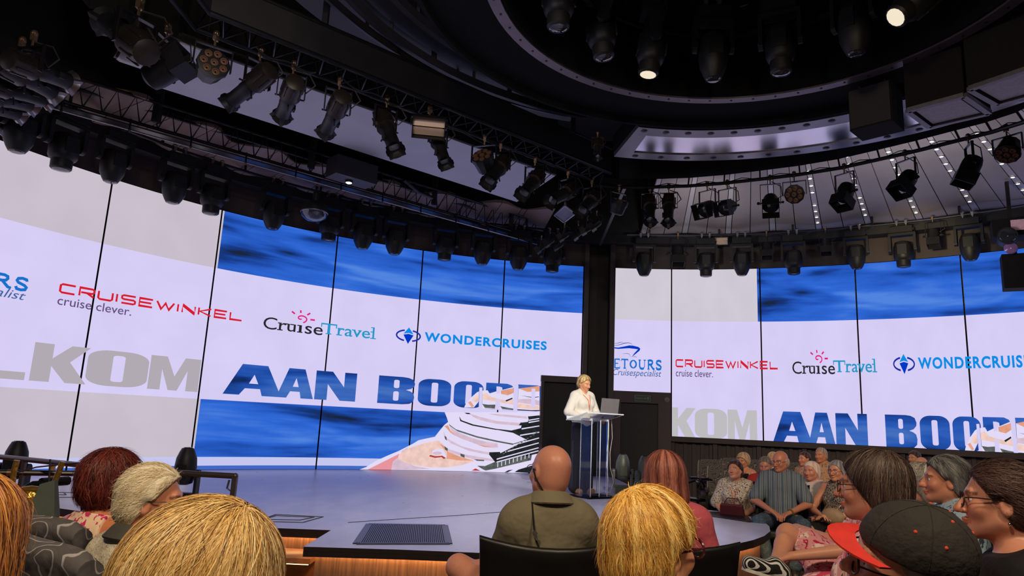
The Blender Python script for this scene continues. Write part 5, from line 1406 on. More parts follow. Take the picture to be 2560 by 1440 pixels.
    def hair(s, root, style, cols, puff=1.0, h=None, rough=.006, curl=1.0, jit=.22, name='hair', strands=0, slen=.10, srad=.0016, seed=1, part=(0, -.055, .10), grav=.5, fly=0.0, wave=.0, off=(-.004, .004), steps=9):
        C = s.hair_sdf(style, puff); rg = np.random.RandomState(seed)
        V, Q = C.mesh((h or s.h * .9) / s.hs)
        # lumps follow the combing direction
        G = C.grad(V, .004); cpt = np.array(part); rad = V - cpt; lon = np.arctan2(rad[:, 0], rad[:, 1]); dist = np.linalg.norm(rad, axis=1)
        nz = np.zeros(len(V))
        for i in range(6):
            f = rg.uniform(7, 26) * curl; nz += np.sin(lon * f + rg.uniform(0, 6) + 14 * dist * rg.uniform(-.6, .6) + V[:, 2] * rg.uniform(-30, 30) * (curl - .6)) / 6
        V2 = V + G * (nz * rough)[:, None]
        P = np.array([lin(c) for c in cols]); w = np.clip((nz * 1.1 + .5), 0, .999) * (len(P) - 1); i0 = w.astype(int); fr = (w - i0)[:, None]
        col = P[i0] * (1 - fr) + P[np.minimum(i0 + 1, len(P) - 1)] * fr
        o = np_mesh(name, s.Hc + s.hs * (V2 @ s.Rh.T), Q, HAIRM, root, col)
        if strands:
            strands = int(strands * 3.2); srad *= .62; k = rg.randint(0, len(V), strands); pos = V[k] + rg.normal(0, .004, (strands, 3)); lev = rg.uniform(off[0], off[1], strands)
            pts = []; gs = []; L = slen * rg.uniform(.5, 1.25, strands); ph = rg.uniform(0, 6, strands); jv = rg.normal(0, jit, (strands, 3))
            flyer = rg.rand(strands) < fly
            for st in range(steps):
                g = C.grad(pos); d = C.at(pos); lv = lev + np.where(flyer, .0022 * st, .0003 * st); pos = pos - g * np.clip(d - lv, -.01, .01)[:, None]
                pts.append(pos.copy()); gs.append(g)
                rad = pos - cpt; rad /= np.linalg.norm(rad, axis=1, keepdims=True) + 1e-6
                fl = rad + np.array((0, 0, -grav)) + jv
                if wave: fl = fl + np.stack([np.sin(ph + st * .9), np.cos(ph * 1.3 + st * .8), np.sin(ph * .7 + st)], 1) * wave
                fl = fl - g * (fl * g).sum(1, keepdims=True); fl /= np.linalg.norm(fl, axis=1, keepdims=True) + 1e-6
                pos = pos + fl * (L / steps)[:, None]
            pts = np.stack(pts, 1); gs = np.stack(gs, 1); N = strands      # N, steps, 3
            tan = np.gradient(pts, axis=1); tan /= np.linalg.norm(tan, axis=2, keepdims=True) + 1e-9
            sidev = np.cross(tan, gs); sidev /= np.linalg.norm(sidev, axis=2, keepdims=True) + 1e-9
            sidev = sidev + gs * rg.normal(0, .35, (N, 1, 1)); tp = np.linspace(0, 1, steps); rw = srad * (1 - tp ** 3 * .9)
            rw = rw[None, :, None] * rg.uniform(.6, 1.4, (N, 1, 1))
            VV = np.stack([pts - sidev * rw, pts + sidev * rw], 2).reshape(-1, 3); base = (np.arange(N)[:, None] * steps + np.arange(steps - 1)[None]) * 2
            F = np.stack([base, base + 1, base + 3, base + 2], -1).reshape(-1, 4)
            w = np.clip(nz[k] * 1.0 + .5 + rg.normal(0, .13, N), 0, .999) * (len(P) - 1); i0 = w.astype(int); fr = (w - i0)[:, None]
            cs = P[i0] * (1 - fr) + P[np.minimum(i0 + 1, len(P) - 1)] * fr; cs = np.clip(cs * rg.uniform(.9, 1.1, (N, 1)), 0, 1)
            c2 = np.repeat(cs, steps * 2, axis=0)
            VV = s.Hc + s.hs * (VV @ s.Rh.T)
            # one object: cap and locks together
            me = o.data; nV = len(V2); allV = np.concatenate([s.Hc + s.hs * (V2 @ s.Rh.T), VV]); allQ = np.concatenate([Q, F + nV]); allC = np.concatenate([col, c2])
            bpy.data.objects.remove(o); bpy.data.meshes.remove(me); o = np_mesh(name, allV, allQ, HAIRM, root, allC)
        return o
    def glasses(s, root, m_, r=.024, w=.0017):
        b = MB(); P_ = lambda c: tuple(s.hp(c))
        for sd in (-1, 1):
            b.tube([P_((sd * .033 + r * 1.15 * math.cos(a), .1035 - .10 * abs(math.cos(a)) * .04, -.006 + r * .85 * math.sin(a))) for a in np.linspace(0, 2 * math.pi, 17)[:-1]], w * s.hs, 5, closed=True)
            b.tube([P_((sd * .060, .099, .0)), P_((sd * .076, .07, .004)), P_((sd * .083, .0, .006)), P_((sd * .083, -.02, -.004))], w * s.hs * .9, 5)
        b.tube([P_((-.010, .106, .0)), P_((0, .109, .003)), P_((.010, .106, .0))], w * s.hs, 5)
        return b.build('glasses', m_, root)

def grow(q, t):
    if q[0] == 'c': return ('c', q[1], q[2], q[3] + t, q[4] + t, q[5], q[6])
    return ('e', q[1], q[2] + t, q[3], q[4], q[5], q[6])
# ================================================================ FABRICS
def pattern(name, base, layers, rough=.8, bump=.1):
    """base colour with printed shapes: layers = (colour, kind, scale, threshold, distortion)"""
    M = bpy.data.materials.new(name); M.use_nodes = True; nt = M.node_tree; N = nt.nodes; L = nt.links; P = N['Principled BSDF']
    tc = N.new('ShaderNodeTexCoord'); cur = None; base = (*lin(base), 1)
    for i, (c, kind, sc, thr, dis) in enumerate(layers):
        mp = N.new('ShaderNodeMapping'); mp.inputs['Location'].default_value = (i * 3.7, i * 1.9, i * 5.1); L.new(tc.outputs['Object'], mp.inputs[0])
        if kind == 'noise':
            t = N.new('ShaderNodeTexNoise'); t.inputs['Scale'].default_value = sc; t.inputs['Distortion'].default_value = dis; t.inputs['Detail'].default_value = 1; out = t.outputs['Fac']
        elif kind == 'contour':
            t = N.new('ShaderNodeTexNoise'); t.inputs['Scale'].default_value = sc; t.inputs['Distortion'].default_value = .4; t.inputs['Detail'].default_value = 0; mp.inputs['Scale'].default_value = (1, 1, .55)
            m1 = N.new('ShaderNodeMath'); m1.operation = 'MULTIPLY'; m1.inputs[1].default_value = dis; L.new(t.outputs['Fac'], m1.inputs[0]); m2 = N.new('ShaderNodeMath'); m2.operation = 'FRACT'; L.new(m1.outputs[0], m2.inputs[0]); out = m2.outputs[0]
        elif kind == 'cell':
            t = N.new('ShaderNodeTexVoronoi'); t.inputs['Scale'].default_value = sc; out = t.outputs['Distance']
        else:
            t = N.new('ShaderNodeTexWave'); t.inputs['Scale'].default_value = sc; t.inputs['Distortion'].default_value = dis; t.bands_direction = kind.upper() if kind in 'xyz' else 'X'
            if kind == 'ring': t.wave_type = 'RINGS'
            out = t.outputs['Fac']
        rp = N.new('ShaderNodeValToRGB'); e = rp.color_ramp.elements; e[0].position = max(thr - .02, 0); e[1].position = min(thr + .02, 1); e[0].color = (0, 0, 0, 1); e[1].color = (1, 1, 1, 1)
        L.new(out, rp.inputs[0]); mx = N.new('ShaderNodeMix'); mx.data_type = 'RGBA'; L.new(rp.outputs[0], mx.inputs['Factor'])
        if cur is None: mx.inputs['A'].default_value = base
        else: L.new(cur, mx.inputs['A'])
        mx.inputs['B'].default_value = (*lin(c), 1); cur = mx.outputs['Result']
    if cur is not None: L.new(cur, P.inputs['Base Color'])
    else: P.inputs['Base Color'].default_value = base
    P.inputs['Roughness'].default_value = rough; P.inputs['Specular IOR Level'].default_value = .25
    nb = N.new('ShaderNodeTexNoise'); nb.inputs['Scale'].default_value = 14; L.new(tc.outputs['Object'], nb.inputs[0]); bp = N.new('ShaderNodeBump'); bp.inputs['Strength'].default_value = .35; bp.inputs['Distance'].default_value = .03
    L.new(nb.outputs['Fac'], bp.inputs['Height']); L.new(bp.outputs[0], P.inputs['Normal'])
    MATS[name] = M; return M
F_WHITE = pattern('cloth_white', (226, 222, 214), [])
F_NAVY = pattern('cloth_navy', (44, 46, 58), []); F_JEANS = pattern('denim', (62, 78, 92), [((78, 94, 108), 'noise', 26, .55, 0)]); F_DJEANS = pattern('denim_dark', (44, 54, 62), [])
F_OLIVE = pattern('cloth_olive', (122, 114, 94), []); F_BEIGE = pattern('cloth_beige', (196, 172, 134), []); F_BLACK = pattern('cloth_black', (26, 24, 28), []); F_RED = pattern('cloth_red', (170, 52, 48), [])
F_STRIPE = pattern('shirt_striped', (88, 104, 118), [((150, 142, 128), 'x', 11, .86, 0), ((70, 84, 100), 'x', 4.3, .9, 0)])
F_LEOP = pattern('print_leopard', (214, 198, 178), [((52, 46, 44), 'noise', 46, .55, 1.5)]); F_LEOP2 = pattern('print_dark_leopard', (160, 146, 132), [((38, 34, 36), 'noise', 40, .48, 1.5)])
F_FLORAL = pattern('print_floral', (228, 158, 166), [((240, 214, 208), 'noise', 11, .60, .6), ((196, 40, 82), 'noise', 13, .61, 1.4), ((58, 82, 48), 'noise', 12, .655, 2.6), ((214, 70, 110), 'cell', 7, .74, 0)])
F_PINKFL = pattern('print_pink_floral', (238, 206, 176), [((204, 46, 110), 'noise', 16, .53, 1.0)])
F_CREAM = pattern('knit_cream', (214, 204, 182), [((170, 158, 134), 'noise', 90, .58, 0)]); F_LEAF = pattern('print_leaf', (154, 178, 196), [((58, 66, 80), 'noise', 15, .62, 1.6)])
F_BSTR = pattern('shirt_blue_stripes', (214, 218, 230), [((92, 118, 176), 'x', 9, .6, 1.0)]); F_PEACH = pattern('print_peach', (206, 158, 122), [((120, 86, 70), 'noise', 18, .6, 1.5)])
F_GREY = pattern('cloth_grey', (120, 116, 120), []); F_CARD = pattern('cardigan_pale', (204, 192, 186), []); F_PINK = pattern('cloth_pink', (196, 90, 104), [])
ORANGE = mat('lanyard_orange', (222, 108, 52), .6); MAROON = mat('bag_maroon', (84, 30, 38), .5); SHOEB = mat('shoe_black', (30, 28, 30), .5); GLS = mat('spectacle_dark', (34, 24, 28), .3); GLSR = mat('spectacle_red', (92, 22, 34), .25)
SWIRL = pattern('seat_swirl', (84, 80, 82), [((92, 88, 90), 'contour', 3.0, .40, 9.0), ((166, 160, 164), 'contour', 3.0, .86, 9.0)]); SEATBK = mat('seat_leather', (20, 19, 20), .42, 0, .2, 8); SEATG = pattern('seat_grey', (70, 66, 64), [((134, 126, 114), 'contour', 5.0, .74, 12.0)])
CHROME = mat('chrome', (190, 188, 190), .15, 1.0)

# ---------------------------------------------------------------- seats
def seat(kind, loc, heading, label, sc=1.0):
    t = thing('theatre_seat' if kind != 'tub' else 'tub_chair', label, 'seat', loc, math.radians(heading)); t.scale = (sc,) * 3
    m_ = {'swirl': SWIRL, 'grey': SEATG, 'black': SEATBK, 'tub': SEATBK}[kind]
    w = .27; top = .98 if kind != 'tub' else .90
    b = MB(); n = 10; nz = 6; vs = []
    th = .075 if kind != 'tub' else .036; r_ = th / 2; yt = -.272
    prof = [(.44, -.185), (.60, -.215), (.75, -.235), (top - .06, yt + .012)] + [(top - r_ + r_ * math.sin(a), yt - r_ + r_ * math.cos(a)) for a in (0, .6, 1.1, math.pi / 2, 2.04, 2.54, math.pi)] + [(top - .06, yt - th + .012), (.75, -.235 - th), (.44, -.185 - th)]
    bend = .03 if kind != 'tub' else .09; m1 = n + 1
    for z, y in prof:
        for i in range(n + 1):
            u = -1 + 2 * i / n
            if kind == 'tub': xw = w * (1.0 + .16 * (z - .44) / .5); zz = z + (.03 * u * u if z > .8 else 0)
            else: xw = w * (1 - .06 * max(0, z - (top - .1)) / .1); zz = z - (.03 * u ** 6 if z > top - .1 else 0)
            vs.append((u * xw, y + bend * u * u, zz))
    fs = []; NP = len(prof)
    for j in range(NP):
        for i in range(n): fs.append((j * m1 + i, j * m1 + i + 1, ((j + 1) % NP) * m1 + i + 1, ((j + 1) % NP) * m1 + i))
    fs += [tuple(j * m1 for j in range(NP)), tuple(j * m1 + n for j in reversed(range(NP)))]
    b.add(vs, fs); bk = b.build('backrest', m_, t, sharp=62)
    if kind == 'grey':  # light piping, its pale colour also painting in the lit seat rims
        for i_ in (0, n): b = MB(); b.tube([Vector(vs[j * m1 + i_]) for j in range(1, NP - 1)], .007, 5); b.build('piping', MATS.get('seat_piping') or mat('seat_piping', (150, 142, 130), .7), bk)
    b = MB(); b.box((0, .06, .40), (.50, .48, .10)); o = b.build('seat', m_, t, sharp=30); bv = o.modifiers.new('bevel', 'BEVEL'); bv.width = .03; bv.segments = 3
    for s in (-1, 1):
        b = MB(); b.box((s * .285, .03, .58 if kind != 'tub' else .55), (.055, .42, .04)); b.box((s * .285, .0, .30), (.04, .12, .56)); b.build('armrest', SEATBK, t, sharp=30)
    b = MB(); b.box((0, .0, .18), (.34, .34, .36), taper=.7); b.build('pedestal', BLACKM, t, sharp=30)
    return t

FLOORA = 0.15
b = MB(); b.box((0, 1.0, FLOORA / 2), (16, 7.2, FLOORA)); struct(b.build('floor', CARPET, smooth=False), 'dark carpeted seating platform')
b = MB(); b.box((9.2, 9.0, .1), (9.6, 8.0, .2)); b.box((10.2, 11.2, .24), (8.4, 5.2, .28)); struct(b.build('floor', CARPET, smooth=False), 'dark carpeted right seating tiers')

PEOPLE = []
def person(px, d, heading, label, tone, floor=FLOORA, top=.0, seat_kind=None, seat_label=None, sc=None, group=None, **kw):
    F = Figure(**kw); T = aty(px[0], px[1], d)
    lt = F.hp((0, -.015, .118 + top)); lt[2] = max(lt[2], (F.Hc[2] + F.hs * (.118 + top) * .97)) if True else lt[2]
    k = sc or min(1.10, max(.84, (T.z - floor) / lt[2]))
    a = math.radians(heading); ox = k * (lt[0] * math.cos(a) - lt[1] * math.sin(a)); oy = k * (lt[0] * math.sin(a) + lt[1] * math.cos(a))
    loc = (T.x - ox, T.y - oy, T.z - k * lt[2])
    root = thing('person', label, 'person', loc, a, group); root.scale = (k,) * 3; F.root = root; F.k = k
    F.skin('body', root, tone); PEOPLE.append(F)
    if seat_kind: seat(seat_kind, (loc[0], loc[1], loc[2] if abs(loc[2] - floor) < .35 else floor), heading, seat_label, k * (1.12 if seat_kind == 'swirl' else 1))
    return F, root

def strap(F, root, pts, m_, name='lanyard', r=.004):
    b = MB(); b.tube([F.up(np.array(p)) for p in pts], r, 5); return b.build(name, m_, root)
def neck_strap(F, root, m_, drop=.30, name='lanyard'):
    P_ = [(-.055, -.06, 1.055), (-.075, .0, 1.05), (-.06, .085, 1.0), (-.02, .145, .93), (0, .165, 1.05 - drop), (.02, .145, .93), (.06, .085, 1.0), (.075, 0, 1.05), (.055, -.06, 1.055)]
    return strap(F, root, P_, m_, name, .005)

LAPR = dict(elR=(.25, .02, .76), wrR=(.08, .25, .65), elL=(-.25, .02, .76), wrL=(-.08, .25, .65))
# ======== the speaker
F, r = person((1463, 938), 10.42, 214, 'woman in a white shirt standing smiling behind the clear lectern', (222, 160, 120), floor=ST, top=.012, sex='f', stand=True, head=(8, -14, 3), h=.0058,
    arms=dict(elR=(.27, -.03, .74), wrR=(.20, .22, .66), hdR=(-.2, .9, -.25), elL=(-.27, -.01, .75), wrL=(-.16, .22, .66), hdL=(.3, .9, -.2)), fat=1.04, sc=.945)
F.eyes(r); F.hair(r, 'short', [(120, 92, 62), (206, 172, 116), (236, 210, 160)], 1.25, strands=900, slen=.09, srad=.0022, seed=3, part=(.03, .01, .12), grav=.7, rough=.005)
F.shirt(r, F_WHITE, sleeve=1.92, t=.018, neck=(0, .05, 1.035), tilt=1.2, hem=.50); F.collar(r, F_WHITE, .060, .03, 90); b = MB(); b.ball(F.hp((0, .0965, -.068)), (.014, .005, .0035), 10, 6); b.build('teeth', F_WHITE, r)
C = Sdf(); C.p.append(grow(F.torso[0], .012))
for q in 'LR':
    t1, t2, t3 = F.legp[q]; C.cap(t1[1], t1[2], .105, .092, k=.06); C.cap(t2[1], t2[1] + (t2[2] - t2[1]) * .95, .092, .112, k=.04)
C.pln((0, 0, 1.05), (0, 0, 1)); V, Q = C.mesh(.008); np_mesh('trousers', V, Q, F_NAVY, r); F.dressed = True; F.shoes(r, mat('shoe_tan', (190, 140, 104), .5)); neck_strap(F, r, ORANGE, .27)
b = MB(); b.tube([F.hp(p) for p in ((.083, -.01, .01), (.078, .04, -.03), (.06, .085, -.062), (.045, .098, -.068))], .0022, 5); b.ball(F.hp((.043, .099, -.068)), .006, 8, 5); b.build('headset_microphone', mat('mic_beige', (196, 160, 130), .5), r)

# ======== the middle of the front rows
F, r = person((1388, 1115), 2.95, 6, 'bald man in an olive polo shirt seen from behind, sunglasses cord down his back', (208, 142, 120), top=-.004, seat_kind='tub', seat_label='black leather tub chair of the bald man in the olive polo',
    sex='m', fat=.96, head=(24, 4, 4), lean=6, h=.0052, arms=dict(shL=(-.140, -.02, .965), shR=(.140, -.02, .965), elL=(-.20, .07, .74), wrL=(-.22, .28, .70), elR=(.20, .07, .74), wrR=(.12, .26, .66)), legs=dict(knL=(-.36, .34, .70), anL=(-.02, .46, .60), toL=(.10, .52, .60)))
F.eyes(r); F.shirt(r, F_OLIVE, sleeve=.82, t=.022, neck=(0, .0, 1.095), tilt=.35, h=.006); F.collar(r, F_OLIVE, .072, .036); F.trousers(r, F_BEIGE, .80, .02, 'shorts'); F.shoes(r, SHOEB); F.glasses(r, GLS)
b = MB(); b.tube([F.hp((-.088, .0, .004)), F.hp((-.090, -.03, -.03)), F.hp((-.06, -.075, -.09)), F.up((-.088, -.085, 1.07)), F.up((-.085, -.150, .985)), F.up((-.078, -.160, .94)), F.up((-.055, -.164, .895)), F.up((-.02, -.166, .86)), F.up((.05, -.168, .835)), F.up((.10, -.16, .82))], .0042, 6)
b.build('spectacle_cord', F_BLACK, r); b = MB(); b.box(F.up((-.082, -.166, .965)), (.02, .008, .014), Matrix.Rotation(.6, 3, 'Y')); b.box(F.up((-.080, -.166, .95)), (.008, .008, .03), Matrix.Rotation(-.5, 3, 'Y')); b.build('cord_toggle', STEEL, r)

F, r = person((1660, 1126), 3.25, -4, 'woman with straight rose-brown hair seen from behind, right of the clear lectern', (206, 150, 128), top=.012, seat_kind='tub', seat_label='black chair of the woman with straight rose-brown hair',
    sex='f', head=(0, 0, -2), h=.006, fat=1.05)
F.hair(r, 'long', [(112, 58, 52), (158, 92, 80), (196, 128, 110)], 1.06, strands=2600, slen=.26, srad=.0017, seed=5, part=(0, -.02, .125), grav=1.6, rough=.003, curl=.7, jit=.1, steps=11); F.shirt(r, F_PINK, sleeve=.6, t=.016)

F, r = person((1621, 1221), 1.49, -20, 'woman with short golden blond hair and dark red glasses in front of the camera', (222, 156, 118), top=.016, seat_kind='tub', seat_label='black chair of the golden-haired woman, seen right of her head',
    sex='f', head=(-40, 4, 4), h=.0045, fat=1.05)
F.eyes(r); F.hair(r, 'short', [(176, 116, 50), (226, 166, 76), (246, 196, 100), (255, 224, 150)], 1.45, strands=9000, slen=.055, srad=.0010, seed=8, part=(-.02, -.05, .11), grav=.35, rough=.006, wave=.18, jit=.20, fly=.01, off=(-.004, .002), steps=8, curl=1.3)
F.shirt(r, F_WHITE, sleeve=.9, t=.016); F.glasses(r, GLSR, .026, .0032)

# ======== left front
F, r = person((535, 1237), .88, -6, 'person with sleek streaked blond hair filling the bottom of the picture', (214, 158, 128), top=.014, seat_kind='swirl', seat_label='grey swirl seat under the streaked blond head',
    sex='f', head=(-12, -2, 0), h=.0045)
F.hair(r, 'bob', [(120, 86, 50), (186, 138, 78), (226, 182, 108), (246, 214, 150), (252, 228, 176)], 1.02, strands=15000, slen=.19, srad=.00072, seed=11, part=(.045, .0, .125), grav=.35, rough=.004, curl=1.1, wave=.05, off=(-.003, .0035), steps=12)
F.shirt(r, F_GREY, sleeve=.9, t=.016)
F, r = person((-84, 1180), 1.16, -10, 'person with long ginger hair cut off by the left edge', (216, 156, 130), top=.014, seat_kind='swirl', seat_label='grey swirl seat at the left edge under the ginger hair', sex='f', head=(0, 0, 4), h=.0055)
F.hair(r, 'long', [(126, 66, 36), (196, 120, 58), (232, 168, 84), (200, 140, 110)], 1.10, strands=4500, slen=.24, srad=.0013, seed=13, part=(-.02, .0, .125), grav=1.4, rough=.004, wave=.15, fly=.06, steps=12); F.shirt(r, F_GREY, sleeve=.9, t=.016)

F, r = person((281, 1119), 2.62, -22, 'woman with teased dark red hair and a pink flowered sleeveless top', (200, 122, 84), top=.03, seat_kind='swirl', seat_label='grey swirl-patterned seat behind the dark-red-haired woman', sex='f', head=(-8, 2, -3), h=.0055, fat=1.15)
F.hair(r, 'thick', [(58, 20, 20), (104, 40, 34), (140, 62, 50)], 1.12, strands=3600, slen=.11, srad=.0014, seed=17, part=(.02, -.04, .12), grav=.7, rough=.007, wave=.55, fly=.10, off=(-.004, .007)); F.shirt(r, F_PINKFL, sleeve=0, t=.012, neck=(0, .04, 1.05), tilt=.2)
F, r = person((381, 1160), 2.22, -34, 'white-haired man with glasses in a cream knit shirt with a dark collar', (214, 142, 112), top=.012, seat_kind='swirl', seat_label='grey swirl-patterned seat behind the white-haired man', sex='m', head=(-44, 2, 0), h=.005, fat=1.05)
F.eyes(r); F.hair(r, 'short', [(206, 184, 150), (240, 224, 192), (252, 244, 224)], 1.15, strands=5200, slen=.042, srad=.0009, seed=19, part=(.02, .09, .09), grav=.15, rough=.004, wave=.3, jit=.3, fly=.02, off=(-.004, .002)); F.shirt(r, F_CREAM, sleeve=.9, t=.020, neck=(0, .0, 1.092), tilt=.3); F.collar(r, mat('collar_dark', (62, 60, 54), .8), .070, .036); F.glasses(r, GLS)

# ======== right front
F, r = person((2190, 1121), 2.35, 50, 'woman with thick dark hair and thin glasses looking left, close to the camera', (216, 150, 124), top=.016, sc=.93, seat_kind='tub', seat_label='dark seat of the thick-haired woman with thin glasses', sex='f', fat=1.1, head=(6, 2, 0), h=.005)
F.eyes(r); F.hair(r, 'thick', [(44, 34, 34), (78, 62, 58), (116, 96, 88)], 1.0, strands=5200, slen=.11, srad=.0012, seed=23, part=(.0, -.05, .12), grav=.7, rough=.006, wave=.15, jit=.14, fly=.02); F.glasses(r, GLS); F.shirt(r, F_FLORAL, sleeve=.8, t=.016)
F, r = person((2192, 1146), 4.0, 86, 'person in a pink flowered dress with one leg crossed, black and white sneaker held out', (222, 156, 130), top=.01, seat_kind='tub', seat_label='dark seat under the pink flowered dress', sex='f', fat=1.1, head=(0, 0, 0), h=.0055,
    arms=dict(elL=(-.24, .26, .80), wrL=(-.20, .60, .74), hdL=(-.1, 1, -.2), elR=(.24, .16, .76), wrR=(.14, .46, .86)), legs=dict(knL=(-.13, .48, .55), anL=(-.13, .44, .1), toL=(-.14, .6, .05), knR=(.06, .54, .83), anR=(-.22, .70, .68), toR=(-.27, .86, .70)))
F.hair(r, 'short', [(90, 70, 56), (130, 104, 84)], 1.1); F.shirt(r, F_FLORAL, sleeve=.55, t=.018, neck=(0, .0, 1.06), tilt=.3, name='dress')
C = Sdf(); C.p.append(grow(F.torso[0], .02)); t1 = F.legp['R'][0]; t2 = F.legp['L'][0]
C.cap(t1[1], t1[1] + (t1[2] - t1[1]) * .84, .125, .085, k=.08); C.cap(t2[1], t2[1] + (t2[2] - t2[1]) * .95, .12, .09, k=.08)
for f_ in (.35, .55, .75): C.cap(t1[1] * (1 - f_) + t1[2] * f_, t2[1] * (1 - f_) + t2[2] * f_, .075, .08, k=.08)
V, Q = C.mesh(.0065); np_mesh('skirt', V, Q, F_FLORAL, r); F.dressed = True
SNK = pattern('sneaker_print', (34, 32, 34), [((226, 224, 226), 'x', 3.2, .66, 2.0)])
for q in 'LR':
    t3 = F.legp[q][2]; C = Sdf(); C.cap(t3[1], t3[2], .050, .042, k=.02); C.cap(t3[1], t3[1] + (t3[2] - t3[1]) * .2 + (0, 0, .03), .05, k=.02); V, Q = C.mesh(.006)
    so = np_mesh('sneaker', V, Q, SNK, r)
    dv = Vector(t3[2] - t3[1]); b = MB(); p0 = Vector(t3[1]); p1 = Vector(t3[2]) + dv.normalized() * .03; b.bar(p0 + Vector((0, 0, -.042)), p1 + Vector((0, 0, -.040)), .07, .018); b.build('sole', F_WHITE, so)
F, r = person((2322, 1262), 1.36, 74, 'man in a black cap with a red peak and small red dots', (206, 144, 116), top=.012, sc=.92, seat_kind='tub', seat_label='dark seat of the man in the black cap', sex='m', head=(0, 10, -20), h=.0052, fat=1.1)
F.eyes(r); F.hair(r, 'crop', [(90, 80, 74), (140, 128, 118)], 1.0); F.shirt(r, F_BLACK, sleeve=.9, t=.018); F.glasses(r, GLS, .025, .0024)
capm = mat('cap_black', (40, 36, 34), .85, 0, .2, 14, bump=.35, bscale=60); C = Sdf(); C.ell((0, -.012, .045), (.092, .112, .092), k=.02); C.pln((0, 0, .030), (0, .12, -1)); V, Q = C.mesh(.005)
cp = np_mesh('cap', F.Hc + V @ F.Rh.T, Q, capm, r); cp['label'] = 'black cotton cap'
for q in range(3):
    b = MB(); a = q * math.pi / 3; b.tube([F.hp((.0925 * math.cos(e_) * math.cos(a), -.012 + .1125 * math.cos(e_) * math.sin(a), .045 + .0925 * math.sin(e_))) for e_ in np.linspace(.0, math.pi, 20)], .0011, 5); b.build('seam', capm, cp)
b = MB(); n = 12; vs = []
for i in range(n + 1):
    a = math.pi * (i / n - .5) * .74
    for rr_, dz_ in ((.095, .036), (.150, .036)):
        x = math.sin(a) * .088 if rr_ < .1 else math.sin(a) * .098; y = .010 + math.cos(a) * rr_ + .0; vs += [F.hp((x, y, dz_ - .012 * abs(math.sin(a)))), F.hp((x, y, dz_ - .004 - .012 * abs(math.sin(a))))]
fs = []
for i in range(n):
    q = i * 4; fs += [(q, q + 2, q + 6, q + 4), (q + 1, q + 5, q + 7, q + 3), (q + 2, q + 3, q + 7, q + 6), (q, q + 4, q + 5, q + 1)]
b.add(vs, fs); v = b.build('peak', mat('cap_red', (206, 44, 36), .75), cp); v['label'] = 'red cap peak'
redd = mat('cap_dot', (214, 70, 50), .7)
for k_, (az, el) in enumerate(((95, 40), (130, 62), (60, 62), (165, 30), (200, 40), (20, 75))):
    a, e_ = math.radians(az), math.radians(el); p = (.0905 * math.cos(e_) * math.cos(a), -.012 + .1105 * math.cos(e_) * math.sin(a) * -1, .045 + .0905 * math.sin(e_)); b = MB(); b.ball(F.hp(p), .0042, 8, 5); b.build('cap_eyelet', redd, cp)
F, r = person((2516, 1148), 2.1, 58, 'woman with dark pinned hair and round glasses at the right edge', (206, 142, 118), top=.012, sc=.95, seat_kind='tub', seat_label='dark seat at the right edge of the picture', sex='f', head=(4, 4, 2), h=.005, fat=1.05)
F.eyes(r); F.hair(r, 'tied', [(38, 26, 26), (70, 48, 44), (100, 74, 66)], 1.06, strands=3600, slen=.10, srad=.0011, seed=29, part=(.0, .10, .06), grav=.05, rough=.003, fly=.02); F.glasses(r, GLS, .027, .0022); F.shirt(r, F_BLACK, sleeve=.9, t=.016, neck=(0, .02, 1.05), tilt=.4)
b = MB(); p = F.hp((-.080, -.012, -.058)); b.ball(p, .005, 8, 6); b.build('earring', CHROME, r)
F, r = person((2300, 1156), 3.9, 64, 'woman with grey curls in a blue and white striped top', (210, 150, 124), top=.02, seat_kind='tub', seat_label='dark seat of the grey-curled woman', sex='f', head=(0, 0, 0), h=.006)
F.hair(r, 'thick', [(120, 112, 110), (172, 164, 158), (208, 202, 196)], 1.06, strands=2600, slen=.08, srad=.0017, seed=31, grav=.6, rough=.010, curl=1.2, wave=.9); F.shirt(r, F_BSTR, sleeve=.8, t=.016); F.eyes(r)
F, r = person((2372, 1139), 3.45, 70, 'grey-haired man in a pale blue shirt printed with dark leaves', (206, 138, 112), top=.01, seat_kind='tub', seat_label='dark seat of the man in the leaf-print shirt', sex='m', head=(2, 4, 0), h=.0055, fat=1.15)
F.eyes(r); F.hair(r, 'short', [(60, 58, 60), (112, 110, 112), (152, 150, 150)], 1.0, strands=2600, slen=.06, srad=.0013, seed=37, grav=.4, part=(0, .06, .12), rough=.003); F.shirt(r, F_LEAF, sleeve=.85, t=.022, neck=(0, .0, 1.092), tilt=.35); F.collar(r, F_LEAF, .07, .036)

# ======== audience on the far right
TR = dict(floor=.0)
F, r = person((1950, 1128), 8.3, 158, 'heavy bald man in a blue striped shirt and jeans with folded hands', (196, 128, 100), seat_kind='tub', seat_label='black seat of the heavy man in the striped shirt', top=-.006, sc=1.0, sex='m', fat=1.1, head=(-30, -6, 0), h=.0062,
    arms=dict(elR=(.28, .10, .74), wrR=(.10, .34, .66), hdR=(-.75, .5, -.35), elL=(-.28, .10, .74), wrL=(-.10, .34, .66), hdL=(.75, .5, -.35)), legs=dict(knR=(.22, .46, .54), knL=(-.22, .46, .54)), **TR)
F.eyes(r); F.hair(r, 'fringe', [(150, 130, 116), (190, 172, 156)], 1.0); F.shirt(r, F_STRIPE, sleeve=.82, t=.022, neck=(0, .02, 1.085), tilt=.6); F.collar(r, F_STRIPE, .07, .036); F.trousers(r, F_JEANS, 2.0, .018); F.shoes(r, SHOEB); F.glasses(r, GLS)
b = MB(); w = Vector(F.J['wrL']); b.lathe([(.031, -.012), (.034, 0), (.031, .012)], w, Vector(F.J['wrL'] - F.J['elL']), 14, cap0=False, cap1=False); b.build('wristwatch', mat('watch_gold', (190, 160, 110), .3, .8), r)
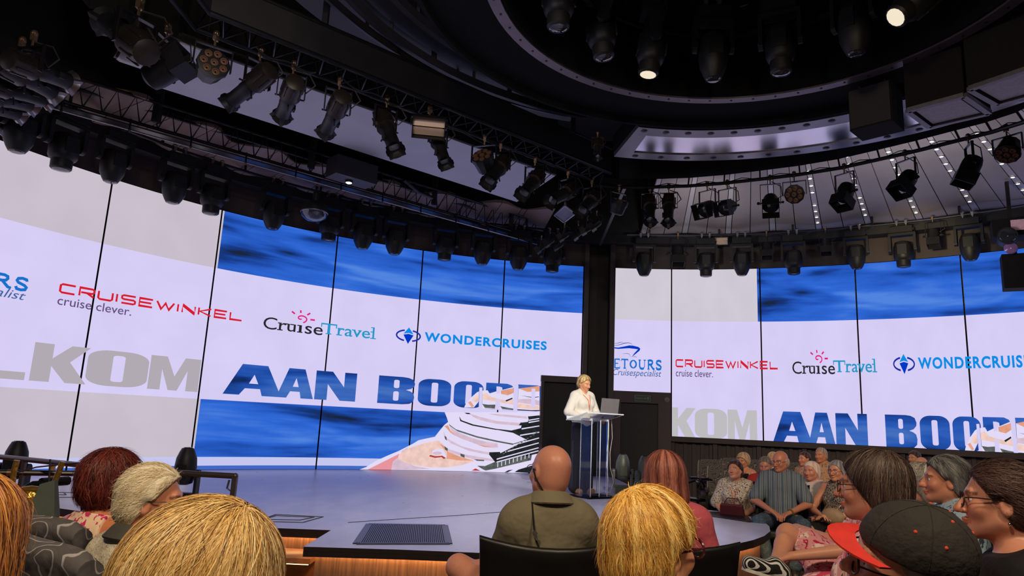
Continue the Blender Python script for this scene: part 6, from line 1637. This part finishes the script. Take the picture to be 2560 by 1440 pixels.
F, r = person((1838, 1151), 8.75, 150, 'short-haired woman in a leopard-print blouse with a maroon bag on her lap', (206, 142, 116), seat_kind='tub', seat_label='black seat of the woman in the leopard-print blouse', top=.012, sc=.94, sex='f', fat=1.1, head=(-12, 14, 6), lean=-8, h=.0065, arms=LAPR, **TR)
F.eyes(r); F.hair(r, 'short', [(46, 30, 26), (82, 56, 46)], 1.2, rough=.006); F.shirt(r, F_LEOP, sleeve=.95, t=.02); F.trousers(r, F_DJEANS, 2.0, .014); F.shoes(r, SHOEB); neck_strap(F, r, ORANGE, .32)
hb = F.root; M_ = parent_matrix(hb); t = thing('handbag', 'maroon flat handbag on the lap of the woman in leopard print', 'bag', M_ @ Vector((0, .30, .64)), math.radians(150)); b = MB(); b.box((0, 0, .05), (.28, .07, .15), Matrix.Rotation(-.3, 3, 'X'), taper=.9); b.build('pouch', MAROON, t, sharp=30); b = MB(); b.tube([(-.1, -.02, .12), (-.06, -.04, .19), (.06, -.04, .19), (.1, -.02, .12)], .008, 6); b.build('strap', MAROON, t)
F, r = person((1857, 1131), 10.3, 140, 'woman with pale blond curls sitting behind the leopard-print blouse', (222, 152, 116), seat_kind='grey', seat_label='patterned grey seat of the pale blond curly woman', top=.02, sex='f', head=(-10, -8, 0), h=.007, floor=.2); F.eyes(r)
F.hair(r, 'thick', [(176, 138, 104), (226, 190, 150), (240, 212, 176)], 1.08, strands=700, slen=.08, srad=.003, seed=41, rough=.010, wave=.8); F.shirt(r, F_BLACK, sleeve=0, t=.012, neck=(0, .0, .99), tilt=.1); neck_strap(F, r, ORANGE, .22)
F, r = person((1912, 1141), 9.5, 150, 'man in a red polo shirt half hidden behind the heavy striped-shirt man', (196, 130, 104), seat_kind='tub', seat_label='black seat of the man in the red polo shirt', top=.006, sc=.98, sex='m', head=(0, -10, 0), h=.007, fat=1.1, **TR); F.eyes(r); F.hair(r, 'crop', [(96, 84, 76), (132, 118, 106)]); F.shirt(r, F_RED, sleeve=.8, t=.02); F.trousers(r, F_DJEANS)
F, r = person((1932, 1129), 10.8, 145, 'blond head just showing behind the heavy bald man', (224, 164, 126), seat_kind='grey', seat_label='patterned grey seat behind the heavy bald man', top=.016, sex='f', h=.008, floor=.2, head=(0, 0, 0)); F.hair(r, 'thick', [(196, 156, 104), (236, 204, 150)], 1.0, rough=.006); F.shirt(r, F_CREAM)
F, r = person((2012, 1128), 10.2, 118, 'brown-haired woman in a patterned top looking towards the stage', (222, 152, 118), seat_kind='grey', seat_label='patterned grey seat of the brown-haired woman', top=.01, sex='f', h=.007, floor=.2, head=(-6, 0, 0)); F.eyes(r); F.hair(r, 'tied', [(60, 40, 32), (110, 76, 56)], 1.0, rough=.003); F.shirt(r, F_PEACH, sleeve=.1, t=.012)
F, r = person((2053, 1119), 9.8, 128, 'man with cropped grey hair in a peach printed shirt', (218, 146, 108), seat_kind='grey', seat_label='patterned grey seat of the man in the peach shirt', top=.004, sex='m', h=.007, floor=.2, head=(-4, 0, 0), fat=1.1); F.eyes(r); F.hair(r, 'crop', [(150, 130, 112), (190, 170, 150)]); F.shirt(r, F_PEACH, sleeve=.8, t=.02); F.collar(r, F_PEACH)
F, r = person((2029, 1151), 8.7, 135, 'elderly woman with white hair tinted pink in front and a pale cardigan', (210, 142, 116), seat_kind='tub', seat_label='black seat of the elderly woman with pink-tinted hair', top=.014, sc=.95, sex='f', h=.0068, head=(-8, 0, 0), **TR); F.eyes(r); F.hair(r, 'bob', [(216, 196, 170), (236, 220, 198), (222, 160, 158)], .98, rough=.004); F.shirt(r, F_CARD, sleeve=1.8, t=.018); F.trousers(r, F_NAVY)
F, r = person((2092, 1148), 8.1, 128, 'grey-haired woman in a dark leopard top with bare knees and folded hands', (206, 142, 112), seat_kind='tub', seat_label='black seat of the bare-kneed woman in dark leopard print', top=.014, sc=.97, sex='f', fat=1.12, h=.0065, head=(-2, 0, 0),
    arms=dict(elR=(.28, .10, .74), wrR=(.06, .30, .70), hdR=(-.8, .4, 0), elL=(-.28, .10, .74), wrL=(-.06, .30, .70), hdL=(.8, .4, 0)), **TR); F.eyes(r); F.hair(r, 'bob', [(110, 104, 104), (160, 152, 150)], .96, rough=.004); F.shirt(r, F_LEOP2, sleeve=0, t=.014); F.trousers(r, F_BLACK, .8, .025, 'skirt', .12); F.shoes(r, SHOEB); F.glasses(r, GLS)
b = MB(); b.tube([F.up((-.15, .0, 1.03)), F.up((-.12, .13, .85)), (-.02, .24, .68), (.1, .3, .64)], .006, 6); b.build('bag_strap', mat('strap_pale', (190, 170, 140), .6), r)
M_ = parent_matrix(r); t = thing('shoulder_bag', 'beige shoulder bag on the bare-kneed woman’s lap'.replace('’', "'"), 'bag', M_ @ Vector((-.08, .30, .62)), math.radians(128)); b = MB(); b.ball((0, 0, .08), (.13, .06, .09), 14, 10); b.build('pouch', mat('bag_beige', (160, 132, 100), .6), t); b = MB(); b.tube([(-.1, 0, .13), (-.05, 0, .2), (.05, 0, .2), (.1, 0, .13)], .008, 6); b.build('handle', mat('bag_beige_dark', (120, 96, 72), .6), t)
for px, d, hd, lab, tone, st, cols, sh, sx in (((2286, 1127), 10.5, 112, 'dark-haired man at the back looking left below the big screen', (214, 150, 112), 'short', [(60, 46, 38), (96, 76, 62)], F_GREY, 'm'), ((2303, 1141), 9.3, 112, 'balding man with a white fringe just in front of the dark-haired man', (224, 150, 112), 'fringe', [(214, 196, 176), (236, 224, 210)], F_CARD, 'm'),
        ((2484, 1148), 9.6, 110, 'top of a sandy blond head behind the woman with pinned hair', (222, 160, 126), 'short', [(176, 132, 86), (214, 172, 122)], F_GREY, 'm'), ((2556, 1164), 7.4, 105, 'dark-haired person partly cut by the right edge of the picture', (200, 140, 112), 'short', [(40, 32, 30), (70, 56, 50)], F_LEAF, 'm')):
    F, r = person(px, d, hd, lab, tone, top=.01, sex=sx, h=.0075, floor=.2); F.eyes(r); F.hair(r, st, cols); F.shirt(r, sh, sleeve=.8, t=.018); seat('grey', (r.location.x, r.location.y, .2), hd, 'patterned grey seat under the ' + lab.split(' looking')[0].split(' just')[0].split(' behind')[0].split(' partly')[0], F.k)
# empty patterned seats in the back rows
for i, (x, y, d) in enumerate(((1786, 1150, 10.4), (1838, 1146, 11.4), (1812, 1164, 9.7), (1885, 1150, 11.0), (1985, 1157, 10.9), (2120, 1165, 9.6), (2165, 1168, 10.2))):
    p = aty(x, y, d); a = math.degrees(math.atan2(p.x - CX + 0, p.y - CY)); seat('grey', (p.x, p.y, p.z - .98 * .82), 180 - a, 'empty patterned grey seat in the back rows, %s from the left' % ORD[i], .82)
for i, F in enumerate(PEOPLE):
    if not F.dressed: F.trousers(F.root, (F_NAVY, F_DJEANS, F_GREY, F_BEIGE)[i % 4])
# ================================================================ FURNITURE AND LOOSE THINGS
def glass(name, col=(.93, .95, .98), rough=.03, ior=1.3):
    M = bpy.data.materials.new(name); M.use_nodes = True; nt = M.node_tree; P = nt.nodes['Principled BSDF']
    tc = nt.nodes.new('ShaderNodeTexCoord'); nz = nt.nodes.new('ShaderNodeTexNoise'); nz.inputs['Scale'].default_value = 3; nt.links.new(tc.outputs['Object'], nz.inputs[0])
    mr = nt.nodes.new('ShaderNodeMapRange'); mr.inputs['To Min'].default_value = rough * .5; mr.inputs['To Max'].default_value = rough * 1.5; nt.links.new(nz.outputs['Fac'], mr.inputs[0]); nt.links.new(mr.outputs[0], P.inputs['Roughness'])
    P.inputs['Base Color'].default_value = (*col, 1); P.inputs['Transmission Weight'].default_value = 1.0; P.inputs['IOR'].default_value = ior
    MATS[name] = M; return M
ACR = glass('clear_acrylic'); ACE = mat('acrylic_lit_edge', (214, 220, 230), .25, 0, .05, 30, spec=.8)  # whitish edge colour paints in the light piped through the acrylic
# --- lectern
lf = Vector((.56, -.83, 0)).normalized(); rzl = math.atan2(lf.y, lf.x) + math.pi / 2       # local -Y looks at the audience
lc = atz(1483, 1243, ST); t = thing('lectern', 'clear acrylic lectern with a slanted top at the front of the stage', 'lectern', lc, rzl)
b = MB(); b.box((0, 0, .012), (.52, .42, .024)); b.build('base_plate', ACR, t, smooth=False)
for s in (-1, 1):
    b = MB(); b.box((s * .15, 0, .53), (.012, .22, 1.01)); pn = b.build('side_panel', ACR, t, smooth=False)
    for y in (-.111, .111): e = MB(); e.box((s * .15, y, .53), (.012, .004, 1.01)); e.build('edge', ACE, pn, smooth=False)
b = MB(); b.box((0, -.09, .53), (.285, .012, 1.01)); pn = b.build('front_panel', ACR, t, smooth=False)
e = MB(); e.box((.02, -.098, .53), (.012, .006, 1.01)); e.build('edge', ACE, pn, smooth=False)  # pale strip painting in the bright line up the column
M3 = Matrix.Rotation(math.radians(-13), 3, 'X')
b = MB(); b.box((0, 0, 1.075), (.66, .46, .014), M3); b.build('top', ACR, t, smooth=False)
for a_, c_ in (((-.33, -.23), (.33, -.23)), ((.33, -.23), (.33, .23)), ((.33, .23), (-.33, .23)), ((-.33, .23), (-.33, -.23))):
    e = MB(); e.bar(M3 @ Vector((*a_, .0)) + Vector((0, 0, 1.075)), M3 @ Vector((*c_, .0)) + Vector((0, 0, 1.075)), .006, .016); e.build('top_edge', ACE, t, smooth=False)
b = MB(); p = M3 @ Vector((0, .215, .028)) + Vector((0, 0, 1.075)); b.box(p, (.66, .012, .05), M3); b.build('ledge', ACE, t, smooth=False)
for s in (-1, 1): b = MB(); b.box((s * .15, 0, 1.04), (.03, .2, .03)); b.build('bracket', ACE, t, smooth=False)
LM = parent_matrix(t)
def on_top(x, y, z): return LM @ (M3 @ Vector((x, y, z)) + Vector((0, 0, 1.075)))
lp = thing('laptop', 'grey open laptop on the clear lectern', 'laptop', on_top(.12, -.05, .012), rzl)
SIL = mat('laptop_grey', (150, 146, 148), .4, .5, .05, 20)
b = MB(); b.box((0, 0, .008), (.32, .22, .014), M3); b.build('base', SIL, lp, smooth=False)
M4 = Matrix.Rotation(math.radians(8), 3, 'X'); b = MB(); b.box((0, -.125, .135), (.32, .01, .21), M4); sc_ = b.build('lid', SIL, lp, smooth=False)
b = MB(); b.box((0, -.119, .135), (.29, .002, .18), M4); b.build('display', emis('laptop_display', (150, 160, 190), .6), sc_, smooth=False)
for lab, x0, dx in (('white cable hanging from the lectern, nearer the column', .24, .05), ('second white cable hanging from the lectern, further out', .29, .10)):
    b = MB(); P0 = on_top(x0, -.02, -.01); Lw = lambda x, y, z: LM @ Vector((x, y, z))
    b.tube([P0, Lw(x0 + dx * .4, .0, .8), Lw(x0 + dx * .2, .02, .6), Lw(x0 + dx * .1, .0, .4), Lw(x0 + dx, .02, .2), Lw(x0 + dx * .6, .05, .05), Lw(.12, .12, .03)], .004, 5); o = b.build('cable', mat('cable_white', (206, 202, 200), .5)); tag(o, lab, 'cable', 'lectern cables')
b = MB(); b.tube([LM @ Vector(p) for p in ((-.1, -.06, .035), (0, -.03, .04), (.06, -.06, .035), (.12, 0, .04), (.02, .04, .035))], .008, 6); o = b.build('cable', BLACK); tag(o, 'black cable coiled inside the foot of the lectern', 'cable')
# --- upright moving heads on the stage floor
OLIVE = mat('fixture_olive', (82, 88, 80), .45, .1, .1, 8)
def upright(px, z, sc, lab, matl=None, turn=0):
    o = dup(proto[2], (0, 0, 0), (math.pi, 0, turn), lab, 'moving heads standing on the stage'); p = atz(*px, z); o.scale = (sc,) * 3; o.location = (p.x, p.y, p.z - .09 * sc)
    for c in list(o.children):
        if c.name.startswith('clamp') or c.name.startswith('cable'): bpy.data.objects.remove(c)
        elif c.type == 'MESH':
            if c.name.startswith('base'): c.location.z = .0
            if matl:
                me = c.data.copy(); me.materials[0] = matl; c.data = me
    o['category'] = 'stage light'; return o
upright((452, 1262), ST, .80, 'black moving head standing on the stage right of the white-haired man')
upright((22, 1250), ST, .80, 'black moving head standing on the stage at the left edge behind the railing')
upright((1556, 1234), ST, .82, 'grey moving head standing on the stage floor just right of the lectern', OLIVE)
upright((1612, 1240), ST, .82, 'grey moving head standing on the stage floor beside the rose-brown hair', OLIVE, .4)
b = MB(); p = atz(1520, 1236, ST)
# --- handrail on the left
RAILM = mat('rail_bronze', (96, 84, 84), .35, .5, .1, 10)
t = thing('handrail', 'bronze handrail along the left front of the stage with a bent end', 'railing', atz(300, 1300, .15))
pa, pb, pc, pd = atz(-140, 1128, .95), atz(255, 1168, .95), atz(440, 1182, .95), atz(588, 1190, .95)
b = MB(); b.tube([pa, pb, pc, pd], .022, 10); b.ball(pd, .023, 10, 6); b.build('rail', RAILM, t, world=True)
b = MB(); b.bar(pd, (pd.x, pd.y, .5), .035); b.tube([pd + Vector((-.04, 0, -.03)), pd + Vector((-.05, 0, -.09)), pd + Vector((-.02, 0, -.11)), pd + Vector((0, 0, -.07))], .008, 6); b.build('post', RAILM, t, world=True)
for q in (pb, pa.lerp(pb, .55)): b = MB(); b.bar(q, (q.x, q.y, .5), .03); b.build('post', RAILM, t, world=True)
t = thing('cross_rail', 'black lower rail with brass band running behind the left heads', 'railing', atz(100, 1300, .15))
qa, qb = atz(-140, 1180, .84), atz(240, 1184, .84)
b = MB(); b.tube([qa, qb], .024, 10); b.build('rail', SATIN, t, world=True); b = MB(); q = qa.lerp(qb, .42); d = (qb - qa).normalized(); b.cyl(q - d * .025, q + d * .025, .027); b.build('band', BRASS, t, world=True)
for f in (.2, .95): b = MB(); q = qa.lerp(qb, f); b.bar(q, (q.x, q.y, .5), .03); b.build('post', SATIN, t, world=True)
b = MB(); b.tube([atz(30, 1185, .86), atz(90, 1168, .93), atz(160, 1160, .97), atz(215, 1158, .985), atz(255, 1150, .99)], .006, 5); o = b.build('cable', BLACK); tag(o, 'loose black cable draped over the left handrail', 'cable')
# --- walking frames
def rollator(loc, rz, lab, sc=1.0):
    t = thing('rollator', lab, 'walking aid', loc, rz); t.scale = (sc,) * 3
    for s in (-1, 1):
        b = MB(); b.tube([(s * .25, .28, .10), (s * .25, .10, .52), (s * .25, -.10, .86), (s * .25, -.18, .90), (s * .25, -.34, .90)], .014, 8); b.tube([(s * .25, -.28, .10), (s * .25, .08, .54)], .013, 8); b.build('frame', BLACKM, t)
        b = MB(); b.tube([(s * .25, -.22, .905), (s * .25, -.36, .905)], .021, 8); b.build('handle', SATIN, t)
        for y in (-.28, .28):
            b = MB(); b.cyl((s * .25 - .018, y, .10), (s * .25 + .018, y, .10), .10, n=18); b.cyl((s * .25 - .022, y, .10), (s * .25 + .022, y, .10), .04, n=12); b.build('wheel', SATIN, t)
    b = MB(); b.box((0, -.02, .56), (.44, .22, .035)); b.build('seat', SATIN, t, sharp=30)
    b = MB(); b.tube([(-.25, .10, .78), (-.22, .24, .82), (0, .30, .83), (.22, .24, .82), (.25, .10, .78)], .016, 8); b.build('back_band', SATIN, t)
    b = MB(); b.box((0, -.13, .48), (.008, .06, .09)); b.build('tag', mat('tag_white', (214, 196, 190), .7), t, smooth=False)
    return t
p = atz(1790, 1366, .0); rollator((3.05, 9.75, 0), math.radians(-70), 'black rollator parked beside the round stage end, nearer the leopard print blouse', .9)
rollator((2.72, 10.35, 0), math.radians(-58), 'second black rollator parked behind the rose-brown hair', .9)
# --- left: walking frame with its bag and cover
rl = aty(92, 1182, 3.5); RL = rollator((rl.x, rl.y, .0), math.radians(160), 'black rollator in front of the left railing hung with bags', 1.12)
GOLD = mat('gold_leather', (172, 132, 62), .28, .75, .3, 22, bump=.5, bscale=40)
p = aty(72, 1265, 3.36); t = thing('handbag', 'shiny gold quilted handbag hanging on the left rollator', 'bag', p, .2)
b = MB(); b.ball((0, 0, .02), (.095, .05, .07), 18, 10); b.box((0, 0, .06), (.17, .07, .03)); b.build('pouch', GOLD, t, sharp=60)
b = MB(); b.tube([(-.08, 0, .06), (-.085, 0, .15), (-.08, 0, .20)], .013, 8); b.build('strap', GOLD, t); b = MB(); b.tube([(.08, 0, .06), (.10, 0, .15), (.11, 0, .20)], .013, 8); b.build('strap', GOLD, t)
p = aty(112, 1240, 3.3); t = thing('cloth_pouch', 'grey green cloth bag hanging below the gold handbag', 'bag', p, .1)
b = MB(); b.add([(-.03, 0, .05), (.03, 0, .07), (.055, .0, -.09), (.0, 0, -.17), (-.06, 0, -.07), (-.03, .03, .05), (.03, .03, .07), (.055, .05, -.09), (.0, .04, -.17), (-.06, .05, -.07)], [(0, 1, 2, 3, 4), (9, 8, 7, 6, 5), (0, 5, 6, 1), (1, 6, 7, 2), (2, 7, 8, 3), (3, 8, 9, 4), (4, 9, 5, 0)]); b.build('cloth', mat('pouch_grey', (88, 96, 92), .8, 0, .1, 10), t, smooth=False)
b = MB(); b.tube([(.0, .015, .06), (-.01, .015, .16)], .004, 5); b.build('cord', BLACK, t)
p = atz(92, 1412, 0); t = thing('stanchion', 'tan post on a round foot standing on the orange red carpet', 'post', p)
TAN = mat('post_tan', (188, 146, 96), .4, .4, .1, 10); b = MB(); b.lathe([(.15, 0), (.15, .012), (.03, .03)], (0, 0, 0), (0, 0, 1), 20); b.build('foot', TAN, t); b = MB(); b.cyl((0, 0, .02), (0, 0, .86), .022); b.build('pole', TAN, t); b = MB(); b.ball((0, 0, .87), .03, 10, 6); b.build('knob', TAN, t)
# --- signs on the frame over the exit door
s0, z0 = cyl_sz(1586, 1004); s1, z1 = cyl_sz(1625, 990); EXG = mat('exit_sign_green', (38, 62, 48), .4); EXT = mat('exit_sign_letters', (142, 166, 146), .5)
t = thing('exit_sign', 'small dark green emergency exit sign above the exit door', 'sign', S((s0 + s1) / 2, (z0 + z1) / 2, .08))
b = MB(); q = [S(s0, z0 + .005, .055), S(s1, z0 + .005, .055), S(s1, z1, .055), S(s0, z1, .055), S(s0, z0 + .005, .075), S(s1, z0 + .005, .075), S(s1, z1, .075), S(s0, z1, .075)]
b.add(q, [(4, 5, 6, 7), (3, 2, 1, 0), (0, 1, 5, 4), (1, 2, 6, 5), (2, 3, 7, 6), (3, 0, 4, 7)]); b.build('plate', EXG, t, smooth=False, world=True)
V, Fc = words('Emergency Exit', (s0 + .02, s1 - .075, z0 + .05, z0 + .085), .004); b = MB(); b.add([S(v[0], v[1], .0775) for v in V], Fc); b.build('lettering', EXT, t, smooth=False, world=True)
b = MB(); xa = s1 - .045; zc = (z0 + z1) / 2
for vs, fs in strokes([[(xa, zc - .035), (xa, zc + .03)], [(xa - .02, zc + .008), (xa, zc + .032), (xa + .02, zc + .008)]], .009): b.add([S(v[0], v[1], .0775) for v in vs], fs)
b.build('arrow', EXT, t, smooth=False, world=True)
b = MB()
for a_, c_ in (((s0, z0 + .005), (s1, z0 + .005)), ((s1, z0 + .005), (s1, z1)), ((s1, z1), (s0, z1)), ((s0, z1), (s0, z0 + .005))): b.bar(S(*a_, .076), S(*c_, .076), .006)
b.build('border', EXT, t, smooth=False, world=True)
sd_, zd_ = cyl_sz(1667, 1000); b = MB(); b.lathe([(.05, 0), (.052, .012), (.03, .02), (.005, .022)], S(sd_, zd_, .055), Vector((CX, CY, 0)) - Vector((S(sd_, 0)[0], S(sd_, 0)[1], 0)), 18); o = b.build('wall_sounder', mat('sounder_pink', (132, 112, 116), .6)); tag(o, 'round pinkish disc on the frame right of the exit sign', 'sounder')
# --- odd bits of the rig
b = MB(); b.bar(atz(1562, 468, 5.0), atr(1500, 612, 8.9), .05, .03); o = b.build('brace_arm', GREYMET, smooth=False); tag(o, 'slanting grey steel arm in front of the black gap', 'arm')
p = atz(336, 140, 5.3); t = thing('glass_lamp', 'pale frosted lamp box at the upper left beside the grey panel', 'lamp', p, math.radians(42))
b = MB(); b.box((0, .1, .06), (.34, .16, .16)); b.build('housing', BLACKM, t, smooth=False)
b = MB(); b.lathe([(.02, -.17), (.10, -.165), (.115, -.13), (.115, .13), (.10, .165), (.02, .17)], (0, 0, 0), (1, 0, 0), 16); b.build('diffuser', mat('frosted_glass', (176, 178, 180), .3, 0, .15, 12), t)
b = MB(); b.bar((0, .1, .12), (0, .1, 1.7), .03); b.build('hanger', BLACK, t, smooth=False)
for i, (xa, ya, xb, yb) in enumerate(((855, 195, 1010, 262), (1050, 282, 1240, 362), (640, 118, 790, 178))):
    q0, q1 = atz(xa, ya, 5.0), atz(xb, yb, 5.0); b = MB(); b.tube([q0.lerp(q1, f) + Vector((0, 0, -.05 * math.sin(f * math.pi) - .03 * math.sin(f * 9))) for f in np.linspace(0, 1, 12)], .009, 5); o = b.build('cable', BLACK)
    tag(o, 'black cable sagging under the front truss, %s from the left' % ORD[(1, 2, 0)[i]], 'cable', 'truss cables')
for (x, y), lab in (((1066, 331), 'small white lit work lamp under the front truss beside the peach flood light'), ((872, 457), 'small white lit work lamp on the lattice truss near the glass dome')):
    p = atz(x, y, 4.97); t = thing('work_lamp', lab, 'lamp', p); b = MB(); b.lathe([(.05, .06), (.06, .02), (.055, 0)], (0, 0, 0), (0, 0, 1), 14); b.cyl((0, 0, .06), (0, 0, .2), .01); b.build('housing', BLACKM, t)
    b = MB(); b.lathe([(.048, -.001), (.03, -.012), (.004, -.016)], (0, 0, 0), (0, 0, 1), 12); b.build('lens', emis('work_lamp_glow', (236, 240, 255), 5.0), t)
